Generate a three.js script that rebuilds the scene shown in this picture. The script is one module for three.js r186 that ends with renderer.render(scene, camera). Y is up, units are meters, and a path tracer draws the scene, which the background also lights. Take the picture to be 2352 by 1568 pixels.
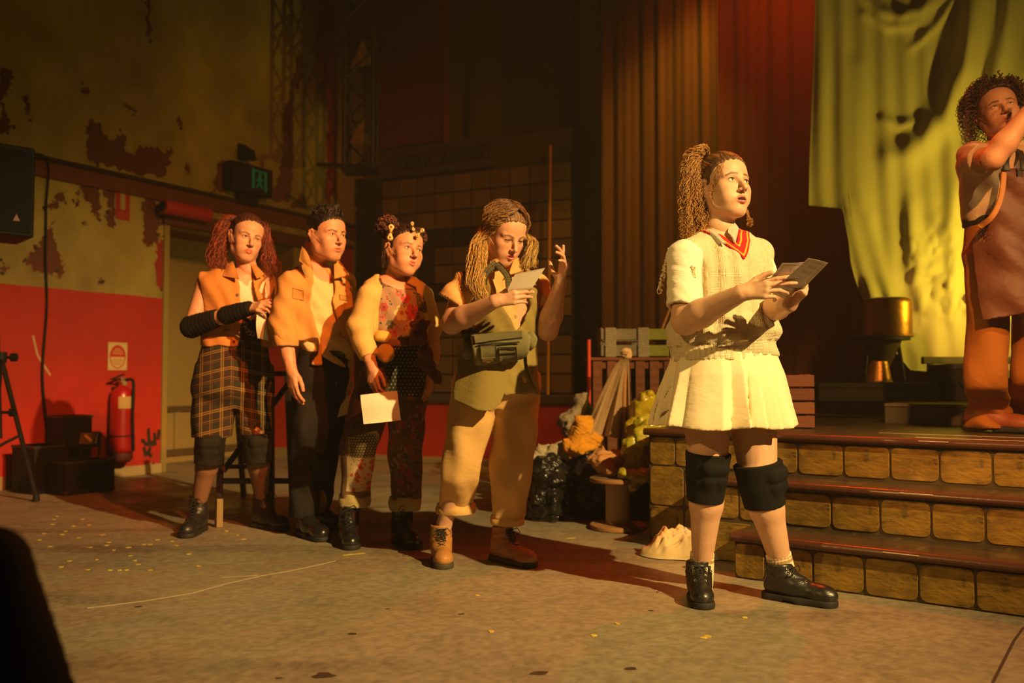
import * as THREE from 'three';
import { mergeGeometries, mergeVertices } from 'three/addons/utils/BufferGeometryUtils.js';
import { RoundedBoxGeometry } from 'three/addons/geometries/RoundedBoxGeometry.js';
import { RectAreaLightUniformsLib } from 'three/addons/lights/RectAreaLightUniformsLib.js';
import { TextGeometry } from 'three/addons/geometries/TextGeometry.js';
import { FontLoader } from 'three/addons/loaders/FontLoader.js';

// ---------- camera, lights, exposure ----------
const scene = new THREE.Scene();
scene.background = new THREE.Color(0x000000);
const FPX = 2000, CAMY = 0.85, TILT = Math.atan(82 / FPX);
const camera = new THREE.PerspectiveCamera(2 * Math.atan(784 / FPX) * 180 / Math.PI, 2352 / 1568, 0.05, 60);
camera.position.set(0, CAMY, 0);
camera.rotation.x = TILT;
camera.focus = 3.25;
camera.userData.fStop = 2.0;
const renderer = new THREE.WebGLRenderer({ antialias: true });
renderer.toneMapping = THREE.LinearToneMapping;
renderer.toneMappingExposure = 1.0;
renderer.shadowMap.enabled = true;
RectAreaLightUniformsLib.init();
scene.fog = new THREE.FogExp2(new THREE.Color(1, 1, 1), 0.0038);

const V = (x, y, z) => new THREE.Vector3(x, y, z);
// every stage lantern: where it hangs, what it aims at, colour (linear), intensity, cone in degrees, softness, size
const LANTERNS = [
  { at: [4.95, 5.0, 1.9], to: [-0.6, 0.55, -4.2], color: [1, 0.64, 0.22], power: 480, cone: 18.5, soft: 0.75, size: 2.5, label: 'amber stage lantern high on the house right side', cat: 'stage light' },
  { at: [1.62, 3.42, -5.2], to: [0.7, 0.0, -2.6], color: [1, 0.06, 0.003], power: 15, cone: 37, soft: 0.8, size: 4, label: 'red stage lantern hanging just above the stage edge', cat: 'stage light' },
  { at: [1.3, 4.3, 2.3], to: [2.65, 0.9, -4.0], color: [1, 0.4, 0.1], power: 190, cone: 12.5, soft: 0.7, size: 4, label: 'orange stage lantern aimed at the steps', cat: 'stage light' },
  { at: [3.8, 1.5, -5.3], to: [2.9, 2.1, -6.3], color: [1, 0.7, 0.06], power: 10, cone: 72, soft: 0.7, size: 2.5, label: 'yellow stage lantern low beside the hanging cloth', cat: 'stage light' },
  { at: [3.2, 4.6, -1.2], to: [-1.9, 1.1, -9.0], color: [1, 0.33, 0.04], power: 46, cone: 22, soft: 0.9, size: 5, label: 'orange stage lantern aimed at the far corner', cat: 'stage light' },
  { at: [1.9, 5.2, -6.6], to: [1.05, 1.4, -8.2], color: [1, 0.52, 0.03], power: 19, cone: 24, soft: 0.9, size: 5, label: 'dim amber stage lantern above the back of the stage', cat: 'stage light' },
  { at: [-3.2, 3.9, 0.8], to: [1.2, 0.7, -3.75], color: [1, 0.6, 0.16], power: 50, cone: 9.5, soft: 0.8, size: 4, label: 'amber stage lantern on the house left side', cat: 'stage light' },
  { at: [2.35, 4.9, -6.5], to: [2.2, 3.7, -7.7], color: [1, 0.1, 0.004], power: 7, cone: 44, soft: 0.9, size: 4, label: 'red stage lantern washing the top of the back drape', cat: 'stage light' },
  { at: [3.2, 4.7, 1.6], to: [-1.65, 0.9, -4.9], color: [1, 0.16, 0.015], power: 210, cone: 7.6, soft: 0.9, size: 4, label: 'red orange stage lantern aimed at the waiting group', cat: 'stage light' },
];
for (const L of LANTERNS) {
  const s = new THREE.SpotLight(new THREE.Color(...L.color), L.power, 0, L.cone * Math.PI / 180, L.soft, 2);
  s.name = 'lantern_beam'; s.position.set(...L.at); s.target.position.set(...L.to);
  s.castShadow = true; s.shadow.radius = L.size; s.shadow.mapSize.set(2048, 2048);
  scene.add(s, s.target);
}

// ---------- maths ----------
const CT = Math.cos(TILT), ST = Math.sin(TILT);
const ray = (px, py) => { const u = (px - 1176) / FPX, v = (784 - py) / FPX; return [u, v * CT + ST, -CT + v * ST]; };
const W = (px, py, d) => { const r = ray(px, py), t = d / -r[2]; return V(r[0] * t, CAMY + r[1] * t, -d); };      // a point of the place at distance d
const G = (px, py, h = 0) => { const r = ray(px, py), t = (h - CAMY) / r[1]; return V(r[0] * t, h, r[2] * t); };      // a point on a level surface
const toPx = (x, y, z) => { const h = y - CAMY, d = h * ST - z * CT, v = h * CT + z * ST; return [1176 + x / d * FPX, 784 - v / d * FPX, d]; };
let seed0 = 7;
const rnd = () => { seed0 = (seed0 + 0x6d2b79f5) | 0; let t = Math.imul(seed0 ^ (seed0 >>> 15), 1 | seed0); t = (t + Math.imul(t ^ (t >>> 7), 61 | t)) ^ t; return ((t ^ (t >>> 14)) >>> 0) / 4294967296; };
const rr = (a, b) => a + (b - a) * rnd();
const clamp = (x, a, b) => (x < a ? a : x > b ? b : x);
const mix = (a, b, t) => a + (b - a) * t;
const sstep = (a, b, x) => { const t = clamp((x - a) / (b - a), 0, 1); return t * t * (3 - 2 * t); };
const hash3 = (i, j, k) => { let h = Math.imul(i, 374761393) + Math.imul(j, 668265263) + Math.imul(k, 2147483647 ^ 0x5bd1e995); h = Math.imul(h ^ (h >>> 13), 1274126177); return ((h ^ (h >>> 16)) >>> 0) / 4294967296; };
function noise3(x, y, z) {
  const i = Math.floor(x), j = Math.floor(y), k = Math.floor(z); let u = x - i, v = y - j, w = z - k;
  u = u * u * (3 - 2 * u); v = v * v * (3 - 2 * v); w = w * w * (3 - 2 * w);
  const a = mix(mix(hash3(i, j, k), hash3(i + 1, j, k), u), mix(hash3(i, j + 1, k), hash3(i + 1, j + 1, k), u), v);
  const b = mix(mix(hash3(i, j, k + 1), hash3(i + 1, j, k + 1), u), mix(hash3(i, j + 1, k + 1), hash3(i + 1, j + 1, k + 1), u), v);
  return mix(a, b, w) * 2 - 1;
}
const fbm = (x, y, z, o = 4) => { let s = 0, a = 0.5; for (let i = 0; i < o; i++) { s += a * noise3(x, y, z); x *= 2.03; y *= 2.03; z *= 2.03; a *= 0.5; } return s; };

// ---------- naming ----------
const taken = {};
const numbered = (n) => { const k = taken[n] = (taken[n] ?? -1) + 1; return k ? n + '_' + String(k).padStart(3, '0') : n; };
function shade(o) { o.traverse((c) => { if (c.isMesh) { c.castShadow = true; c.receiveShadow = true; } }); return o; }
function thing(name, label, category, at, group) {
  const o = new THREE.Group(); o.name = numbered(name); o.position.copy(at ?? V(0, 0, 0)); o.userData = { label, category };
  if (group) o.userData.group = group; scene.add(o); return o;
}
function one(name, label, category, geometry, material, at, group) {
  const o = new THREE.Mesh(geometry, material); o.name = numbered(name); if (at) o.position.copy(at); o.userData = { label, category };
  if (group) o.userData.group = group; scene.add(o); return o;
}
function part(parent, name, geometry, material, label) {
  const o = new THREE.Mesh(geometry, material); o.name = name; if (label) o.userData.label = label; parent.add(o); return o;
}
// a part whose geometry is given in the place's coordinates
function wpart(parent, name, geometry, material, label) {
  parent.updateWorldMatrix(true, false); geometry.applyMatrix4(parent.matrixWorld.clone().invert()); return part(parent, name, geometry, material, label);
}
function struct(name, geometry, material, label) { const o = new THREE.Mesh(geometry, material); o.name = name; o.userData = { kind: 'structure' }; if (label) o.userData.label = label; scene.add(o); return o; }

// ---------- textures and materials ----------
const lin = (c) => (c <= 0.0031308 ? 12.92 * c : 1.055 * Math.pow(c, 1 / 2.4) - 0.055);
function dataTex(n, f, srgb, m = n) {
  const a = new Uint8Array(n * m * 4);
  for (let j = 0; j < m; j++) for (let i = 0; i < n; i++) {
    const c = f(i / n, j / m), o = (j * n + i) * 4; const q = typeof c === 'number' ? [c, c, c] : c;
    for (let k = 0; k < 3; k++) a[o + k] = clamp((srgb ? lin(clamp(q[k], 0, 1)) : q[k]) * 255, 0, 255); a[o + 3] = 255;
  }
  const t = new THREE.DataTexture(a, n, m); t.magFilter = THREE.LinearFilter; t.minFilter = THREE.LinearMipmapLinearFilter; t.wrapS = t.wrapT = THREE.RepeatWrapping;
  if (srgb) t.colorSpace = THREE.SRGBColorSpace; t.needsUpdate = true; return t;
}
function canvasTex(w, h, draw) {
  const c = document.createElement('canvas'); c.width = w; c.height = h; draw(c.getContext('2d'), w, h);
  const t = new THREE.CanvasTexture(c); t.colorSpace = THREE.SRGBColorSpace; t.wrapS = t.wrapT = THREE.RepeatWrapping; return t;
}
const rep = (t, u, v = u) => { const c = t.clone(); c.repeat.set(u, v); c.needsUpdate = true; return c; };
const tileNoise = (u, v, f, z = 0, o = 3) => { const a = u * Math.PI * 2, b = v * Math.PI * 2, r = f / 6.283; return fbm(Math.cos(a) * r + 9, Math.sin(a) * r + Math.cos(b) * r * 1.7 + z, Math.sin(b) * r * 1.7 + 4, o); };
const css = (r, g, b) => 'rgb(' + [r, g, b].map((c) => Math.round(lin(clamp(c, 0, 1)) * 255)).join(',') + ')';
const mats = {};
function mat(color, o = {}) {
  const key = JSON.stringify([color, Object.entries(o).map(([k, v]) => [k, v?.uuid ?? v])]);
  if (mats[key]) return mats[key];
  const { bump, bumpScale = 0.001, map, sheen, coat, spec, ...rest } = o;
  const m = new (sheen || coat || spec || rest.transmission ? THREE.MeshPhysicalMaterial : THREE.MeshStandardMaterial)({ color: new THREE.Color().setRGB(...color), roughness: 0.85, ...rest });
  if (bump) { m.bumpMap = bump; m.bumpScale = bumpScale; } if (map) m.map = map;
  if (sheen) { m.sheen = sheen; m.sheenRoughness = 0.6; m.sheenColor = new THREE.Color(1, 1, 1); }
  if (spec) m.specularIntensity = spec;
  if (coat) { m.clearcoat = coat; m.clearcoatRoughness = 0.3; }
  m.side = THREE.DoubleSide; return (mats[key] = m);
}
const weaveT = dataTex(64, (u, v) => 0.5 + 0.22 * Math.sin(u * 50.27) * (Math.sin(v * 25.13) > 0 ? 1 : -1) + 0.22 * Math.sin(v * 50.27) * (Math.sin(u * 25.13) > 0 ? -1 : 1));
const crinkleT = dataTex(256, (u, v) => 0.5 + 0.55 * tileNoise(u, v, 9, 3, 5));
const woodT = dataTex(256, (u, v) => { const g = 0.5 + 0.5 * tileNoise(u, v * 0.999, 3, 1, 2); return clamp(0.72 + 0.3 * Math.sin(v * 75 + g * 9) * 0.35 + 0.35 * tileNoise(u, v, 14, 8, 3), 0, 1); }, true);
const cloth = (c, o = {}) => mat(c, { roughness: 0.95, bump: rep(weaveTx, 120), bumpScale: 0.0005, ...o });
const weaveTx = weaveT;

// ---------- geometry helpers ----------
const box = (w, h, d, x = 0, y = 0, z = 0, r = 0.004, ry = 0) => { const g = new RoundedBoxGeometry(w, h, d, 2, Math.min(r, w / 2.1, h / 2.1, d / 2.1)); if (ry) g.rotateY(ry); g.translate(x, y, z); return g; };
const cyl = (r0, r1, h, x = 0, y = 0, z = 0, n = 24) => { const g = new THREE.CylinderGeometry(r1, r0, h, n); g.translate(x, y, z); return g; };
const lathe = (pts, n = 40) => new THREE.LatheGeometry(pts.map((p) => new THREE.Vector2(p[0], p[1])), n);
const tube = (pts, r, seg = 24, n = 8) => new THREE.TubeGeometry(new THREE.CatmullRomCurve3(pts), seg, r, n, false);
const rod = (a, b, r, n = 12, r1 = r) => { const g = new THREE.CylinderGeometry(r1, r, a.distanceTo(b), n); g.applyQuaternion(new THREE.Quaternion().setFromUnitVectors(V(0, 1, 0), b.clone().sub(a).normalize())); g.translate(...a.clone().add(b).multiplyScalar(0.5).toArray()); return g; };
// a bar of square section from a to b
const bar = (a, b, w, h = w) => { const d = b.clone().sub(a), g = box(w, d.length(), h, 0, 0, 0, 0.003); const m = new THREE.Matrix4(), y = d.clone().normalize(), x = V(0, 0, 1).cross(y); if (x.length() < 1e-4) x.set(1, 0, 0); x.normalize(); m.makeBasis(x, y, x.clone().cross(y)); g.applyMatrix4(m); g.translate(...a.clone().add(b).multiplyScalar(0.5).toArray()); return g; };
const merge = (list) => mergeGeometries(list.map((g) => { const q = g.index ? g.toNonIndexed() : g; for (const n of Object.keys(q.attributes)) if (!['position', 'normal', 'uv'].includes(n)) q.deleteAttribute(n); if (!q.attributes.uv) q.setAttribute('uv', new THREE.BufferAttribute(new Float32Array(q.attributes.position.count * 2), 2)); return q; }));
// sheet: grid of points f(u,v) with a real thickness
function sheet(f, nu, nv, thick = 0.002, uvs = 1) {
  const P = [], uv = [], idx = [], n1 = nu + 1, cnt = n1 * (nv + 1), q = [];
  for (let j = 0; j <= nv; j++) for (let i = 0; i <= nu; i++) q.push(f(i / nu, j / nv));
  const g0 = new THREE.BufferGeometry(); g0.setAttribute('position', new THREE.Float32BufferAttribute(q.flatMap((p) => [p.x, p.y, p.z]), 3));
  for (let j = 0; j < nv; j++) for (let i = 0; i < nu; i++) { const a = j * n1 + i; idx.push(a, a + 1, a + n1, a + 1, a + n1 + 1, a + n1); }
  g0.setIndex(idx.slice()); g0.computeVertexNormals(); const N = g0.attributes.normal;
  for (let s = 0; s < 2; s++) for (let k = 0; k < cnt; k++) { const t = (s ? -0.5 : 0.5) * thick; P.push(q[k].x + N.getX(k) * t, q[k].y + N.getY(k) * t, q[k].z + N.getZ(k) * t); uv.push((k % n1) / nu * uvs, Math.floor(k / n1) / nv * uvs); }
  const all = idx.slice(); for (let k = 0; k < idx.length; k += 3) all.push(idx[k] + cnt, idx[k + 2] + cnt, idx[k + 1] + cnt);
  const rim = (a, b) => all.push(a, a + cnt, b, b, a + cnt, b + cnt);
  for (let i = 0; i < nu; i++) { rim(i + 1, i); rim(nv * n1 + i, nv * n1 + i + 1); }
  for (let j = 0; j < nv; j++) { rim(j * n1, (j + 1) * n1); rim((j + 1) * n1 + nu, j * n1 + nu); }
  const g = new THREE.BufferGeometry(); g.setAttribute('position', new THREE.Float32BufferAttribute(P, 3)); g.setAttribute('uv', new THREE.Float32BufferAttribute(uv, 2)); g.setIndex(all); g.computeVertexNormals(); return g;
}
// ---------- solid fields, meshed by surface nets ----------
const smin = (a, b, k) => { const h = k - Math.abs(a - b); return h > 0 ? Math.min(a, b) - h * h * 0.25 / k : Math.min(a, b); };
const fCap = (a, b, ra, rb = ra) => { const ax = a.x, ay = a.y, az = a.z, bx = b.x - ax, by = b.y - ay, bz = b.z - az, bb = bx * bx + by * by + bz * bz || 1e-9, dr = rb - ra; return (x, y, z) => { x -= ax; y -= ay; z -= az; const h = clamp((x * bx + y * by + z * bz) / bb, 0, 1); x -= bx * h; y -= by * h; z -= bz * h; return Math.sqrt(x * x + y * y + z * z) - ra - dr * h; }; };
const fEll = (c, rx, ry, rz, yaw = 0) => { const cx = c.x, cy = c.y, cz = c.z, C = Math.cos(yaw), S = Math.sin(yaw); return (x, y, z) => { x -= cx; y -= cy; z -= cz; if (yaw) { const t = x * C - z * S; z = x * S + z * C; x = t; } const a = Math.sqrt((x / rx) ** 2 + (y / ry) ** 2 + (z / rz) ** 2), b = Math.sqrt((x / rx / rx) ** 2 + (y / ry / ry) ** 2 + (z / rz / rz) ** 2); return b < 1e-6 ? -Math.min(rx, ry, rz) : a * (a - 1) / b; }; };
const fPlane = (p, n) => { const q = n.clone().normalize(), d = q.dot(p); return (x, y, z) => x * q.x + y * q.y + z * q.z - d; };
const fBox = (c, hx, hy, hz, r = 0, yaw = 0) => { const C = Math.cos(yaw), S = Math.sin(yaw); return (x, y, z) => { x -= c.x; y -= c.y; z -= c.z; if (yaw) { const t = x * C - z * S; z = x * S + z * C; x = t; } const a = Math.abs(x) - hx + r, b = Math.abs(y) - hy + r, e = Math.abs(z) - hz + r; return Math.hypot(Math.max(a, 0), Math.max(b, 0), Math.max(e, 0)) + Math.min(Math.max(a, b, e), 0) - r; }; };
// rings: [x, y, z, rx, rz] from bottom to top, about a turned vertical axis
const fLoft = (rings, yaw = 0, mod = null) => {
  const R = rings.slice().sort((a, b) => a[1] - b[1]), n = R.length, C = Math.cos(yaw), S = Math.sin(yaw), y0 = R[0][1], y1 = R[n - 1][1];
  return (x, y, z) => {
    const yy = clamp(y, y0, y1); let i = 0; while (i < n - 2 && yy > R[i + 1][1]) i++;
    const a = R[Math.max(i - 1, 0)], b = R[i], c = R[i + 1], d = R[Math.min(i + 2, n - 1)], t = clamp((yy - b[1]) / (c[1] - b[1] || 1), 0, 1), t2 = t * t, t3 = t2 * t;
    const I = (k) => 0.5 * (2 * b[k] + (c[k] - a[k]) * t + (2 * a[k] - 5 * b[k] + 4 * c[k] - d[k]) * t2 + (3 * b[k] - a[k] - 3 * c[k] + d[k]) * t3);
    let dx = x - I(0), dz = z - I(2); const rx = I(3), rz = I(4), lx = dx * C - dz * S, lz = dx * S + dz * C;
    const p = Math.sqrt((lx / rx) ** 2 + (lz / rz) ** 2), q = Math.sqrt((lx / rx / rx) ** 2 + (lz / rz / rz) ** 2);
    let e = q < 1e-6 ? -Math.min(rx, rz) : p * (p - 1) / q; if (mod) e -= mod(Math.atan2(lx / rx, lz / rz), yy, lx, lz);
    const f = Math.max(y0 - y, y - y1); return f > 0 ? (e > 0 ? Math.hypot(e, f) : f) : Math.max(e, f);
  };
};
// a prism through the place whose outline is read off a picture plane at distance d0; used to cut neck openings and hems
const fPrism = (poly, dmax, dmin = 0) => (x, y, z) => {
  const [px, py, d] = toPx(x, y, z); let s = 1, m = 1e9; const n = poly.length;
  for (let i = 0, j = n - 1; i < n; j = i++) { const [ax, ay] = poly[i], [bx, by] = poly[j], ex = bx - ax, ey = by - ay, wx = px - ax, wy = py - ay, t = clamp((wx * ex + wy * ey) / (ex * ex + ey * ey), 0, 1), qx = wx - ex * t, qy = wy - ey * t; m = Math.min(m, qx * qx + qy * qy); if ((ay > py) !== (by > py) && px < (bx - ax) * (py - ay) / (by - ay) + ax) s = -s; }
  return Math.max(s * Math.sqrt(m) * d / FPX, d - dmax, dmin - d);
};
// a plane cut that only reaches r metres round p
const fHem = (p, n, r = 0.17) => { const f = fPlane(p, n); return (x, y, z) => Math.max(f(x, y, z), Math.hypot(x - p.x, y - p.y, z - p.z) - r); };
// first point of a field met from the front at a picture position, lifted off by off
const onSurf = (F, px, py, d0, off = 0, d1 = d0 + 0.9) => { for (let d = d0; d < d1; d += 0.003) { const p = W(px, py, d); if (F.ev(p.x, p.y, p.z) < 0) return W(px, py, d - off); } return W(px, py, (d0 + d1) / 2 - off); };
class Field {
  constructor() { this.p = []; this.lo = V(1e9, 1e9, 1e9); this.hi = V(-1e9, -1e9, -1e9); this.disp = null; }
  grow(c, r) { this.lo.min(V(c.x - r, c.y - r, c.z - r)); this.hi.max(V(c.x + r, c.y + r, c.z + r)); return this; }
  add(f, k = 0.01) { this.p.push({ f, k, s: 0 }); return this; }
  cut(f, k = 0.004) { this.p.push({ f, k, s: 1 }); return this; }          // takes away where f < 0
  keep(f, k = 0.004) { const g = (x, y, z) => -f(x, y, z); this.p.push({ f: g, k, s: 1 }); return this; }
  cap(a, b, ra, rb = ra, k = 0.02) { this.grow(a, ra).grow(b, rb); return this.add(fCap(a, b, ra, rb), k); }
  ell(c, rx, ry, rz, k = 0.02, yaw = 0) { this.grow(c, Math.max(rx, ry, rz)); return this.add(fEll(c, rx, ry, rz, yaw), k); }
  loft(r, yaw = 0, k = 0.02, mod = null) { for (const q of r) this.grow(V(q[0], q[1], q[2]), Math.max(q[3], q[4]) + 0.02); const ys = r.map((q) => q[1]); this.lo.y = Math.min(this.lo.y, Math.min(...ys)); return this.add(fLoft(r, yaw, mod), k); }
  chain(pts, k = 0.02) { for (let i = 0; i + 1 < pts.length; i++) this.cap(pts[i][0], pts[i + 1][0], pts[i][1], pts[i + 1][1], k); return this; }
  ev(x, y, z, L = this.p) { let d = 1e3; for (const q of L) { const e = q.f(x, y, z); d = q.s ? -smin(-d, e, q.k) : d > 99 ? e : smin(d, e, q.k); } return this.disp ? d + this.disp(x, y, z, d) : d; }
}
function mesh(F, cell, o = {}) {
  const pad = cell * 2 + (o.pad ?? 0.004), lo = (o.lo ?? F.lo).clone().subScalar(pad), hi = (o.hi ?? F.hi).clone().addScalar(pad);
  const B = 6, n = [0, 1, 2].map((k) => Math.ceil((hi.getComponent(k) - lo.getComponent(k)) / cell / B) * B + 1), [nx, ny, nz] = n;
  const D = new Float32Array(nx * ny * nz).fill(1), rad = B * cell * 0.87, at = (i, j, k) => (k * ny + j) * nx + i, slack = o.slack ?? 0.02;
  for (let k = 0; k < nz - 1; k += B) for (let j = 0; j < ny - 1; j += B) for (let i = 0; i < nx - 1; i += B) {
    const cx = lo.x + (i + B / 2) * cell, cy = lo.y + (j + B / 2) * cell, cz = lo.z + (k + B / 2) * cell;
    let best = 1e3; const val = F.p.map((q) => { const e = q.f(cx, cy, cz); if (!q.s && e < best) best = e; return e; });
    if (best > rad * 1.6 + slack) continue;
    const L = F.p.filter((q, m) => (q.s ? val[m] < rad * 1.7 + q.k + slack : val[m] < best + rad * 2.4 + q.k + slack));
    const deep = F.ev(cx, cy, cz, L); const far = Math.abs(deep) > rad * 2.6 + slack;
    for (let c = k; c <= k + B; c++) for (let b = j; b <= j + B; b++) for (let a = i; a <= i + B; a++) D[at(a, b, c)] = far ? Math.sign(deep) : F.ev(lo.x + a * cell, lo.y + b * cell, lo.z + c * cell, L);
  }
  const P = [], id = new Map(), idx = [];
  const vert = (i, j, k) => {
    const key = at(i, j, k); let v = id.get(key); if (v !== undefined) return v;
    let sx = 0, sy = 0, sz = 0, m = 0; const g = (a, b, c) => D[at(i + a, j + b, k + c)];
    const edge = (a, b, c, d, e, f) => { const p = g(a, b, c), q = g(d, e, f); if ((p < 0) !== (q < 0)) { const t = p / (p - q); sx += a + (d - a) * t; sy += b + (e - b) * t; sz += c + (f - c) * t; m++; } };
    edge(0, 0, 0, 1, 0, 0); edge(0, 1, 0, 1, 1, 0); edge(0, 0, 1, 1, 0, 1); edge(0, 1, 1, 1, 1, 1); edge(0, 0, 0, 0, 1, 0); edge(1, 0, 0, 1, 1, 0); edge(0, 0, 1, 0, 1, 1); edge(1, 0, 1, 1, 1, 1); edge(0, 0, 0, 0, 0, 1); edge(1, 0, 0, 1, 0, 1); edge(0, 1, 0, 0, 1, 1); edge(1, 1, 0, 1, 1, 1);
    v = P.length / 3; P.push(lo.x + (i + sx / m) * cell, lo.y + (j + sy / m) * cell, lo.z + (k + sz / m) * cell); id.set(key, v); return v;
  };
  for (let k = 1; k < nz - 1; k++) for (let j = 1; j < ny - 1; j++) for (let i = 1; i < nx - 1; i++) {
    const d = D[at(i, j, k)] < 0;
    const quad = (a, b, c, e, flip) => (flip ? idx.push(a, b, c, a, c, e) : idx.push(a, c, b, a, e, c));
    if (d !== D[at(i + 1, j, k)] < 0) quad(vert(i, j - 1, k - 1), vert(i, j, k - 1), vert(i, j, k), vert(i, j - 1, k), d);
    if (d !== D[at(i, j + 1, k)] < 0) quad(vert(i - 1, j, k - 1), vert(i - 1, j, k), vert(i, j, k), vert(i, j, k - 1), d);
    if (d !== D[at(i, j, k + 1)] < 0) quad(vert(i - 1, j - 1, k), vert(i, j - 1, k), vert(i, j, k), vert(i - 1, j, k), d);
  }
  const g = new THREE.BufferGeometry(); g.setAttribute('position', new THREE.Float32BufferAttribute(P, 3)); g.setIndex(idx); g.computeVertexNormals();
  const N = g.attributes.normal, c = P.length / 3, uv = new Float32Array(c * 2), yaw = o.yaw ?? 0, uf = o.uv ?? ((x, y, z) => [x * Math.cos(yaw) - z * Math.sin(yaw), y]);
  for (let i = 0; i < c; i++) { const w = uf(P[3 * i], P[3 * i + 1], P[3 * i + 2], N.getX(i), N.getY(i), N.getZ(i)); uv[2 * i] = w[0]; uv[2 * i + 1] = w[1]; }
  g.setAttribute('uv', new THREE.BufferAttribute(uv, 2));
  if (o.color) { const col = new Float32Array(c * 3); for (let i = 0; i < c; i++) { const w = o.color(P[3 * i], P[3 * i + 1], P[3 * i + 2], N.getX(i), N.getY(i), N.getZ(i)); col.set(w, i * 3); } g.setAttribute('color', new THREE.BufferAttribute(col, 3)); }
  if (o.matrix) g.applyMatrix4(o.matrix);
  return g;
}
// many thin tapering strands in one geometry
class Strands {
  constructor() { this.P = []; this.C = []; this.I = []; }
  add(pts, r0, r1, col, n = 4) {
    const m = pts.length, base = this.P.length / 3, up = V(0, 0, 1), t = V(), a = V(), b = V();
    for (let i = 0; i < m; i++) {
      t.copy(pts[Math.min(i + 1, m - 1)]).sub(pts[Math.max(i - 1, 0)]).normalize(); a.copy(up).addScaledVector(t, -up.dot(t)); if (a.lengthSq() < 1e-4) a.set(1, 0, 0).addScaledVector(t, -t.x); a.normalize(); b.crossVectors(t, a); up.copy(a);
      const r = mix(r0, r1, i / (m - 1));
      for (let k = 0; k < n; k++) { const w = k / n * 6.2832, c = Math.cos(w) * r, s = Math.sin(w) * r; this.P.push(pts[i].x + a.x * c + b.x * s, pts[i].y + a.y * c + b.y * s, pts[i].z + a.z * c + b.z * s); this.C.push(...(typeof col === 'function' ? col(i / (m - 1)) : col)); }
    }
    for (let i = 0; i < m - 1; i++) for (let k = 0; k < n; k++) { const p = base + i * n + k, q = base + i * n + (k + 1) % n; this.I.push(p, q, p + n, q, q + n, p + n); }
  }
  build() { const g = new THREE.BufferGeometry(); g.setAttribute('position', new THREE.Float32BufferAttribute(this.P, 3)); g.setAttribute('color', new THREE.Float32BufferAttribute(this.C, 3)); g.setIndex(this.I); g.computeVertexNormals(); return g; }
}
// a wavy lock that follows a path: amp and wave in metres
function wavy(path, m, amp, wave, ph, curl = 1) {
  const c = new THREE.CatmullRomCurve3(path), L = c.getLength(), out = [];
  for (let i = 0; i <= m; i++) { const t = i / m, p = c.getPoint(t), g = c.getTangent(t), a = V(0, 0, 1).cross(g); if (a.lengthSq() < 1e-4) a.set(1, 0, 0); a.normalize(); const b = g.clone().cross(a), w = t * L / wave * 6.2832 + ph, A = amp * Math.min(1, t * 4); out.push(p.addScaledVector(a, Math.cos(w) * A).addScaledVector(b, Math.sin(w) * A * curl)); }
  return out;
}

// ================= THE ROOM =================
const hitPlane = (px, py, P0, n) => { const r = ray(px, py), d = V(...r), o = V(0, CAMY, 0), t = P0.clone().sub(o).dot(n) / d.dot(n); return o.addScaledVector(d, t); };
const flat = (w, h) => new THREE.BoxGeometry(w, h, 0.2);
// floor
const floorT = dataTex(2048, (u, v) => {
  const a = fbm(u * 12, v * 12, 1.5, 4), b = fbm(u * 60, v * 60, 7, 2), c = noise3(u * 520, v * 520, 3), scuff = Math.pow(clamp(fbm(u * 9 + 40, v * 45, 2, 3) * 2.2, 0, 1), 3);
  const g = 1 + a * 0.3 + b * 0.12 + c * 0.2 - scuff * 0.25; return [0.265 * g, 0.222 * g, 0.155 * g * (1 - a * 0.15)];
}, true);
const grainT = dataTex(512, (u, v) => clamp(0.5 + tileNoise(u, v, 90, 2, 3) * 0.6 + tileNoise(u, v, 14, 5, 3) * 0.25, 0, 1));
const glossT = dataTex(512, (u, v) => { const q = 0.62 + fbm(u * 12, v * 12, 9, 5) * 0.42 + fbm(u * 70, v * 70, 2, 2) * 0.15; return [q, q, q]; });
const floorM = mat([1, 1, 1], { map: (() => { const q = rep(floorT, 1 / 11); q.wrapS = q.wrapT = THREE.MirroredRepeatWrapping; q.offset.set(0.5, 0.3); return q; })(), roughness: 0.8, bump: rep(grainT, 1 / 0.9), bumpScale: 0.0016 }); floorM.roughnessMap = rep(glossT, 1 / 4.1);
struct('floor', (() => { const g = new THREE.BoxGeometry(17, 0.2, 18); const q = g.attributes.uv, p = g.attributes.position; for (let i = 0; i < q.count; i++) q.setXY(i, p.getX(i), p.getZ(i)); return g.translate(0, -0.1, -4); })(), floorM, 'worn bare concrete floor');
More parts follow.
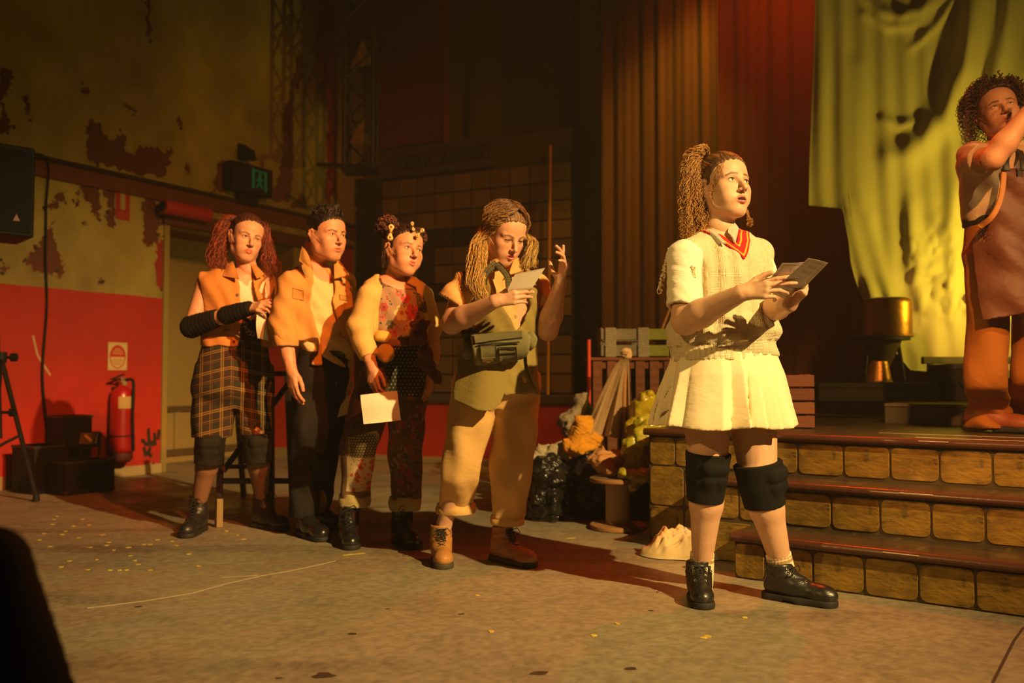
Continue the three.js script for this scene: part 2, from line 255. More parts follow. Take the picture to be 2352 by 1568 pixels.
{ const fl = scene.getObjectByName('floor'), sm = mat([0.42, 0.36, 0.24], { roughness: 0.8 }), dk = mat([0.05, 0.03, 0.018], { roughness: 0.8 });
  const line = (pts, w, m, n) => { for (let i = 0; i + 1 < pts.length; i++) { const a = G(...pts[i]), b = G(...pts[i + 1]); wpart(fl, n, new THREE.BoxGeometry(a.distanceTo(b), 0.001, w).rotateY(-Math.atan2(b.z - a.z, b.x - a.x)).translate((a.x + b.x) / 2, 0.0005, (a.z + b.z) / 2), m); } };
  line([[200, 1396], [330, 1380], [440, 1362], [520, 1340], [600, 1322], [680, 1308], [770, 1288]], 0.012, sm, 'floor_scratch'); line([[508, 1326], [590, 1321]], 0.006, sm, 'floor_scratch'); line([[2280, 1568], [2330, 1470], [2352, 1440]], 0.008, dk, 'floor_crack');
  for (const [x, y, r] of [[744, 1551, 0.035], [1447, 1535, 0.022], [318, 1393, 0.02], [640, 1557, 0.012], [810, 1455, 0.018], [1240, 1546, 0.03], [1060, 1410, 0.012], [890, 1398, 0.01], [1495, 1402, 0.012]]) { const s = new THREE.Shape(); for (let i = 0; i < 9; i++) { const t = i / 9 * 6.283, q = r * (0.6 + 0.6 * hash3(i, x, 2)); i ? s.lineTo(Math.cos(t) * q, Math.sin(t) * q * 0.7) : s.moveTo(q, 0); } const p = G(x, y); wpart(fl, 'floor_stain', new THREE.ExtrudeGeometry(s, { depth: 0.0008, bevelEnabled: false }).rotateX(-Math.PI / 2).translate(p.x, 0, p.z), dk); }
}
const blackM = mat([0.012, 0.011, 0.01], { roughness: 0.9 });
struct('ceiling', new THREE.BoxGeometry(17, 0.2, 18).translate(0, 7.0, -4), blackM);
struct('wall_right', new THREE.BoxGeometry(0.2, 7.2, 18).translate(8.0, 3.5, -4), blackM);
struct('wall_front', new THREE.BoxGeometry(17, 7.2, 0.2).translate(0, 3.5, 4.5), blackM);

// left wall: a plastered wall with a red dado, running back to the corner
const LW0 = G(370, 1085), CORNER = V(-1.75, 0, -10.1), LE = CORNER.clone().sub(LW0).setY(0).normalize(), LN = V(0, 1, 0).cross(LE).negate();
if (LN.dot(V(0, 0, 1).sub(LW0)) < 0) LN.negate();
const LORG = LW0.clone().addScaledVector(LE, -13);             // u = 0 far behind the camera
const lw = (px, py) => { const p = hitPlane(px, py, LW0, LN); return [p.clone().sub(LORG).dot(LE), p.y]; };
const LEN = CORNER.clone().sub(LORG).dot(LE), UDOOR = 13.02, UDOOR2 = lw(672, 800)[0], DOORH = lw(400, 512)[1], LEDGE = 2.56;
const basis = (o, e, n) => new THREE.Matrix4().makeBasis(e, V(0, 1, 0), n).setPosition(o);
// in wall axes z points out of the wall, x runs so that the frame stays right-handed
const LX = V(0, 1, 0).cross(LN), LFLIP = LX.dot(LE) < 0, lx = (u) => (LFLIP ? -u : u), LM = basis(LORG, LX, LN);
const U0 = 8.4, TW = LEN - U0, TH = 5.2;                         // the painted stretch of the wall that is seen
const peel = [
  [[585, 870], [612, 800], [640, 810], [690, 870], [720, 930], [745, 940], [810, 900], [850, 910], [840, 1000], [900, 1040], [960, 990], [1060, 990], [1110, 1040], [1150, 990], [1170, 1030], [1130, 1110], [1110, 1200], [900, 1165], [680, 1110], [600, 1090]],
  [[1995, 440], [2015, 330], [2040, 390], [2045, 510], [2010, 600], [1985, 600], [1975, 800], [1980, 1200], [1960, 1380], [1840, 1350], [1845, 1270], [1890, 1190], [1910, 1000], [1905, 780], [1940, 700], [1965, 560]],
  [[2160, 0], [2260, 0], [2270, 1300], [2215, 1390], [2190, 1330], [2205, 1120], [2205, 900], [2215, 680], [2150, 500]],
  [[0, 470], [70, 470], [85, 540], [60, 600], [20, 640], [40, 780], [80, 840], [70, 890], [0, 900]],
  [[990, 0], [1015, 0], [1020, 220], [1000, 250], [990, 200]], [[150, 660], [190, 655], [205, 760], [180, 780]], [[550, 590], [590, 585], [600, 625], [570, 635]], [[1250, 1120], [1270, 1100], [1285, 1140], [1265, 1175]],
  [[1475, 1100], [1520, 1095], [1530, 1310], [1440, 1290]], [[1760, 1080], [1780, 1090], [1785, 1200], [1810, 1340], [1750, 1330]], [[1975, 1370], [2035, 1300], [2060, 1330], [2065, 1410], [1970, 1400]],
  [[830, 715], [880, 715], [930, 750], [900, 765]], [[1200, 800], [1215, 790], [1225, 850], [1210, 870]],
].map((q) => q.map(([x, y]) => [x / 2.94, y / 2.94])).concat([
  [[690, 310], [900, 330], [905, 400], [890, 520], [905, 560], [890, 640], [905, 720], [840, 660], [800, 570], [750, 510], [735, 440], [690, 400]],
  [[930, 370], [1180, 400], [1180, 470], [1050, 470], [1045, 760], [985, 790], [945, 680], [1000, 620], [930, 470]],
  [[1190, 450], [1395, 460], [1400, 590], [1450, 620], [1460, 760], [1415, 840], [1440, 880], [1345, 970], [1290, 920], [1300, 760], [1280, 640], [1290, 480]],
  [[310, 940], [360, 950], [430, 780], [465, 780], [500, 900], [550, 1050], [570, 1160], [545, 1250], [510, 1250], [510, 1190], [440, 1210], [300, 1180], [240, 1110], [280, 1070]],
  [[1470, 860], [1510, 850], [1500, 1040], [1480, 1060], [1500, 1110], [1500, 1400], [1440, 1340], [1405, 1290], [1405, 940], [1440, 930]],
  [[670, 560], [700, 540], [705, 590], [680, 600]], [[690, 480], [720, 470], [715, 510]], [[900, 1250], [925, 1260], [920, 1315], [900, 1300]], [[750, 740], [790, 750], [760, 785]],
  [[20, 1110], [80, 1150], [40, 1190], [10, 1180]], [[430, 620], [520, 480], [580, 480], [570, 560], [470, 640]],
].map((q) => q.map(([x, y]) => [x / 3.919, 320 + y / 3.919])));
const wallT = canvasTex(2048, 1280, (c, w, h) => {
  const sx = w / TW, sy = h / TH, im = c.createImageData(w, h);
  for (let j = 0; j < h; j++) for (let i = 0; i < w; i++) {
    const u = i / sx, v = (h - j) / sy, n = fbm(u * 1.2, v * 1.2, 4, 4), m = fbm(u * 7, v * 4, 9, 3), k = (j * w + i) * 4; let r = 0.34, g = 0.25, b = 0.06;
    const q = 1 + n * 0.55 + m * 0.3; r *= q; g *= q * (1 + n * 0.12); b *= q;
    if (v < 1.56 + m * 0.004) { const z = 1 + n * 0.16 + m * 0.1; r = 0.44 * z; g = 0.016 * z; b = 0.006; if (v < 0.1 + m * 0.05) { r = 0.33; g = 0.22; b = 0.1; } }
    im.data[k] = lin(clamp(r, 0, 1)) * 255; im.data[k + 1] = lin(clamp(g, 0, 1)) * 255; im.data[k + 2] = lin(clamp(b, 0, 1)) * 255; im.data[k + 3] = 255;
  }
  c.putImageData(im, 0, 0);
  const pt = (p) => { const [u, v] = lw(p[0], p[1]); return [(u - U0) * sx, h - v * sy]; };
  peel.forEach((poly, n) => {
    c.fillStyle = n === 2 || n === 17 ? css(0.3, 0.02, 0.012) : css(0.125, 0.03, 0.012); c.beginPath();
    poly.forEach((p, i) => { const q = poly[(i + 1) % poly.length], a = pt(p), b = pt(q); if (!i) c.moveTo(...a); for (let s = 1; s <= 8; s++) c.lineTo(mix(a[0], b[0], s / 8) + (s < 8 ? rr(-7, 7) : 0), mix(a[1], b[1], s / 8) + (s < 8 ? rr(-6, 6) : 0)); });
    c.fill();
    c.fillStyle = css(0.04, 0.012, 0.008); for (let s = 0; s < poly.length; s += 3) { const a = pt(poly[s]); c.beginPath(); c.ellipse(a[0] + rr(-9, 9), a[1] + rr(-9, 9), rr(1, 4), rr(2, 7), rr(0, 3), 0, 7); c.fill(); }
  });
  // pale scrape and the sprayed black marks on the red
  c.strokeStyle = css(0.5, 0.3, 0.14); c.lineWidth = 5; c.beginPath(); c.moveTo(...pt([76, 770])); c.lineTo(...pt([86, 815])); c.lineTo(...pt([116, 862])); c.stroke();
  c.strokeStyle = css(0.02, 0.008, 0.006); c.lineWidth = 9; c.lineCap = 'round';
  for (const l of [[[341, 987], [342, 1015], [356, 1017], [355, 997]], [[365, 990], [363, 1006]], [[334, 1020], [356, 1019]], [[331, 1030], [334, 1044]], [[344, 1030], [340, 1040], [346, 1046]], [[352, 1066], [353, 1075]], [[327, 1012], [331, 1014]]]) { c.beginPath(); l.forEach((p, i) => (i ? c.lineTo(...pt(p)) : c.moveTo(...pt(p)))); c.stroke(); }
});
wallT.wrapS = wallT.wrapT = THREE.ClampToEdgeWrapping;
{
  const s = new THREE.Shape(); s.moveTo(lx(0), 0); s.lineTo(lx(UDOOR), 0); s.lineTo(lx(UDOOR), DOORH); s.lineTo(lx(UDOOR2), DOORH); s.lineTo(lx(UDOOR2), 0); s.lineTo(lx(LEN), 0); s.lineTo(lx(LEN), 7); s.lineTo(lx(0), 7);
  const g = new THREE.ExtrudeGeometry(s, { depth: 0.35, bevelEnabled: false }); g.translate(0, 0, -0.35);
  const q = g.attributes.uv, p = g.attributes.position; for (let i = 0; i < q.count; i++) q.setXY(i, ((LFLIP ? -1 : 1) * p.getX(i) - U0) / TW, p.getY(i) / TH);
  g.applyMatrix4(LM); const w = struct('wall_left', g, mat([1, 1, 1], { map: wallT, roughness: 0.75, bump: rep(crinkleT, 6, 4), bumpScale: 0.006 }), 'old plaster wall with peeling cream paint above a red dado');
  const B = (name, u0, u1, y0, y1, z0, z1, m, label) => wpart(w, name, box(u1 - u0, y1 - y0, z1 - z0, lx((u0 + u1) / 2), (y0 + y1) / 2, (z0 + z1) / 2, 0.006).applyMatrix4(LM), m, label);
  const brown = mat([0.15, 0.032, 0.012], { roughness: 0.7, bump: rep(crinkleT, 3), bumpScale: 0.003 });
  B('picture_rail', 6, LEN - 0.05, LEDGE - 0.13, LEDGE, 0, 0.03, brown, 'brown painted rail'); B('picture_rail', 6, LEN - 0.05, LEDGE, LEDGE + 0.035, 0, 0.055, mat([0.03, 0.012, 0.008]), 'dark ledge of the rail');
  B('door_header', UDOOR - 0.06, UDOOR2 + 0.9, DOORH - 0.03, DOORH + 0.1, -0.04, 0.045, mat([0.1, 0.018, 0.008], { roughness: 0.7 }), 'dark red door header');
  B('door_jamb', UDOOR - 0.035, UDOOR + 0.02, 0, DOORH, -0.3, 0.02, mat([0.3, 0.22, 0.06]));
  B('skirting', UDOOR - 1.3, UDOOR, 0, 0.085, 0, 0.02, mat([0.42, 0.3, 0.15]), 'scuffed pale skirting');
  // the closed door deep in the opening, with a panelled foot
  const D = struct('door_1', box(UDOOR2 - UDOOR + 0.6, DOORH + 0.2, 0.06, lx((UDOOR + UDOOR2) / 2), DOORH / 2, -0.75).applyMatrix4(LM), mat([0.34, 0.24, 0.075], { roughness: 0.8, bump: rep(crinkleT, 2), bumpScale: 0.004 }), 'dull yellow door set deep in the wall');
  const dp = (u0, u1, y0, y1, z, m) => wpart(D, 'panel_frame', box(u1 - u0, y1 - y0, 0.03, lx((u0 + u1) / 2), (y0 + y1) / 2, z, 0.008).applyMatrix4(LM), m);
  const dark = mat([0.1, 0.06, 0.02]), pale = mat([0.34, 0.24, 0.08]);
  dp(UDOOR, UDOOR2, 0.5, 0.56, -0.71, dark); dp(UDOOR, UDOOR2, 0.06, 0.13, -0.71, dark);
  for (let k = 0; k < 9; k++) { const u = UDOOR + 0.1 + k * 0.28; if (u < UDOOR2 - 0.1) dp(u, u + 0.07, 0.13, 0.5, -0.71, k % 3 ? pale : mat([0.22, 0.15, 0.05])); }
  for (const u of [UDOOR, UDOOR2]) wpart(D, 'reveal', box(0.05, DOORH, 0.42, lx(u + (u === UDOOR ? -0.03 : 0.03)), DOORH / 2, -0.55).applyMatrix4(LM), mat([0.3, 0.2, 0.06]));
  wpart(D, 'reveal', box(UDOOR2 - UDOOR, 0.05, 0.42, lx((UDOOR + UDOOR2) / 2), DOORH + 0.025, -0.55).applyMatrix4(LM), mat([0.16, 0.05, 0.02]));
  const jr = mat([0.42, 0.03, 0.01], { roughness: 0.7 });
  for (const u of [UDOOR2 + 0.12, UDOOR2 + 0.72]) B('door_post', u, u + 0.16, 0, DOORH + 0.05, 0, 0.05, jr, 'red painted post');
}
// back wall from the corner to the right
const BE = V(2.4, 0, 1.1).normalize(), BN = V(-BE.z, 0, BE.x), BM = basis(CORNER, BE, BN);
const bw = (px, py, off = 0) => { const p = hitPlane(px, py, CORNER.clone().addScaledVector(BN, off), BN); return [p.clone().sub(CORNER).dot(BE), p.y]; };
{
  const W_ = struct('wall_back', new THREE.BoxGeometry(10, 7.2, 0.2).translate(4.7, 3.5, -0.1).applyMatrix4(BM), mat([0.16, 0.1, 0.035], { roughness: 0.85, bump: rep(crinkleT, 6, 5), bumpScale: 0.012 }), 'dark plaster back wall');
  const pn = (name, x0, x1, y0, y1, t, off, m, label) => { const a = bw(x0, (y0 + y1) / 2, off)[0], b = bw(x1, (y0 + y1) / 2, off)[0], c = bw((x0 + x1) / 2, y1, off)[1], d = bw((x0 + x1) / 2, y0, off)[1]; return wpart(W_, name, box(b - a, d - c, t, (a + b) / 2, (c + d) / 2, off - t / 2, 0.01).applyMatrix4(BM), m, label); };
  pn('wall_panel', 862, 1018, -120, 332, 0.05, 0.1, mat([0.22, 0.012, 0.01]), 'dark red upper panel');
  pn('panel_edge', 1018, 1029, -120, 330, 0.07, 0.13, mat([0.4, 0.05, 0.01]), 'brighter red edge strip');
  pn('wall_panel', 1030, 1150, -120, 326, 0.04, 0.1, mat([0.19, 0.12, 0.035]), 'olive upper panel');
  pn('conduit', 1071, 1079, 128, 322, 0.04, 0.16, mat([0.05, 0.03, 0.012]), 'thin dark pipe');
  pn('wall_panel', 1152, 1318, -120, 700, 0.04, 0.08, mat([0.13, 0.075, 0.028], { bump: rep(crinkleT, 3), bumpScale: 0.02 }), 'rough brown panel');
  pn('conduit', 1317, 1327, -120, 905, 0.06, 0.16, mat([0.04, 0.016, 0.008]), 'thick dark downpipe');
  pn('pilaster', 1332, 1378, -120, 905, 0.25, 0.3, mat([0.26, 0.16, 0.045], { bump: rep(crinkleT, 1, 8), bumpScale: 0.03 }), 'rough plaster pilaster');
}
// low old stage along the back wall: red front, dark lip
{
  const off = 0.85, m = BM.clone(), f = thing('old_stage', 'low old stage with a red painted front along the back wall', 'stage', CORNER.clone());
  const L = 4.6; wpart(f, 'front', box(L, 0.6, off, 0.5 + L / 2, 0.3, off / 2, 0.01).applyMatrix4(m), mat([0.46, 0.02, 0.008], { roughness: 0.7, bump: rep(crinkleT, 3), bumpScale: 0.004 }));
  wpart(f, 'lip', box(L, 0.085, off + 0.06, 0.5 + L / 2, 0.64, off / 2 + 0.02, 0.012).applyMatrix4(m), mat([0.06, 0.035, 0.015]), 'dark timber lip'); wpart(f, 'kerb', box(L, 0.06, 0.12, 0.5 + L / 2, 0.03, off + 0.05, 0.012).applyMatrix4(m), mat([0.3, 0.2, 0.09]), 'pale kerb'); f.userData.kind = 'structure'; delete f.userData.category; f.name = 'trim_1';
}
// block wall of the toilet set with its painted sign
const font = await new FontLoader().loadAsync('fonts/droid/droid_sans_bold.typeface.json');
{
  const off = 0.6, t = thing('block_flat', 'scenery wall of painted blocks with a faded public sign', 'scenery', CORNER.clone().addScaledVector(BE, 1.2).setY(0.685));
  const [a0, y0] = bw(876, 905, off), [a1] = bw(1312, 600, off), y1 = bw(1100, 318, off)[1], w = a1 - a0, yb = 0.69;
  wpart(t, 'backing', box(w, y1 - yb, 0.06, (a0 + a1) / 2, (yb + y1) / 2, off - 0.05, 0.005).applyMatrix4(BM), mat([0.07, 0.042, 0.018]));
  const nx = 10, ny = 12, bh = (y1 - 0.34 - yb) / ny, bwid = w / nx, tones = [0, 1, 2, 3].map((k) => mat([0.135 + k * 0.02, 0.085 + k * 0.012, 0.03 + k * 0.004], { roughness: 0.9, bump: rep(crinkleT, 1), bumpScale: 0.004 })), dk = [0, 1].map((k) => mat([0.03 + k * 0.01, 0.014, 0.009], { roughness: 0.9 }));
  const bg = box(bwid - 0.012, bh - 0.012, 0.04, 0, 0, 0, 0.008);
  const dark = new Set(['10,2', '10,3', '10,4', '10,5', '9,2', '8,2', '7,2', '6,2', '6,3', '6,4', '6,5', '10,6', '9,6', '3,7', '4,8']);
  for (let j = 0; j < ny; j++) for (let i = 0; i < nx; i++) {
    const isD = (j >= 8 && j <= 8 && i >= 2 && i <= 5) || (i === 2 && j >= 5 && j <= 8) || (j === 5 && i >= 2 && i <= 5) || (j === 3 && i > 6) || (i === 6 && j > 5 && j < 9), g = bg.clone(); g.translate(a0 + (i + 0.5) * bwid, yb + (j + 0.5) * bh, off + (isD ? -0.004 : 0.003 * hash3(i, j, 1))); g.applyMatrix4(BM);
    wpart(t, 'block', g, isD ? dk[(i + j) % 2] : tones[Math.floor(hash3(i, j, 5) * 4)]);
  }
  const sg = box(w * 0.62, 0.3, 0.05, a0 + w * 0.32, y1 - 0.16, off + 0.02, 0.006); sg.applyMatrix4(BM); wpart(t, 'sign_board', sg, mat([0.07, 0.045, 0.022]), 'dark sign board');
  const tg = new TextGeometry('PUBLIC AMENIT', { font, size: 0.155, depth: 0.012, curveSegments: 4 }); tg.computeBoundingBox(); const k = (w * 0.54) / (tg.boundingBox.max.x - tg.boundingBox.min.x); tg.scale(k, 1, 1); tg.rotateZ(0.02); tg.translate(a0 + w * 0.07, y1 - 0.25, off + 0.045); tg.applyMatrix4(BM); wpart(t, 'sign_lettering', tg, mat([0.028, 0.018, 0.01]), 'dark sign letters');
}
// black truss tower by the corner
{
  const d = 8.4, A = W(790, 385, d), s = d / FPX, w = 66 * s, t = thing('truss_tower', 'black lattice truss hanging in the dark corner', 'truss', A), m = mat([0.018, 0.014, 0.012], { roughness: 0.5 }), H = 3.2;
  const c = [[0, 0], [w, 0], [w, -w], [0, -w]];
  for (const [x, z] of c) part(t, 'chord', rod(V(x, 0, z), V(x, H, z), 0.022), m);
  for (let k = 0; k < 11; k++) for (const q of [0, 1, 2, 3]) { const a = c[q], b = c[(q + 1) % 4], y = k * H / 11; part(t, 'lacing', k % 2 ? rod(V(a[0], y, a[1]), V(b[0], y + H / 11, b[1]), 0.014, 8) : rod(V(b[0], y, b[1]), V(a[0], y + H / 11, a[1]), 0.014, 8), m); }
  part(t, 'end_plate', box(w + 0.08, 0.02, w + 0.08, w / 2, 0, -w / 2), m); part(t, 'crossbar', rod(V(-0.26, 0.03, 0), V(w + 0.12, 0.0, 0), 0.022), m);
  const bt = mat([0.23, 0.13, 0.045]); // cloth pennants tied inside
  for (const [k, dy] of [[0, 0.72], [1, 0.33], [2, 0.12], [3, 0.55]]) { const y = H * (0.08 + k * 0.24); const sh = new THREE.Shape(); sh.moveTo(0.02, y); sh.lineTo(w - 0.02, y + 0.05 * (k % 2)); sh.lineTo(w * 0.55, y + 0.3); part(t, 'gusset', new THREE.ExtrudeGeometry(sh, { depth: 0.01, bevelEnabled: false }).translate(0, 0, -w / 2), bt, 'dull brown triangular plate'); }
}
// heavy drapes behind the stage
function drape(name, label, x0, x1, off, color, folds, amp) {
  const y0 = 0.0, y1 = 6.4, a = bw(x0, 700, off)[0], b = bw(x1, 700, off)[0], g = sheet((u, v) => { const x = mix(a, b, u), p = u * folds * 6.2832, z = off + amp * (Math.sin(p + Math.sin(p * 0.37) * 1.4) + 0.4 * Math.sin(p * 2.3 + v * 2)) * (0.6 + 0.4 * v); return V(x, mix(y1, y0, v), z).applyMatrix4(BM); }, Math.round(folds * 14), 14, 0.01, 3);
  return one(name, label, 'curtain', g, mat(color, { roughness: 1, bump: rep(weaveT, 60), bumpScale: 0.001 }));
}
drape('stage_drape', 'dark brown stage drape beside the pilaster', 1384, 1654, 0.8, [0.2, 0.105, 0.028], 6, 0.018);
drape('stage_drape', 'reddish brown stage drape behind the hanging cloth', 1650, 2700, 0.42, [0.17, 0.062, 0.018], 15, 0.018);

// ================= THE BUILT STAGE AND STEPS =================
const SA = V(0.72, 0, -4.6), SU = V(0.816, 0, 0.578).normalize(), SN = V(-SU.z, 0, SU.x), SM = basis(SA, SU, SN);
const SH = 0.58, H1 = 0.19, H2 = 0.385, T1 = 0.572, T2 = 0.286, UEND = 5.2;
const su = (px, py, off) => hitPlane(px, py, SA.clone().addScaledVector(SN, off), SN).sub(SA).dot(SU);
const deckT = dataTex(512, (u, v) => { const n = fbm(u * 14, v * 60, 3, 4), s = Math.pow(clamp(fbm(u * 40, v * 9, 8, 3) * 2, 0, 1), 3); return [0.05 + n * 0.025 + s * 0.05, 0.034 + n * 0.016 + s * 0.035, 0.02 + n * 0.01 + s * 0.02]; }, true);
{
  const st = thing('stage', 'raised stage with three steps faced in painted yellow stone blocks', 'stage', SA.clone()); st.quaternion.setFromRotationMatrix(SM);
  const dm = mat([1, 1, 1], { map: rep(deckT, 0.7), roughness: 0.36, bump: rep(crinkleT, 1.3), bumpScale: 0.002 }), mort = mat([0.06, 0.04, 0.013], { roughness: 0.8 }), nose = mat([0.075, 0.028, 0.016], { roughness: 0.3, bump: rep(crinkleT, 3), bumpScale: 0.001 });
  const bx = (n, u0, u1, y0, y1, z0, z1, m, l) => { const g = box(u1 - u0, y1 - y0, z1 - z0, (u0 + u1) / 2, (y0 + y1) / 2, (z0 + z1) / 2, 0.004); const q = g.attributes.uv, p = g.attributes.position; for (let i = 0; i < q.count; i++) q.setXY(i, p.getX(i), p.getZ(i)); return part(st, n, g, m, l); };
  const US2 = 0.42, US1 = su(1688, 1300, T1);
  bx('platform', 0, UEND, 0, SH - 0.03, -2.45, 0, mort); bx('deck', -0.015, UEND, SH - 0.03, SH, -2.45, 0.0, dm, 'dark scuffed stage deck');
  bx('step', US2, UEND, 0, H2 - 0.03, 0, T2, mort); bx('step', US1, UEND, 0, H1 - 0.03, T2, T1, mort);
  bx('tread', US2 - 0.01, UEND, H2 - 0.03, H2, 0.0, T2, dm); bx('tread', US1 - 0.01, UEND, H1 - 0.03, H1, T2 - 0.01, T1, dm);
  const nosing = (u0, y, z) => { const s = new THREE.Shape(); s.moveTo(0, 0); s.lineTo(0.012, 0); s.absarc(0.016, -0.018, 0.018, Math.PI / 2, -Math.PI / 2, true); s.lineTo(-0.03, -0.036); s.lineTo(-0.03, 0.0); const g = new THREE.ExtrudeGeometry(s, { depth: UEND - u0, bevelEnabled: false, curveSegments: 8 }); g.rotateY(-Math.PI / 2); g.translate(UEND, y + 0.003, z); g.applyMatrix4(new THREE.Matrix4().makeTranslation(0, 0, 0)); return g; };
  for (const [u0, y, z] of [[-0.015, SH, 0.004], [US2 - 0.01, H2, T2 + 0.004], [US1 - 0.01, H1, T1 + 0.004]]) part(st, 'nosing', nosing(u0, y, z), nose, 'rounded dark red-brown nosing');
  const strip = mat([0.5, 0.4, 0.25], { roughness: 0.35 }); for (const [x0, x1, y, z, h] of [[2065, 2142, 1128, T2 + 0.04, H2 - 0.006], [2026, 2110, 1254, T1 + 0.04, H1 - 0.006], [2108, 2178, 1006, 0.04, SH - 0.006]]) { const a = su(x0, y, z), b = su(x1, y, z); bx('worn_edge', a, b, h - 0.004, h, z - 0.006, z - 0.0005, strip, 'pale worn edge line'); }
  bx('tape_line', su(2005, 978, -0.2), UEND, SH, SH + 0.0015, -0.33, -0.315, strip, 'thin pale tape line'); bx('tape_line', su(2100, 998, -0.05), UEND, SH, SH + 0.0015, -0.09, -0.075, mat([0.6, 0.5, 0.35], { roughness: 0.3 }), 'thin pale tape line');
  // painted stone blocks: brushed plates with rounded corners
  const brushT = [0, 1, 2].map((k) => dataTex(256, (u, v) => { const n = fbm(u * 4 + k * 17, v * 26, k, 4), m = fbm(u * 3 + k * 7, v * 3, 5, 3), s = Math.pow(clamp(fbm(u * 6 + k * 3, v * 5, 11, 4) * 2.1, 0, 1), 2); const q = 1 + n * 0.42 + m * 0.5 - s * 0.5; return [0.21 * q, 0.12 * q, 0.01 * q]; }, true));
  const tileM = brushT.map((t) => mat([1, 1, 1], { map: t, roughness: 0.62, bump: rep(crinkleT, 1), bumpScale: 0.002 }));
  const tile = (w, h) => { const r = Math.min(0.028, w * 0.3), s = new THREE.Shape(); s.moveTo(r, 0); s.lineTo(w - r, 0); s.quadraticCurveTo(w, 0, w, r); s.lineTo(w, h - r); s.quadraticCurveTo(w, h, w - r, h); s.lineTo(r, h); s.quadraticCurveTo(0, h, 0, h - r); s.lineTo(0, r); s.quadraticCurveTo(0, 0, r, 0); const g = new THREE.ExtrudeGeometry(s, { depth: 0.004, bevelEnabled: true, bevelThickness: 0.002, bevelSize: 0.002, bevelSegments: 1, curveSegments: 4 }); const q = g.attributes.uv, p = g.attributes.position; for (let i = 0; i < q.count; i++) q.setXY(i, p.getX(i) / w, p.getY(i) / h); return g; };
  let n = 0; const row = (us, y0, y1, z) => { for (let i = 0; i + 1 < us.length; i++) { const a = us[i] + 0.006, b = us[i + 1] - 0.006; if (b - a < 0.03) continue; const g = tile(b - a, y1 - y0); g.translate(a, y0, z); part(st, 'stone_block', g, tileM[(n++ * 7 + i) % 3]); } };
  const more = (l) => { const w = l[l.length - 1] - l[l.length - 2]; while (l[l.length - 1] < UEND - 0.1) l.push(Math.min(l[l.length - 1] + w, UEND)); return l; };
  const r3 = more([1833, 1938, 2045, 2158, 2280].map((x) => su(x, 1060, 0))), w3 = r3[1] - r3[0]; while (r3[0] > w3 * 1.3) r3.unshift(r3[0] - w3); r3.unshift(0.006);
  row(r3, H2 + 0.012, SH - 0.045, 0);
  const r2 = more([1801, 1910, 2022, 2139, 2263].map((x) => su(x, 1170, T2))), w2 = r2[1] - r2[0]; while (r2[0] > US2 + w2 * 0.9) r2.unshift(r2[0] - w2); r2.unshift(US2); row(r2, H1 + 0.012, H2 - 0.045, T2);
  const r1 = more([1758, 1868, 1986, 2110, 2240].map((x) => su(x, 1300, T1))); r1.unshift(US1); row(r1, 0.008, H1 - 0.042, T1);
  const ul = su(1572, 1100, 0); row([0.006, ul, US2 + 0.02], H1 + 0.0, H2 + 0.0, 0); row([0.006, ul, US2 + 0.25], 0.008, H1 - 0.012, 0);
  row([US2 + 0.01, US1 - 0.01], 0.008, H1 - 0.012, T2);
  // low second platform behind
  bx('platform', 0.9, UEND, SH, SH + 0.1, -2.45, -1.25, mat([0.05, 0.04, 0.016], { roughness: 0.5 }), 'low dark second platform'); bx('platform_edge', 0.9, UEND, SH + 0.1, SH + 0.118, -2.45, -1.24, mat([0.1, 0.08, 0.035], { roughness: 0.6 }));
}
const dSeg2 = (x, y, ax, ay, bx, by) => { const px = x - ax, py = y - ay, ex = bx - ax, ey = by - ay, t = clamp((px * ex + py * ey) / (ex * ex + ey * ey), 0, 1); return [Math.hypot(px - ex * t, py - ey * t), t]; };
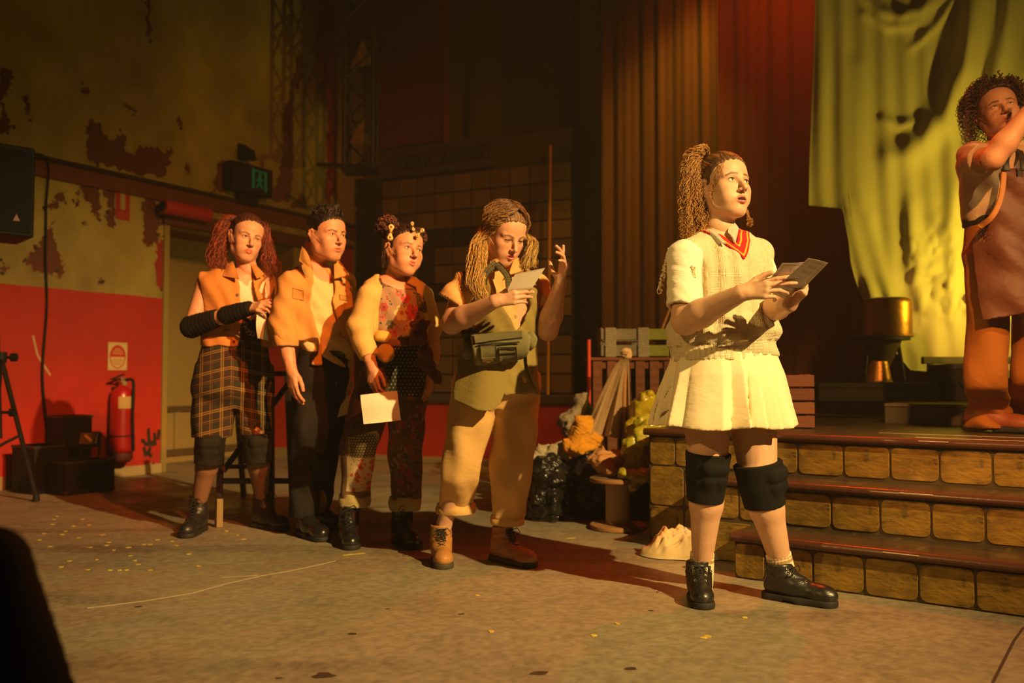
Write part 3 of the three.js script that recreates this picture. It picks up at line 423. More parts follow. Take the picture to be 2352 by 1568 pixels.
// the large cloth hung above the back of the stage
{
  const X0 = 1872, X1 = 2440, dd = 6.35, bot = (x) => (x < 1948 ? 470 + (x - 1860) * 0.1 : x < 1962 ? mix(480, 560, (x - 1948) / 14) : x < 2100 ? mix(560, 850, Math.pow((x - 1962) / 138, 0.55)) : 850 + 0.08 * (x - 2100));
  // folds: ridge lines of the hung cloth with half-width and height
  const ridge = [[16, 0.05, [1980, -10], [2020, 25], [2065, 38], [2115, 22], [2160, -10]], [11, 0.03, [1985, 30], [2040, 62], [2085, 60], [2115, 45]], [10, 0.03, [2095, 110], [2150, 60], [2190, 0], [2200, -60]], [32, 0.1, [2262, -100], [2250, 0], [2218, 150], [2165, 275], [2105, 342], [2055, 358]], [11, 0.035, [2035, 272], [2070, 288], [2110, 276]], [24, 0.07, [2335, -100], [2320, 0], [2280, 200], [2225, 400], [2190, 520]], [24, 0.05, [2400, -60], [2350, 200], [2290, 450], [2270, 700]], [20, 0.035, [2100, 470], [2110, 600], [2130, 700], [2150, 830]], [16, 0.03, [2010, 500], [2040, 650], [2100, 800]], [14, 0.025, [1962, 480], [1990, 620], [2050, 760]], [22, 0.02, [1900, -100], [1890, 470]], [20, 0.02, [1935, -100], [1945, 470]], [18, 0.03, [1965, 150], [1975, 400], [1995, 600]], [26, 0.04, [2440, -100], [2400, 300], [2370, 840]], [18, 0.04, [2200, 560], [2190, 680], [2200, 840]]];
  const fold = (x, y) => { let s = 0; for (const [w, A, ...p] of ridge) { let d = 1e9, tt = 0; for (let i = 0; i + 1 < p.length; i++) { const q = dSeg2(x, y, ...p[i], ...p[i + 1]); if (q[0] < d) { d = q[0]; tt = (i + q[1]) / (p.length - 1); } } s += A * 1.1 * Math.exp(-d * d / w / w) * (0.35 + 0.65 * Math.sin(Math.PI * clamp(tt * 0.9 + 0.1, 0, 1))); } return s; };
  const g = sheet((u, v) => {
    const x = mix(X0, X1, u), yb = bot(x), y = mix(-160, yb, v), xx = x - 14 * sstep(0, 470, y) * (1 - u);
    const hang = 0.024 * Math.sin((x + y * 0.1) * 0.06) * sstep(2090, 2230, x) + 0.007 * Math.sin((x - y * 0.05) * 0.13 + 2) + 0.011 * Math.sin((x + y * 0.45) * 0.035 + 1) * sstep(380, 520, y);
    const cr = sstep(470, 560, y) * sstep(2060, 2150, x) * (1 - sstep(690, 780, y)) * 0.06 * Math.abs(fbm(x * 0.016, y * 0.016, 3, 3)) * 2.2;
    return W(xx, y, dd - fold(x, y) - hang - cr - 0.12 * sstep(0, 600, y) * u);
  }, 140, 130, 0.004, 3);
  one('hanging_cloth', 'big pale yellow cloth hung in swags above the stage', 'cloth', g, mat([0.56, 0.5, 0.28], { roughness: 0.9, bump: rep(weaveT, 60), bumpScale: 0.0008 }));
}
// the lanterns themselves
for (const L of LANTERNS) {
  const a = V(...L.at), d = V(...L.to).sub(a).normalize(), t = thing('stage_light', L.label, L.cat, a.clone().addScaledVector(d, -0.03)); t.quaternion.setFromUnitVectors(V(0, 0, 1), d);
  const bm = mat([0.015, 0.015, 0.016], { roughness: 0.45 });
  part(t, 'housing', lathe([[0.02, -0.34], [0.07, -0.33], [0.1, -0.26], [0.11, -0.02], [0.125, 0.0], [0.118, 0.0], [0.1, -0.03], [0.06, -0.3]], 28).rotateX(Math.PI / 2), bm);
  const lens = part(t, 'lens', new THREE.CircleGeometry(0.1, 28).translate(0, 0, -0.02), new THREE.MeshStandardMaterial({ color: 0x111111, emissive: new THREE.Color(...L.color), emissiveIntensity: 2 }), 'glowing coloured lens');
  part(t, 'yoke', tube([V(-0.13, 0, -0.15), V(-0.15, 0.12, -0.15), V(0, 0.22, -0.15), V(0.15, 0.12, -0.15), V(0.13, 0, -0.15)], 0.01, 30), bm); part(t, 'clamp', rod(V(0, 0.2, -0.15), V(0, 0.32, -0.15), 0.015), bm);
}

const fab2 = (c) => mat(c, { roughness: 0.93, bump: rep(crinkleT, 5), bumpScale: 0.012 });
// ================= THINGS ALONG THE LEFT WALL =================
const black = mat([0.011, 0.01, 0.01], { roughness: 0.6, spec: 0.4 }), blackGloss = mat([0.016, 0.014, 0.013], { roughness: 0.28 });
const lwAt = (px, py, out = 0) => hitPlane(px, py, LW0.clone().addScaledVector(LN, out), LN);
const LQ = new THREE.Quaternion().setFromRotationMatrix(LM);
const onWall = (name, label, cat, px, py, out = 0) => { const t = thing(name, label, cat, lwAt(px, py, out)); t.quaternion.copy(LQ); return t; };
{ // exit sign
  const t = onWall('exit_sign', 'black box exit sign with green running figure above the rail', 'sign', 560, 445, 0.02), w = 0.52, h = 0.28;
  part(t, 'housing', box(w, h, 0.12, 0, 0.13, 0.07, 0.012), black); part(t, 'bracket', box(0.24, 0.1, 0.06, 0.02, -0.06, 0.03, 0.005), black);
  const gm = new THREE.MeshStandardMaterial({ color: 0x021204, emissive: new THREE.Color(0.01, 0.26, 0.05), emissiveIntensity: 0.13 });
  const gp = (x, y, ww, hh, r = 0) => { const g = new THREE.BoxGeometry(ww, hh, 0.004); if (r) g.rotateZ(r); g.translate(x, y, 0.133); return g; };
  part(t, 'sign_face', merge([gp(0.0, 0.14, 0.028, 0.2), gp(0.16, 0.13, 0.028, 0.2), gp(0.08, 0.222, 0.13, 0.014), gp(0.085, 0.19, 0.03, 0.03), gp(0.08, 0.14, 0.03, 0.06, 0.3), gp(0.055, 0.135, 0.06, 0.014, 0.5), gp(0.105, 0.15, 0.05, 0.014, -0.5), gp(0.062, 0.085, 0.016, 0.07, -0.6), gp(0.1, 0.085, 0.016, 0.07, 0.5)]), gm, 'dim green running figure in a doorway');
}
{ const t = onWall('wall_lamp', 'dark lamp head fixed to the wall above the exit sign', 'lamp', 556, 350, 0.02); part(t, 'plate', box(0.1, 0.16, 0.02, 0, 0, 0.01, 0.004), black); part(t, 'shade', lathe([[0.02, 0.05], [0.05, 0.04], [0.075, -0.05], [0.07, -0.05], [0.045, 0.03]]).translate(0, -0.03, 0.1), black); part(t, 'arm', rod(V(0, 0.03, 0.01), V(0, 0.03, 0.1), 0.012), black); }
const plate = (name, label, cat, px, py, w, h, draw, rough = 0.5) => { const t = onWall(name, label, cat, px, py, 0.004), tx = canvasTex(Math.round(256 * w / Math.max(w, h)), Math.round(256 * h / Math.max(w, h)), draw); tx.wrapS = tx.wrapT = THREE.ClampToEdgeWrapping; part(t, 'sheet', new THREE.BoxGeometry(w, h, 0.004), mat([0.5, 0.42, 0.3])); const g = new THREE.PlaneGeometry(w * 0.995, h * 0.995).translate(0, 0, 0.0025); part(t, 'print', g, mat([1, 1, 1], { map: tx, roughness: rough })); for (const sx of [-1, 1]) for (const sy of [-1, 1]) part(t, 'screw', new THREE.CylinderGeometry(0.004, 0.004, 0.003, 8).rotateX(Math.PI / 2).translate(sx * w * 0.44, sy * h * 0.44, 0.003), mat([0.3, 0.26, 0.2])); return t; };
plate('location_sign', 'small red sign with a pale extinguisher shape below the rail', 'sign', 282, 469, 0.135, 0.27, (c, w, h) => { c.fillStyle = css(0.42, 0.01, 0.015); c.fillRect(0, 0, w, h); c.fillStyle = css(0.42, 0.32, 0.08); c.beginPath(); c.roundRect(w * 0.32, h * 0.1, w * 0.36, h * 0.58, 14); c.fill(); c.fillRect(w * 0.42, h * 0.04, w * 0.16, h * 0.08); c.fillStyle = css(0.4, 0.12, 0.08); for (let k = 0; k < 3; k++) c.fillRect(w * 0.15, h * (0.78 + k * 0.06), w * 0.7, h * 0.025); });
plate('safety_notice', 'white notice with a red oval above the fire extinguisher', 'sign', 270, 818, 0.18, 0.235, (c, w, h) => { c.fillStyle = css(0.62, 0.44, 0.2); c.fillRect(0, 0, w, h); c.fillStyle = css(0.5, 0.02, 0.015); c.beginPath(); c.ellipse(w / 2, h * 0.52, w * 0.42, h * 0.43, 0, 0, 7); c.fill(); c.fillStyle = css(0.62, 0.44, 0.2); c.beginPath(); c.ellipse(w / 2, h * 0.52, w * 0.38, h * 0.39, 0, 0.15, 2.99); c.fill(); c.fillRect(w * 0.14, h * 0.52, w * 0.72, h * 0.06); c.fillStyle = css(0.6, 0.35, 0.16); for (const [y, a] of [[0.22, 0.3], [0.3, 0.5], [0.38, 0.6]]) c.fillRect(w * (0.5 - a / 2), h * y, w * a, h * 0.035); c.fillStyle = css(0.5, 0.08, 0.04); for (const [y, a] of [[0.62, 0.6], [0.68, 0.62], [0.74, 0.55], [0.8, 0.4]]) c.fillRect(w * (0.5 - a / 2), h * y, w * a, h * 0.018); });
{ // fire extinguisher on its bracket
  const t = onWall('fire_extinguisher', 'red fire extinguisher hung on the red wall', 'extinguisher', 278, 1025, 0.11), rm = mat([0.42, 0.008, 0.008], { roughness: 0.3, coat: 0.6 });
  part(t, 'cylinder', lathe([[0, -0.06], [0.06, -0.06], [0.085, -0.035], [0.09, 0], [0.09, 0.4], [0.08, 0.46], [0.05, 0.495], [0.025, 0.51], [0.025, 0.53], [0, 0.53]]), rm); part(t, 'foot', lathe([[0.092, -0.05], [0.094, -0.1], [0.07, -0.13], [0.0, -0.135]]), mat([0.1, 0.012, 0.008], { roughness: 0.6 }), 'dark base ring');
  part(t, 'label_band', new THREE.CylinderGeometry(0.0915, 0.0915, 0.1, 40, 1, true, -0.9, 1.9).translate(0, 0.37, 0), mat([0.5, 0.36, 0.14]), 'pale label'); part(t, 'valve', box(0.035, 0.05, 0.035, 0, 0.555, 0, 0.006), mat([0.5, 0.4, 0.25], { metalness: 0.8, roughness: 0.3 })); for (const [y, r] of [[0.585, 0.35], [0.562, -0.05]]) part(t, 'lever', box(0.13, 0.012, 0.02, 0, 0, 0, 0.004).rotateZ(r).translate(-0.045, y, 0), black);
  part(t, 'hose', tube([V(0.02, 0.555, 0.01), V(0.045, 0.56, 0.07), V(0.035, 0.45, 0.102), V(0.03, 0.25, 0.104), V(0.04, 0.05, 0.103), V(0.045, -0.04, 0.1)], 0.013, 40), black); part(t, 'strap', new THREE.TorusGeometry(0.092, 0.006, 8, 40).rotateX(Math.PI / 2).translate(0, 0.09, 0), black); part(t, 'bracket', box(0.05, 0.5, 0.02, 0, 0.25, -0.098, 0.004), black); part(t, 'gauge', new THREE.CylinderGeometry(0.02, 0.02, 0.012, 16).rotateX(Math.PI / 2).translate(0.0, 0.53, 0.03), mat([0.7, 0.55, 0.3], { metalness: 0.6, roughness: 0.25 }));
}
{ // red roller above the door
  const t = onWall('door_closer_box', 'short red tube fixed above the door opening', 'tube', 428, 484, 0.13); part(t, 'tube', new THREE.CylinderGeometry(0.065, 0.065, 0.5, 28).rotateZ(Math.PI / 2), mat([0.4, 0.02, 0.012], { roughness: 0.6 })); part(t, 'end_cap', new THREE.CylinderGeometry(0.045, 0.045, 0.012, 24).rotateZ(Math.PI / 2).translate(LFLIP ? 0.256 : -0.256, 0, 0), black); for (const x of [-0.18, 0.18]) part(t, 'bracket', box(0.02, 0.05, 0.06, x, 0, -0.08, 0.003), black);
}
one('hanging_cable', 'thin black cable hanging down the wall to the floor boxes', 'cable', tube([[70, 352, 0.03], [105, 362, 0.04], [106, 480, 0.02], [105, 600, 0.02], [108, 700, 0.02], [98, 860, 0.03], [104, 940, 0.04], [113, 1010, 0.05], [116, 1060, 0.06]].map(([x, y, o]) => lwAt(x, y, o)), 0.009, 90, 7), black);
{ // loudspeaker on its stand
  const d = 5.7, b = W(-14, 548, d), t = thing('loudspeaker', 'tall black loudspeaker at the left edge of the picture', 'speaker', b), h = W(20, 342, d).y - b.y; t.rotation.y = 0.75;
  part(t, 'cabinet', box(0.42, h, 0.4, -0.02, h / 2, 0, 0.02), black); part(t, 'grille', box(0.38, h - 0.05, 0.02, -0.02, h / 2, 0.2, 0.01), mat([0.01, 0.009, 0.009], { roughness: 0.9, bump: rep(weaveT, 60), bumpScale: 0.002 })); const sh = new THREE.Shape(); sh.moveTo(-0.02, 0); sh.lineTo(0.02, 0); sh.lineTo(0, 0.045); part(t, 'badge', new THREE.ExtrudeGeometry(sh, { depth: 0.003, bevelEnabled: false }).translate(0.08, 0.1, 0.211), mat([0.16, 0.03, 0.015], { roughness: 0.4 }), 'small red triangular badge');
  const f = G(-6, 1166), s = thing('speaker_stand', 'black tripod stand with shiny legs at the left edge', 'stand', f); part(s, 'pole', rod(V(0, 0.45, 0), V(b.x - f.x, b.y - 0.0, b.z - f.z), 0.02), black); part(s, 'collar', cyl(0.035, 0.035, 0.07, 0, 0.98, 0), black); for (const y of [0.98, 0.62]) part(s, 'knob', new THREE.CylinderGeometry(0.028, 0.028, 0.03, 14).rotateZ(Math.PI / 2).translate(0.085, y + 0.0, 0.0), black), part(s, 'knob_stem', rod(V(0, y, 0), V(0.09, y, 0), 0.01), black);
  const legM = mat([0.035, 0.028, 0.02], { roughness: 0.22, metalness: 0.6, bump: rep(crinkleT, 3), bumpScale: 0.003 }); const feet = [G(83, 1152), G(-120, 1160), G(-30, 1225)]; for (const q of feet) { const l = q.clone().sub(f); const lg = part(s, 'leg', rod(V(0, 0.98, 0), l.clone().setY(0.03), 0.016), legM); part(lg, 'rubber_foot', cyl(0.024, 0.02, 0.05, l.x, 0.028, l.z, 14), black); part(s, 'brace', rod(V(0, 0.4, 0), l.clone().multiplyScalar(0.52).setY(0.46), 0.01), black); }
}
{ // black flight cases and monitor
  const put = (name, label, x0, x1, y0, y1, dep, out) => { const a = lwAt(x0, y1, out), b = lwAt(x1, y1, out), w = a.distanceTo(b), top = lwAt((x0 + x1) / 2, y0, out).y, bot = Math.max(0, 0); return { c: a.clone().lerp(b, 0.5).setY(bot), w, h: top - bot }; };
  const mk = (name, label, q, dep, y = 0) => { const t = thing(name, label, 'case', q.c.clone().setY(y)); t.quaternion.copy(LQ); part(t, 'shell', box(q.w, q.h - y, dep, 0, (q.h - y) / 2, -dep / 2, 0.012), black); part(t, 'edge_trim', box(q.w + 0.008, 0.02, dep + 0.008, 0, q.h - y - 0.01, -dep / 2, 0.004), mat([0.03, 0.025, 0.022], { roughness: 0.4 })); for (const s of [-1, 1]) part(t, 'corner', box(0.03, 0.03, 0.03, s * (q.w / 2 - 0.012), 0.02, -0.012, 0.008), mat([0.04, 0.035, 0.03], { roughness: 0.4 })); return t; };
  mk('equipment_case', 'low black box on the floor under the floodlight', put('', '', 150, 264, 1056, 1125, 0, 0.75), 0.24);
  mk('equipment_case', 'black box at the wall, left of the low box', put('', '', 78, 148, 1023, 1120, 0, 0.5), 0.3); mk('equipment_case', 'upright black case behind the floodlight', put('', '', 142, 210, 954, 1120, 0, 0.28), 0.22);
  const b = lwAt(206, 1056, 0.64), t = thing('floodlight', 'small floodlight with a glassy face on the low black box', 'lamp', b.clone().setY(lwAt(206, 1056, 0.75).y + 0.002)); part(t, 'stand', tube([V(-0.06, 0, 0), V(-0.07, 0.06, 0), V(-0.075, 0.13, 0)], 0.008), black); part(t, 'stand', tube([V(0.06, 0, 0), V(0.07, 0.06, 0), V(0.075, 0.13, 0)], 0.008), black); part(t, 'foot', box(0.16, 0.006, 0.05, 0, 0.003, 0, 0.002), black); const hd = part(t, 'head', box(0.15, 0.11, 0.05, 0, 0, 0, 0.008).rotateX(-0.35).translate(0, 0.14, 0), black); part(hd, 'glass', box(0.125, 0.085, 0.004, 0, 0, 0.028, 0.002).rotateX(-0.35).translate(0, 0.14, 0), mat([0.42, 0.33, 0.14], { roughness: 0.12, metalness: 0.7 })); part(hd, 'lamp_tube', new THREE.CylinderGeometry(0.012, 0.012, 0.07, 12).rotateZ(0.9).rotateX(-0.35).translate(0, 0.15, 0.03), mat([0.8, 0.7, 0.4], { roughness: 0.15, metalness: 0.4 }));
}
{ // wooden trestle stool behind the tartan shorts
  const m = mat([0.03, 0.018, 0.011], { roughness: 0.5, map: rep(woodT, 2) }), a = G(500, 1210), b = G(607, 1165), c = G(632, 1195), d = G(560, 1140), t = thing('step_stool', 'dark wooden step stool behind the tartan shorts', 'stool', a.clone().lerp(b, 0.5)), q = (p) => p.clone().sub(t.position);
  const D5 = -b.z, top = (x, y, dd) => W(x, y, dd); const A = W(502, 1000, -a.z + 0.05), Bt = W(622, 858, D5), Ct = W(606, 860, -c.z);
  wpart(t, 'leg', bar(a, W(516, 868, -a.z + 0.02), 0.03, 0.035), m); wpart(t, 'leg', bar(G(622, 1190), Bt, 0.04), m); wpart(t, 'leg', bar(G(672, 1160), W(660, 862, 5.6), 0.035), m); wpart(t, 'leg', bar(d, W(540, 866, -d.z), 0.035), m);
  wpart(t, 'rail', bar(W(504, 1104, -a.z + 0.03), W(662, 1104, 5.15), 0.03, 0.04), m); wpart(t, 'rail', bar(W(488, 1072, 5.3), W(620, 1070, 5.35), 0.025, 0.03), m); wpart(t, 'brace', bar(W(512, 1082, 4.95), W(662, 882, 5.2), 0.032, 0.02), m); wpart(t, 'seat', box(0.42, 0.03, 0.3, 0, 0, 0, 0.006).rotateY(0.3).translate(...W(585, 858, 5.2).toArray()), m); wpart(t, 'pale_end', box(0.034, 0.16, 0.004, 0, 0, 0, 0.001).translate(...W(505, 1178, -a.z - 0.022).toArray()), mat([0.34, 0.26, 0.12]), 'bare pale wood at the foot');
}
{ // dark chair in the foreground corner
  const d = 1.25, t = thing('chair', 'black chair back in the near left corner', 'chair', V(-0.86, 0, -1.22)), sm = (s) => mat([0.006, 0.006, 0.006], { roughness: 0.9 });
  const F = new Field(), p = (x, y) => W(x, y, d).sub(t.position); const top = p(10, 1260); F.cap(V(-0.12, top.y - 0.02, 0), V(top.x - 0.005, top.y - 0.02, 0), 0.055, 0.055, 0.01); F.cap(V(top.x - 0.005, top.y - 0.02, 0), p(95, 1600), 0.055, 0.055, 0.01); F.cap(V(-0.1, top.y - 0.1, 0), V(-0.1, 0.28, 0), 0.1, 0.1, 0.02); F.cap(V(top.x - 0.04, top.y - 0.1, 0), p(60, 1600), 0.055, 0.06, 0.02); F.keep((x, y, z) => Math.abs(z) - 0.028, 0.006); part(t, 'backrest', mesh(F, 0.008), sm());
  part(t, 'seat', box(0.44, 0.05, 0.42, -0.05, 0.43, 0.24, 0.02), sm()); for (const x of [-0.25, 0.14]) { part(t, 'leg', rod(V(x, 0, 0.03), V(x, 0.42, 0.03), 0.014), black); part(t, 'leg', rod(V(x, 0, 0.43), V(x, 0.42, 0.43), 0.014), black); part(t, 'back_post', rod(V(x, 0.42, 0.0), V(x, 0.6, 0.0), 0.012), black); }
}
// ================= THINGS BESIDE AND ON THE STAGE =================
const crumple = (F, amp, f, sharp = 1) => { F.disp = (x, y, z) => -amp * (Math.abs(fbm(x * f, y * f, z * f, 3)) * 2.3 * sharp - 0.3); };
function lump(name, label, cat, parts, material, o = {}) { const F = new Field(); for (const [p, a, b, c] of parts) F.ell(p, a, b ?? a, c ?? a, o.k ?? 0.03); crumple(F, o.amp ?? 0.03, o.f ?? 9, o.sharp ?? 1); if (o.floor !== undefined) F.cut((x, y, z) => y - o.floor, 0.003); const g = mesh(F, o.cell ?? 0.008, { slack: 0.05 }), c = parts[0][0].clone(); if (o.floor !== undefined) c.y = o.floor; g.translate(-c.x, -c.y, -c.z); return one(name, label, cat, g, material, c, o.group); }
const binM = mat([0.012, 0.011, 0.01], { roughness: 0.22, bump: rep(crinkleT, 3), bumpScale: 0.02 });
lump('rubbish_bag', 'glossy black rubbish bag standing beside the khaki trousers', 'bag', [[W(1258, 1125, 5.25), 0.135, 0.2, 0.13], [W(1258, 1170, 5.25), 0.13, 0.08, 0.13], [W(1262, 1075, 5.3), 0.1, 0.08, 0.1]], binM, { floor: 0.001, amp: 0.045, f: 8, cell: 0.007 });
lump('rubbish_bag', 'black rubbish bag in shadow behind the cable drum', 'bag', [[W(1345, 1140, 5.35), 0.12, 0.2, 0.13], [W(1352, 1065, 5.4), 0.12, 0.12, 0.12]], binM, { floor: 0.001, amp: 0.04, f: 7 });
lump('rubbish_bag', 'black rubbish bag low against the stage', 'bag', [[W(1440, 1150, 5.35), 0.15, 0.18, 0.14]], binM, { floor: 0.001, amp: 0.04, f: 7 });
lump('folded_cloth', 'grey and white cloth bundle on the black bags', 'cloth', [[W(1270, 1040, 5.4), 0.12, 0.05, 0.1], [W(1240, 1050, 5.35), 0.06, 0.035, 0.06], [W(1300, 1030, 5.4), 0.08, 0.05, 0.08]], fab2([0.36, 0.3, 0.2]), { amp: 0.03, f: 12 });
lump('draped_cloth', 'dark grey cloth hanging behind the yellow cloth', 'cloth', [[W(1315, 975, 5.55), 0.075, 0.1, 0.06], [W(1340, 940, 5.6), 0.06, 0.09, 0.05]], fab2([0.24, 0.19, 0.12]), { amp: 0.045, f: 10 });
lump('yellow_cloth', 'crumpled deep yellow cloth on the heap', 'cloth', [[W(1338, 998, 5.3), 0.09, 0.1, 0.06], [W(1318, 1030, 5.28), 0.07, 0.06, 0.05], [W(1362, 1015, 5.32), 0.06, 0.07, 0.05]], fab2([0.62, 0.26, 0.01]), { amp: 0.05, f: 7, cell: 0.006 });
const bagY = mat([0.55, 0.42, 0.015], { roughness: 0.3, transmission: 0.3, thickness: 0, bump: rep(crinkleT, 2), bumpScale: 0.012 });
lump('yellow_bag', 'full yellow plastic bag behind the skirt', 'bag', [[W(1490, 945, 5.15), 0.11, 0.115, 0.1], [W(1480, 985, 5.12), 0.1, 0.09, 0.1]], bagY, { amp: 0.035, f: 9 });
lump('yellow_bag', 'slack greenish yellow bag slumped on the cable drum', 'bag', [[W(1462, 1040, 4.9), 0.08, 0.13, 0.08], [W(1462, 1090, 4.82), 0.1, 0.045, 0.08], [W(1480, 1000, 4.95), 0.06, 0.1, 0.06]], mat([0.5, 0.44, 0.03], { roughness: 0.3, transmission: 0.3, thickness: 0, bump: rep(crinkleT, 2), bumpScale: 0.012 }), { amp: 0.05, f: 9 });
lump('paper_bag', 'torn brown paper bag beside the yellow bag', 'bag', [[W(1395, 1060, 4.95), 0.09, 0.06, 0.06], [W(1370, 1052, 4.98), 0.05, 0.03, 0.04], [W(1408, 1082, 4.9), 0.05, 0.03, 0.05]], mat([0.46, 0.22, 0.07], { roughness: 0.85, bump: rep(crinkleT, 3), bumpScale: 0.01 }), { amp: 0.04, f: 8, cell: 0.006 });
{ // cloth on a pole
  const t = thing('draped_pole', 'pale cloth tied over a wooden pole above the heap', 'cloth', W(1410, 1010, 5.3)), cm = fab2([0.52, 0.34, 0.17]);
  wpart(t, 'pole', rod(W(1436, 805, 5.45), W(1432, 1040, 5.3), 0.013), mat([0.45, 0.2, 0.05], { map: rep(woodT, 3), roughness: 0.7 })); { const F = new Field(); F.ell(W(1438, 812, 5.44), 0.032, 0.04, 0.03, 0.01); F.disp = (x, y, z) => -0.02 * fbm(x * 40, y * 40, z * 40, 2); wpart(t, 'knot', mesh(F, 0.005), cm); }
  wpart(t, 'drape', sheet((u, v) => { const x = mix(mix(1425, 1345, Math.pow(v, 0.8)), mix(1444, 1446, v), u), y = mix(825, mix(992, 1012, u), v); return W(x, y, 5.42 - 0.1 * v - 0.05 * v * Math.sin(u * 13) - 0.015 * Math.sin(u * 31 + v * 4) * v); }, 60, 30, 0.005, 2), cm);
}
{ // small red post
  const b = W(1353, 935, 5.8), t = thing('red_post', 'thin red pole on a black foot beside the crates', 'pole', V(b.x, 0, b.z)); part(t, 'rod', rod(V(0, b.y, 0), V(0, W(1353, 780, 5.8).y, 0), 0.0125), mat([0.6, 0.05, 0.015], { roughness: 0.4 })); part(t, 'socket', cyl(0.03, 0.024, 0.1, 0, b.y - 0.04, 0), black); part(t, 'stem', rod(V(0, 0.02, 0), V(0, b.y, 0), 0.012), black); part(t, 'foot', cyl(0.03, 0.03, 0.025, 0, 0.0125, 0), black);
}
{ // timber pole against the block wall
  const a = W(1258, 905, 8.2), b = W(1264, 335, 8.35); const t = one('timber_pole', 'tall thin timber pole leaning before the block wall', 'pole', rod(a, b, 0.016).translate(-a.x, -a.y, -a.z), mat([0.5, 0.24, 0.05], { roughness: 0.6 }), a); void t;
}
function slatCrate(name, label, c, w, h, d, yaw, nSlat, cols, posts = true) {
  const t = thing(name, label, 'crate', c); t.rotation.y = yaw; const th = 0.014, sh = h / nSlat, m = (i) => mat(cols[i % cols.length], { roughness: 0.8, map: rep(woodT, 1.5), bump: rep(crinkleT, 2), bumpScale: 0.002 });
  for (let i = 0; i < nSlat; i++) { const y = (i + 0.5) * sh; for (const s of [-1, 1]) { part(t, 'slat', box(w, sh * 0.86, th, 0, y, s * d / 2, 0.004), m(i)); part(t, 'slat', box(th, sh * 0.86, d - th * 2, s * (w / 2 - th / 2), y, 0, 0.004), m(i + 1)); } }
  if (posts) for (const sx of [-1, 1]) for (const sz of [-1, 1]) part(t, 'corner_post', box(0.03, h, 0.03, sx * (w / 2 - 0.03), h / 2, sz * (d / 2 - 0.024), 0.004), m(2)); part(t, 'base', box(w - 0.03, 0.012, d - 0.03, 0, 0.008, 0, 0.002), m(1)); return t;
}
const rb = [[0.2, 0.06, 0.018], [0.24, 0.075, 0.022], [0.16, 0.045, 0.014]];
{ // stacked crates left of the stage
  const g = [[0.3, 0.25, 0.17], [0.34, 0.3, 0.2], [0.27, 0.23, 0.15]], b = W(1450, 930, 5.9), y1 = W(1450, 828, 5.9).y, base = thing('slatted_crate', 'tall red brown slatted crate behind the heap', 'crate', V(b.x, 0, b.z - 0.1)), w = 0.55; const mm = rb.map((c) => mat(c, { roughness: 0.8, map: rep(woodT, 1.5) }));
  for (const s of [-1, 1]) { for (let k = 0; k < 6; k++) part(base, 'slat', box(0.062, y1, 0.016, -w / 2 + 0.04 + k * 0.095, y1 / 2, s * 0.17, 0.004), mm[k % 3]); for (const y of [0.06, y1 * 0.5, y1 - 0.03]) part(base, 'rail', box(w, 0.05, 0.02, 0, y, s * 0.152, 0.004), mm[1]); for (let k = 0; k < 3; k++) part(base, 'slat', box(0.016, y1, 0.08, s * w / 2, y1 / 2, -0.1 + k * 0.1, 0.004), mm[k]); } part(base, 'top_board', box(w + 0.03, 0.02, 0.38, 0, y1 + 0.01, 0, 0.004), mm[1]);
  const t = thing('painted_crate', 'grey and green painted pallet crate on the slatted crate', 'crate', V(b.x + 0.02, y1 + 0.021, b.z - 0.1)), h = 0.2, W2 = 0.46, gm = g.map((c) => mat(c, { roughness: 0.85, map: rep(woodT, 1) })), gr = mat([0.3, 0.32, 0.05], { roughness: 0.85, map: rep(woodT, 1) });
  for (const s of [-1, 1]) { for (const y of [0.045, 0.155]) { part(t, 'board', box(W2 * 0.66, 0.075, 0.016, -W2 * 0.17, y, s * 0.14, 0.006), gm[y > 0.1 ? 0 : 2]); part(t, 'board', box(W2 * 0.33, 0.075, 0.016, W2 * 0.335, y, s * 0.14, 0.006), gr, 'green painted board'); } for (const x of [-0.165, 0.055]) part(t, 'upright', box(0.075, h, 0.016, x, h / 2, s * 0.157, 0.006), gm[1]); part(t, 'end_board', box(0.016, h, 0.26, s * (W2 / 2 - 0.008), h / 2, 0, 0.004), gm[2]); } part(t, 'floor_board', box(W2, 0.012, 0.26, 0, 0.01, 0, 0.003), gm[2]);
  one('thin_batten', 'thin timber batten leaning out of the painted crate', 'batten', rod(V(0, 0, 0), W(1545, 690, 5.85).sub(W(1515, 770, 5.9)), 0.008), mat([0.45, 0.22, 0.06], { roughness: 0.7 }), W(1515, 770, 5.9));
}
{ const b = G(1826, 984, SH + 0.001); slatCrate('wooden_crate', 'small red brown wooden crate on the stage beside the skirt', b.clone().add(V(0.02, 0, -0.12)), 0.2, 0.285, 0.22, -0.15, 4, rb); }
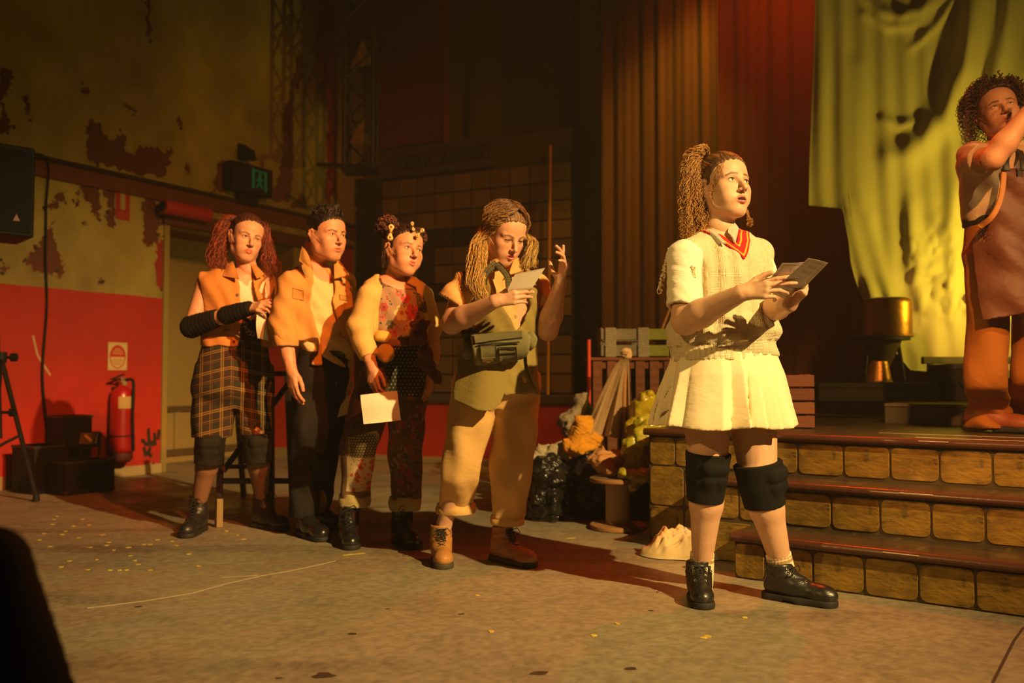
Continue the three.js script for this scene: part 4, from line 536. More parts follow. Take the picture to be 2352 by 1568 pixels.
{ // cable drum
  const c = G(1421, 1215).add(V(0, 0, -0.02)), t = thing('cable_drum', 'wooden cable drum with pale cardboard core beside the stage', 'cable drum', c), wd = mat([0.42, 0.2, 0.06], { roughness: 0.75, map: rep(woodT, 2) }), wt = mat([0.17, 0.13, 0.1], { roughness: 0.6 });
  part(t, 'flange', lathe([[0, 0.0], [0.155, 0], [0.16, 0.006], [0.16, 0.022], [0.155, 0.028], [0, 0.028]]), wd); part(t, 'core', lathe([[0.07, 0.028], [0.07, 0.262]]), mat([0.5, 0.4, 0.24], { roughness: 0.9 }), 'pale cardboard core'); part(t, 'flange', lathe([[0, 0.262], [0.155, 0.262], [0.16, 0.268], [0.16, 0.283], [0.155, 0.288], [0, 0.288]]), wd); part(t, 'top_face', cyl(0.148, 0.148, 0.003, 0, 0.2895, 0, 36), wt, 'grey worn top'); part(t, 'rope', tube([V(-0.05, 0.04, 0.07), V(-0.01, 0.034, 0.1), V(0.02, 0.033, 0.14), V(0.04, 0.02, 0.166), V(0.05, 0.006, 0.172)], 0.004, 24), mat([0.3, 0.15, 0.05]));
}
{ // heap of cloth on the floor by the steps: one crumpled sheet pushed together
  const c = G(1602, 1281), t = thing('cloth_heap', 'heap of cream and peach cloth on the floor beside the steps', 'cloth', c.clone());
  const f = (u, v) => { const a = u * 6.2832, r = v, x = Math.cos(a) * r, z = Math.sin(a) * r, rx = 0.24 * (1 + 0.12 * noise3(Math.cos(a) * 2.2, Math.sin(a) * 2.2, 5)), rz = 0.135 * (1 + 0.2 * noise3(Math.cos(a) * 2.6, Math.sin(a) * 2.6, 9)), X = x * rx, Z = z * rz, w1 = noise3(X * 5, Z * 5, 1) * 0.06, w2 = noise3(X * 5, Z * 5, 7) * 0.06;
    const ridge = (k, s) => 1 - Math.abs(noise3((X + w1) * k, (Z + w2) * k * 1.5, s)) * 2, fl = Math.max(0, ridge(8, 2)) ** 1.3 * 0.045 + Math.max(0, ridge(16, 5)) ** 1.3 * 0.026 + Math.max(0, ridge(30, 8)) * 0.008, dome = (0.085 + 0.12 * sstep(-0.05, 0.2, X) * sstep(0.12, -0.08, Z)) * Math.pow(Math.max(0, 1 - r * r), 0.65), y = dome + fl * Math.pow(Math.max(0, 1 - r ** 4), 0.8) + 0.004; return V(c.x + X + w1 * 0.6 * (1 - r), y, c.z + Z - 0.05 + w2 * 0.5 * (1 - r)); };
  const g = sheet(f, 130, 60, 0.004, 1), p = g.attributes.position, col = new Float32Array(p.count * 3), uvA = g.attributes.uv; for (let i = 0; i < p.count; i++) { const x = p.getX(i), z = p.getZ(i), n = fbm(x * 7 + 2, 3, z * 9, 2); col.set(n > 0.14 ? [0.62, 0.32, 0.13] : n < -0.18 ? [0.6, 0.52, 0.34] : [0.66, 0.49, 0.25], i * 3); uvA.setXY(i, x, z); } g.setAttribute('color', new THREE.BufferAttribute(col, 3)); wpart(t, 'cloth', g, mat([1, 1, 1], { vertexColors: true, roughness: 0.95, bump: rep(weaveT, 60), bumpScale: 0.001 }));
}
{ // copper pots on a stand at the back of the stage
  const br = mat([0.3, 0.14, 0.03], { metalness: 0.85, roughness: 0.4, bump: rep(crinkleT, 2), bumpScale: 0.002 }), d = 5.95, k = d / FPX, c = W(2038, 775, d), y0 = SH + 0.12;
  const st = thing('pot_stand', 'dark table stand under the big copper pot', 'stand', V(c.x - 0.06, y0, c.z)), H = c.y - y0; part(st, 'top', cyl(0.2, 0.2, 0.02, 0, H - 0.01, 0, 32), black); part(st, 'funnel', lathe([[0.07, H - 0.2], [0.15, H - 0.02]]), mat([0.06, 0.035, 0.015], { roughness: 0.5 })); for (const a of [0.5, 2.6, 4.7]) part(st, 'leg', rod(V(Math.cos(a) * 0.17, 0, Math.sin(a) * 0.17), V(Math.cos(a) * 0.12, H - 0.02, Math.sin(a) * 0.12), 0.014), black);
  const p = thing('copper_pot', 'large upturned copper pot on the dark stand', 'pot', c.clone().setY(c.y + 0.001)), h = (775 - 685) * k, r = 54 * k; part(p, 'body', lathe([[r * 0.98, 0], [r, 0.01], [r, h * 0.85], [r * 0.95, h * 0.96], [r * 0.8, h], [0, h * 1.01]]), br); part(p, 'rim', new THREE.TorusGeometry(r, 0.008, 8, 48).rotateX(Math.PI / 2).translate(0, 0.008, 0), br);
  const q = W(2022, 880, d - 0.1), s = thing('copper_cup', 'small upturned copper cup below the big pot', 'cup', V(W(2022, 880, 5.6).x, SH + 0.119 + 0.116, -5.62)), hh = 0.14; part(s, 'body', lathe([[0.082, 0], [0.08, 0.006], [0.055, hh * 0.97], [0.045, hh], [0, hh]]), br); part(s, 'rim', new THREE.TorusGeometry(0.082, 0.005, 8, 40).rotateX(Math.PI / 2).translate(0, 0.005, 0), br);
  const low = thing('low_bench', 'long low black bench at the back of the stage', 'bench', V(W(2000, 900, 5.6).x, SH + 0.119, -5.6)); part(low, 'top', box(0.75, 0.03, 0.25, 0, 0.1, 0, 0.005), black); part(low, 'front', box(0.75, 0.085, 0.02, 0, 0.0425, 0.11, 0.004), black); for (const x of [-0.35, 0.35]) part(low, 'end', box(0.02, 0.085, 0.22, x, 0.0425, 0, 0.003), black);
  const cs = thing('equipment_case', 'black case on the stage behind the orange trousers', 'case', V(W(2190, 905, 5.7).x, SH + 0.119, -5.65)); part(cs, 'shell', box(0.26, 0.2, 0.25, 0, 0.1, 0, 0.01), black); part(cs, 'lid', box(0.265, 0.035, 0.255, 0, 0.217, 0, 0.006), mat([0.02, 0.018, 0.014], { roughness: 0.5 })); part(cs, 'handle', tube([V(-0.05, 0.13, 0.13), V(-0.04, 0.1, 0.15), V(0.04, 0.1, 0.15), V(0.05, 0.13, 0.13)], 0.006), black);
  const ra = thing('low_rail', 'low dark rail running along the back of the stage', 'rail', V(3.3, SH + 0.12, -6.0)), ry = W(2130, 828, 6.1).y - SH - 0.12; part(ra, 'bar', box(0.95, 0.05, 0.04, 0.0, ry, 0, 0.006), mat([0.07, 0.055, 0.018], { roughness: 0.6 })); for (const x of [-0.42, 0.02, 0.42]) part(ra, 'post', box(0.035, ry, 0.035, x, ry / 2, 0, 0.004), black);
}
// ================= CONFETTI =================
{
  const cm = [mat([0.68, 0.5, 0.06], { roughness: 0.7 }), mat([0.6, 0.42, 0.05], { roughness: 0.7 })], geo = [0, 1, 2].map((k) => { const s = new THREE.Shape(); for (let i = 0; i < 7; i++) { const a = i / 7 * 6.283, r = 0.011 * (0.75 + 0.4 * hash3(i, k, 3)); i ? s.lineTo(Math.cos(a) * r, Math.sin(a) * r) : s.moveTo(Math.cos(a) * r, Math.sin(a) * r); } return new THREE.ExtrudeGeometry(s, { depth: 0.0015, bevelEnabled: false }).rotateX(-Math.PI / 2); });
  const spots = [[1097, 1367], [1128, 1450], [1365, 1459], [1418, 1432], [1616, 1464], [1626, 1461], [1710, 1418], [455, 1299], [433, 1272], [395, 1243], [362, 1239], [344, 1250], [300, 1276], [318, 1296], [253, 1309], [345, 1309], [290, 1309], [160, 1288], [222, 1285], [206, 1257], [142, 1227], [150, 1220], [120, 1204], [123, 1193], [130, 1185], [205, 1205], [250, 1245], [262, 1263], [295, 1257], [330, 1250], [245, 1252], [405, 1253], [520, 1219], [545, 1229], [560, 1238], [115, 1255], [90, 1240], [100, 1225], [140, 1302], [200, 1308], [275, 1309], [180, 1235], [310, 1287], [235, 1228], [168, 1208], [190, 1192]];
  spots.forEach(([x, y], i) => { const near = x > 1000, p = G(x, y, 0.0005), L = near ? null : 'small yellow paper confetti scattered on the floor at left', o = one('confetti', L ?? ['yellow confetti in front of the tan boots', 'yellow confetti on the floor left of centre, near the bottom', 'flat yellow confetti on the open floor at centre', 'curled yellow confetti between the tan and black boots', 'folded yellow confetti below the black boots', 'yellow confetti beside a folded one below the black boots', 'yellow confetti just in front of the black boots'][i], 'confetti', geo[i % 3], cm[i % 2], p, near ? null : 'yellow confetti at left'); o.rotation.y = i * 1.7; const s = near ? 1.15 : 1.25; o.scale.set(s, 1, s * 0.8); });
  const tp = (label, a, b, w) => { const p = G(...a, 0.0005), q = G(...b, 0.0005); one('tape_mark', label, 'tape', box(p.distanceTo(q), 0.0012, w, 0, 0.0006, 0, 0.0004).rotateY(-Math.atan2(q.z - p.z, q.x - p.x)), mat([0.55, 0.5, 0.06], { roughness: 0.6 }), p.clone().lerp(q, 0.5).setY(0.0005)); }; tp('yellow tape strip under the polished boot', [787, 1275], [838, 1270], 0.02); tp('thin yellow tape strip before the black bag', [1300, 1236], [1322, 1235], 0.012);
}

// ================= PEOPLE: shared anatomy =================
const skinM = (bumpy) => mat([1, 1, 1], { vertexColors: true, roughness: 0.55, bump: rep(grainT, 9), bumpScale: 0.00016, sheen: 0.12 });
const hairM = mat([1, 1, 1], { vertexColors: true, roughness: 0.5 });
const e2 = (c) => [Math.sin(c), Math.cos(c)];
// head in its own axes: eyes at height 0, face towards +z, +x is the person's left
function headField(h) {
  const F = new Field(), m = h.male ? 1 : 0, op = h.open ?? 0, jw = h.jaw ?? (m ? 1.06 : 0.98), ck = h.cheek ?? 0;
  F.ell(V(0, 0.045, -0.014), 0.0765, 0.083, 0.097, 0.02);
  F.ell(V(0, -0.018, 0.018), 0.066 * jw, 0.072, 0.07, 0.035);
  F.ell(V(0, 0.045, 0.034), 0.062, 0.05, 0.05, 0.03);
  F.ell(V(0, -0.07, 0.035), 0.045 * jw, 0.04, 0.046, 0.03);
  for (const s of [-1, 1]) {
    F.cap(V(s * 0.058 * jw, -0.03, -0.008), V(s * 0.047 * jw, -0.07, 0.012), 0.017, 0.016, 0.03);
    F.cap(V(s * 0.047 * jw, -0.07, 0.012), V(s * 0.015, -0.1, 0.058), 0.016, 0.017, 0.025);
    F.ell(V(s * 0.04, -0.026, 0.056), 0.024 + ck, 0.022 + ck, 0.023 + ck * 0.5, 0.022);
    F.ell(V(s * 0.034, -0.058, 0.056), 0.02 + ck, 0.022, 0.02 + ck * 0.6, 0.022);
  }
  F.ell(V(0, -0.098, 0.064), 0.019 + m * 0.004, 0.015, 0.017, 0.022);
  F.ell(V(0, -0.064, 0.068), 0.027, 0.024, 0.022, 0.016);                                   // muzzle
  for (const s of [-1, 1]) F.cut(fEll(V(s * 0.033, -0.001, 0.1), 0.021, 0.0135, 0.021), 0.014);   // sockets
  for (const s of [-1, 1]) F.cap(V(s * 0.046, 0.019, 0.068), V(s * 0.014, 0.0165, 0.083), 0.008 + m * 0.0015, 0.008 + m * 0.0015, 0.014);
  const nl = h.nose ?? 1;
  F.cap(V(0, 0.01, 0.084), V(0, -0.03, 0.083 + 0.026 * nl), 0.0075, 0.0088, 0.012); F.ell(V(0, -0.034, 0.083 + 0.0265 * nl), 0.0088, 0.0082, 0.0088, 0.008);
  for (const s of [-1, 1]) F.ell(V(s * 0.0115, -0.0375, 0.097), 0.0064, 0.0058, 0.0078, 0.007);
  for (const s of [-1, 1]) F.cut(fEll(V(s * 0.0062, -0.0445, 0.1025), 0.0038, 0.0032, 0.0052), 0.002);
  // lids over the eyeballs, then the opening between them
  for (const s of [-1, 1]) F.ell(V(s * 0.0315, 0, 0.0725), 0.0152, 0.0142, 0.0142, 0.006);
  const oh = h.eye ?? 0.0052;
  for (const s of [-1, 1]) F.cut((() => { const f = fCap(V(s * 0.0225, -0.0012, 0.088), V(s * 0.0425, 0.0002, 0.0835), 0.0018, 0.0012), g = fEll(V(s * 0.0318, 0, 0.0885), 0.0112, oh, 0.0085); return (x, y, z) => Math.min(f(x, y, z), g(x, y, z)); })(), 0.0012);
  // mouth
  const my = -0.0665, fr = h.frown ?? 0, mw = h.mouth ?? 0.0225;
  for (const s of [-1, 1]) {
    F.cap(V(s * mw, my + 0.0005 - fr, 0.0815), V(s * 0.005, my + 0.0062 + op * 0.002, 0.0945), 0.0028, 0.0048, 0.005);
    F.cap(V(s * mw * 0.9, my - 0.0025 - fr - op * 0.003, 0.081), V(s * 0.003, my - 0.0072 - op * 0.007, 0.0925), 0.0032, 0.0057, 0.005);
  }
  F.cut(fEll(V(0, my - 0.0006 - op * 0.0025, 0.095), mw * 0.86, 0.0011 + op * 0.0045, 0.0125), 0.0015);
  // ears
  for (const s of [-1, 1]) {
    F.chain([[V(s * 0.0735, -0.03, -0.008), 0.006], [V(s * 0.0775, -0.018, -0.016), 0.0052], [V(s * 0.083, 0.002, -0.026), 0.0048], [V(s * 0.084, 0.018, -0.022), 0.0048], [V(s * 0.079, 0.024, -0.01), 0.0046], [V(s * 0.0755, 0.014, -0.002), 0.004]], 0.004);
    F.ell(V(s * 0.076, -0.003, -0.014), 0.0048, 0.022, 0.012, 0.006); F.ell(V(s * 0.0745, -0.033, -0.008), 0.0055, 0.0085, 0.007, 0.005); F.cap(V(s * 0.0735, -0.012, -0.001), V(s * 0.0735, -0.004, -0.001), 0.0045, 0.0045, 0.004);
  }
  return F;
}
const dSeg = (x, y, ax, ay, bx, by) => { const px = x - ax, py = y - ay, ex = bx - ax, ey = by - ay, t = clamp((px * ex + py * ey) / (ex * ex + ey * ey), 0, 1); return Math.hypot(px - ex * t, py - ey * t); };
function faceColor(h) {
  const sk = h.skin, op = h.open ?? 0, br = h.brow ?? [0.1, 0.045, 0.02], bt = h.browTilt ?? 0, bw_ = h.browWide ?? 0.0035, lip = h.lip ?? [0.5, 0.16, 0.12], my = -0.0665, fr = h.frown ?? 0;
  const mixc = (a, b, t) => [mix(a[0], b[0], t), mix(a[1], b[1], t), mix(a[2], b[2], t)];
  return (x, y, z) => {
    const n = 1 + 0.05 * noise3(x * 90, y * 90, z * 90) + 0.04 * noise3(x * 25, y * 25, z * 25); let c = [sk[0] * n, sk[1] * n, sk[2] * n]; const ax = Math.abs(x);
    if (z > 0.03) {
      if (h.blush) c = mixc(c, [0.5, 0.12, 0.07], h.blush * Math.exp(-((ax - 0.043) ** 2 / 2.2e-4 + (y + 0.028) ** 2 / 1.6e-4)));
      if (h.dirt) c = mixc(c, [0.3, 0.1, 0.05], h.dirt * sstep(0.08, 0.4, fbm(x * 30 + 3, y * 30, z * 30 + h.dirt * 9, 3)));
      if (h.beard) { const q = sstep(-0.045, -0.06, y) * (1 - sstep(0.012, 0.0, Math.hypot(x * 0.6, y - my))) + sstep(-0.05, -0.03, -z) * 0; c = mixc(c, [0.1, 0.05, 0.03], h.beard * clamp(q, 0, 1) * (0.7 + 0.3 * noise3(x * 500, y * 500, z * 500))); }
      // brows: hairs on the ridge
      const bd = dSeg(ax, y, 0.015, 0.0175 + bt, 0.035, 0.0225 + bt * 0.2) , b2 = dSeg(ax, y, 0.035, 0.0225 + bt * 0.2, 0.05, 0.0165 - bt * 0.3), bb = Math.min(bd, b2 + 0.0008); c = mixc(c, br, 0.9 * (1 - sstep(bw_ * 0.55, bw_ * 1.25, bb)));
      // lash lines and lid make-up
      if (z > 0.06) { const ex = (ax - 0.032) / 0.0125, up = Math.abs(y - (h.eye ?? 0.0052) * Math.sqrt(Math.max(0, 1 - ex * ex)) - 0.0012), lo = Math.abs(y + (h.eye ?? 0.0052) * Math.sqrt(Math.max(0, 1 - ex * ex)) + 0.0008), on = 1 - sstep(0.95, 1.15, Math.abs(ex)); c = mixc(c, [0.035, 0.015, 0.01], on * (h.liner ?? 0.8) * (1 - sstep(0.0009, 0.0024, up))); c = mixc(c, [0.1, 0.035, 0.02], on * 0.55 * (h.liner ?? 0.8) * (1 - sstep(0.0006, 0.002, lo))); if (h.shadow) c = mixc(c, [0.3, 0.1, 0.05], h.shadow * Math.exp(-((ax - 0.034) ** 2 / 1.4e-4 + (y - 0.0085) ** 2 / 4e-5))); }
      // lips
      const mw = h.mouth ?? 0.0225, q = Math.sqrt(Math.max(0, 1 - (x / mw) ** 2)), yu = my + 0.0105 * q - fr * (1 - q), yl = my - 0.0135 * q - op * 0.009 * q - fr * (1 - q); if (ax < mw + 0.001 && z > 0.07) c = mixc(c, lip, 0.85 * sstep(yl - 0.0016, yl + 0.0012, y) * (1 - sstep(yu - 0.0012, yu + 0.0016, y)));
      if (op > 0.2 && ax < mw * 0.72 && Math.abs(y - my + op * 0.0035) < 0.0035 + op * 0.0028 && z < 0.0915) c = y > my + 0.0012 - op * 0.001 && z > 0.084 ? [0.6, 0.52, 0.42] : [0.05, 0.012, 0.01];
    }
    return c;
  };
}
function eyeball(parent, HM, s, look, iris) {
  const g = new THREE.SphereGeometry(0.0122, 30, 40); g.rotateX(Math.PI / 2); const c = new Float32Array(g.attributes.position.count * 3), p = g.attributes.position;
  for (let i = 0; i < p.count; i++) { const a = Math.acos(clamp(p.getZ(i) / 0.0122, -1, 1)); c.set(a < 0.2 ? [0.006, 0.005, 0.005] : a < 0.46 ? iris.map((q) => q * (a > 0.4 ? 0.45 : 1)) : [0.66, 0.6, 0.54], i * 3); }
  g.setAttribute('color', new THREE.BufferAttribute(c, 3)); g.rotateX(-look[1]); g.rotateY(look[0]); g.translate(s * 0.0315, 0, 0.0722); g.applyMatrix4(HM);
  wpart(parent, 'eye', g, mat([1, 1, 1], { vertexColors: true, roughness: 0.12, coat: 1 }));
}
// hand in its own axes: wrist at 0, fingers along +y, palm faces +z, thumb on +x for a right hand
function handGeo(o) {
  const F = new Field(), s = o.side, q = o.s ?? 1, w = o.fat ?? 1, nails = [];
  const dir = o.dir.clone().normalize(), pz = o.palm.clone().addScaledVector(dir, -o.palm.dot(dir)).normalize(), xx = dir.clone().cross(pz), M = new THREE.Matrix4().makeBasis(xx, dir, pz).scale(V(q, q, q)).setPosition(o.wrist);
  const roots = [[0.026, 0.086, 0.0], [0.0085, 0.092, -0.001], [-0.0095, 0.088, 0.0], [-0.026, 0.078, 0.003]], len = [[0.041, 0.026, 0.02], [0.046, 0.03, 0.021], [0.043, 0.028, 0.021], [0.034, 0.021, 0.018]], rad = [0.0091, 0.0093, 0.0088, 0.0078];
  F.cap(V(0, 0.0, 0), V(0, 0.022, 0.002), 0.022 * w, 0.023 * w, 0.012); F.cap(V(-0.011 * s, -0.006, 0), V(0.012 * s, -0.006, 0), 0.017 * w, 0.0175 * w, 0.01);
  if (o.elbow) { const e = o.elbow.clone().sub(o.wrist).normalize(), l = V(e.dot(xx), e.dot(dir), e.dot(pz)); F.cap(V(0, 0, 0), l.multiplyScalar(0.04), 0.0255 * w, 0.0275 * w, 0.015); }
  roots.forEach((r, i) => {
    const b = V(r[0] * s, r[1], r[2]); F.cap(V(r[0] * s * 0.5, 0.016, 0.002), b, 0.0125 * w, 0.0108 * w, 0.011);
    const c = o.curl[i], sp = (o.spread?.[i] ?? [0.1, 0.02, -0.05, -0.12][i]) * s; let a = 0, p = b.clone();
    for (let k = 0; k < 3; k++) { a += c[k]; const d = V(Math.sin(sp), Math.cos(sp) * Math.cos(a), Math.sin(a)).normalize(), n = p.clone().addScaledVector(d, len[i][k]); F.cap(p, n, rad[i] * (1 - k * 0.07) * w, rad[i] * (1 - k * 0.07 - 0.1) * w, k ? 0.002 : 0.006); if (k === 2) nails.push([n.clone().addScaledVector(V(0, Math.sin(a), -Math.cos(a)), rad[i] * 0.6).addScaledVector(d, -0.002), rad[i] * 0.62]); p = n; }
  });
  const t = o.thumb ?? [[0.7, 0.65, 0.3], [0.45, 0.85, 0.3], [0.3, 0.95, 0.2]]; let p = V(0.017 * s, 0.018, 0.006); const tl = [0.042, 0.033, 0.027], tr = [0.0135, 0.0112, 0.0102, 0.0085];
  t.forEach((d, k) => { const n = p.clone().addScaledVector(V(d[0] * s, d[1], d[2]).normalize(), tl[k]); F.cap(p, n, tr[k] * w, tr[k + 1] * w, k ? 0.003 : 0.012); if (k === 2) nails.push([n.clone().add(V(0.003 * s, 0, -0.004)), 0.006]); p = n; });
  const sk = o.skin; return mesh(F, o.cell ?? 0.0028, { matrix: M, slack: 0.012, color: (x, y, z) => { const n = 1 + 0.06 * noise3(x * 120, y * 120, z * 120); for (const [c, r] of nails) if (Math.hypot(x - c.x, y - c.y, z - c.z) < r) return o.nail ?? [sk[0] * 1.1, sk[1] * 1.05, sk[2] * 1.05]; const red = sstep(0.09, 0.17, y) * 0.12; return [sk[0] * n, sk[1] * n * (1 - red), sk[2] * n * (1 - red)]; } });
}
// ellipse rings read as [left, right, height] at a distance; the ellipse is turned with the body
const ringsAt = (D, list, yaw, grow = 0) => list.map(([l, r, y, dd = 0, ratio = 0.66]) => { const a = W(l, y, D + dd), b = W(r, y, D + dd), w = a.distanceTo(b) / 2, view = Math.atan2(-(a.x + b.x) / 2, D + dd), q = yaw - view, k = Math.sqrt(Math.cos(q) ** 2 + (ratio * Math.sin(q)) ** 2), rx = w / k + grow; return [(a.x + b.x) / 2, a.y, -(D + dd), rx, ratio * rx + grow * 0.3]; });
function headOf(t, cfg) {
  const h = cfg.head, s = h.s ?? 1.04, E = new THREE.Euler(-h.pitch, h.yaw, h.roll, 'YXZ'), q = new THREE.Quaternion().setFromEuler(E), eye = W(h.eye[0], h.eye[1], cfg.D + (h.dd ?? -0.06)), org = eye.clone().sub(V(0, 0, 0.082 * s).applyQuaternion(q)), HM = new THREE.Matrix4().compose(org, q, V(s, s, s)), inv = HM.clone().invert();
  const F = headField({ ...h.face, eye: h.face.eye }), nb = cfg.neck.clone().applyMatrix4(inv), nr = (cfg.neckR ?? 0.052) / s; F.p.unshift({ f: fCap(V(0, -0.05, -0.022), nb, nr * 0.98, nr * 1.04), k: 0.02, s: 0 }); F.grow(nb, 0.04);
  const g = mesh(F, cfg.headCell ?? 0.0034, { matrix: HM, slack: 0.012, color: faceColor({ ...h.face, skin: cfg.skin }) });
  for (const e of [-1, 1]) eyeball(t, HM, e, h.look ?? [0, 0], h.iris ?? [0.12, 0.14, 0.09]);
  const oh = h.face.eye ?? 0.0052; for (const e of [-1, 1]) { const pts = []; for (let i = 0; i <= 8; i++) { const x = mix(0.0205, 0.0445, i / 8), ex = (x - 0.032) / 0.0128, y = (oh + 0.0006) * Math.sqrt(Math.max(0, 1 - ex * ex)) + (i > 6 ? 0.0006 : 0), z = 0.0725 + Math.sqrt(Math.max(1e-6, 0.01475 ** 2 - ((x - 0.0315) * 0.97) ** 2 - y * y)); pts.push(V(e * x, y, z + 0.0006).applyMatrix4(HM)); } wpart(t, 'lashes', tube(pts, 0.0011 * (h.face.liner ?? 0.8) + 0.0003, 16, 5), mat([0.02, 0.01, 0.007])); }
  return { g, HM, L: (x, y, z) => V(x, y, z).applyMatrix4(HM) };
}
function skinOf(cfg, F, cell = 0.008) { const sk = cfg.skin; return mesh(F, cell, { color: (x, y, z) => { const n = 1 + 0.05 * noise3(x * 40, y * 40, z * 40) + 0.05 * noise3(x * 140, y * 140, z * 140); return [sk[0] * n, sk[1] * n, sk[2] * n]; } }); }
const joinSkin = (list) => mergeGeometries(list.map((g) => { const q = g.clone(); for (const n of Object.keys(q.attributes)) if (!['position', 'normal', 'uv', 'color'].includes(n)) q.deleteAttribute(n); return q; }));
// arm: shoulder, elbow, wrist
const armOf = (F, a, r = [0.05, 0.04, 0.026]) => { const m = a[1].clone().lerp(a[2], 0.3); F.cap(a[0], a[1], r[0], r[1], 0.03); F.cap(a[1], m, r[1], r[1] * 1.06, 0.02); F.cap(m, a[2], r[1] * 1.06, r[2], 0.02); };
const legOf = (F, a, r) => { const c = a[1].clone().lerp(a[2], 0.32); F.cap(a[0], a[1], r[0], r[1], 0.03); F.cap(a[1], c, r[1] * 0.95, r[2], 0.02); F.cap(c, a[2], r[2], r[3], 0.02); };
// lace-up boot: toe points along yaw, standing on the floor
function boot(t, cfg) {
  const { at, yaw, s = 1, color = [0.012, 0.011, 0.011], sole = [0.014, 0.012, 0.011], h = 0.2, laces = [0.012, 0.011, 0.01], eyelet = null, rough = 0.38, lean = [0, 0], cell = 0.0055, toe = 0.165, shine = 0.3, low = false } = cfg;
  const M = new THREE.Matrix4().compose(at, new THREE.Quaternion().setFromEuler(new THREE.Euler(0, yaw, 0)), V(s, s, s)), F = new Field();
  F.cap(V(0, 0.052, -0.05), V(0, 0.056, 0.04), 0.037, 0.04, 0.02); F.cap(V(0, 0.056, 0.04), V(0.004, 0.038, toe - 0.03), 0.04, 0.034, 0.03); F.ell(V(0.004, 0.04, toe - 0.03), 0.044, 0.036, 0.058, 0.02); F.cap(V(0, 0.07, 0.02), V(0, 0.1, -0.012), 0.037, 0.042, 0.03);
  const top = V(lean[0], h, -0.018 + lean[1]); if (!low) { F.cap(V(0, 0.085, -0.022), top, 0.046, 0.05, 0.03); F.cut(fPlane(V(0, h - 0.004, 0), V(0, -1, 0.08)), 0.004); F.cut(fCap(V(0, 0.11, -0.02), top.clone().setY(h + 0.05), 0.037, 0.043), 0.003); }
  else F.cut(fCap(V(0, 0.085, -0.03), V(0, 0.2, -0.03), 0.034, 0.04), 0.004);
  F.cut(fPlane(V(0, 0.02, 0), V(0, 1, 0)), 0.003); F.disp = (x, y, z) => -0.0016 * Math.sin(y * 210 + 2 * Math.sin(x * 60)) * sstep(0.08, 0.1, y) * sstep(0.17, 0.12, y) - 0.0012 * fbm(x * 40, y * 40, z * 40, 2);
  const B = new THREE.Group(); B.name = 'boot'; if (low) B.name = 'shoe'; if (cfg.label) B.userData.label = cfg.label; t.add(B);
  const ug = mesh(F, cell, { matrix: M, uv: (x, y, z) => [z * 4, y * 4] }); wpart(B, 'upper', ug, mat(color, { roughness: rough, bump: rep(crinkleT, 4), bumpScale: 0.0012, coat: shine }));
  const S = new Field(); S.cap(V(0, 0.012, -0.055), V(0, 0.012, 0.04), 0.041, 0.043, 0.02); S.cap(V(0, 0.012, 0.04), V(0.005, 0.012, toe - 0.02), 0.043, 0.047, 0.03); S.keep((x, y, z) => Math.max(y - 0.026, -y), 0.002); S.cut(fBox(V(0, 0, 0.022), 0.08, 0.009, 0.022), 0.004);
  wpart(B, 'sole', mesh(S, cell, { matrix: M }), mat(sole, { roughness: 0.7 }));
  const L = new Strands(), n = low ? 3 : 7, pt = (k, sd) => { const u = k / (n - 1), y = low ? mix(0.078, 0.1, u) : mix(0.085, h - 0.02, Math.pow(u, 1.15)), z = low ? mix(0.07, 0.035, u) : mix(0.085, 0.032 + lean[1], Math.pow(u, 0.55)); return V(sd * mix(0.017, 0.024, u) + lean[0] * u, y, z); };
  for (let k = 0; k < n; k++) for (const sd of [-1, 1]) { const a = pt(k, sd), b = pt(Math.min(k + 1, n - 1), -sd), m = a.clone().lerp(b, 0.5).add(V(0, 0.004, 0.008)); L.add([a, m, b].map((p) => p.clone().applyMatrix4(M)), 0.0022 * s, 0.0022 * s, laces, 5); }
  if (!cfg.nobow) { const k = pt(n - 1, 0).add(V(0, 0, 0.01)); for (const sd of [-1, 1]) { L.add([k, k.clone().add(V(sd * 0.025, 0.01, 0.012)), k.clone().add(V(sd * 0.045, -0.012, 0.012)), k.clone().add(V(sd * 0.03, -0.022, 0.01)), k].map((p) => p.clone().applyMatrix4(M)), 0.002 * s, 0.002 * s, laces, 5); L.add([k, k.clone().add(V(sd * 0.016, -0.03, 0.012)), k.clone().add(V(sd * 0.022, -0.06, 0.012))].map((p) => p.clone().applyMatrix4(M)), 0.002 * s, 0.0018 * s, laces, 5); } }
  wpart(B, 'laces', L.build(), mat([1, 1, 1], { vertexColors: true, roughness: 0.8 }));
  if (eyelet) for (let k = 0; k < n; k++) for (const sd of [-1, 1]) { const g = new THREE.TorusGeometry(0.0042, 0.0013, 6, 12); g.rotateX(-0.5).rotateY(sd * 0.5); g.translate(...pt(k, sd * 1.12).add(V(0, 0, -0.002)).toArray()); g.applyMatrix4(M); wpart(B, 'eyelet', g, eyelet); }
  return B;
}
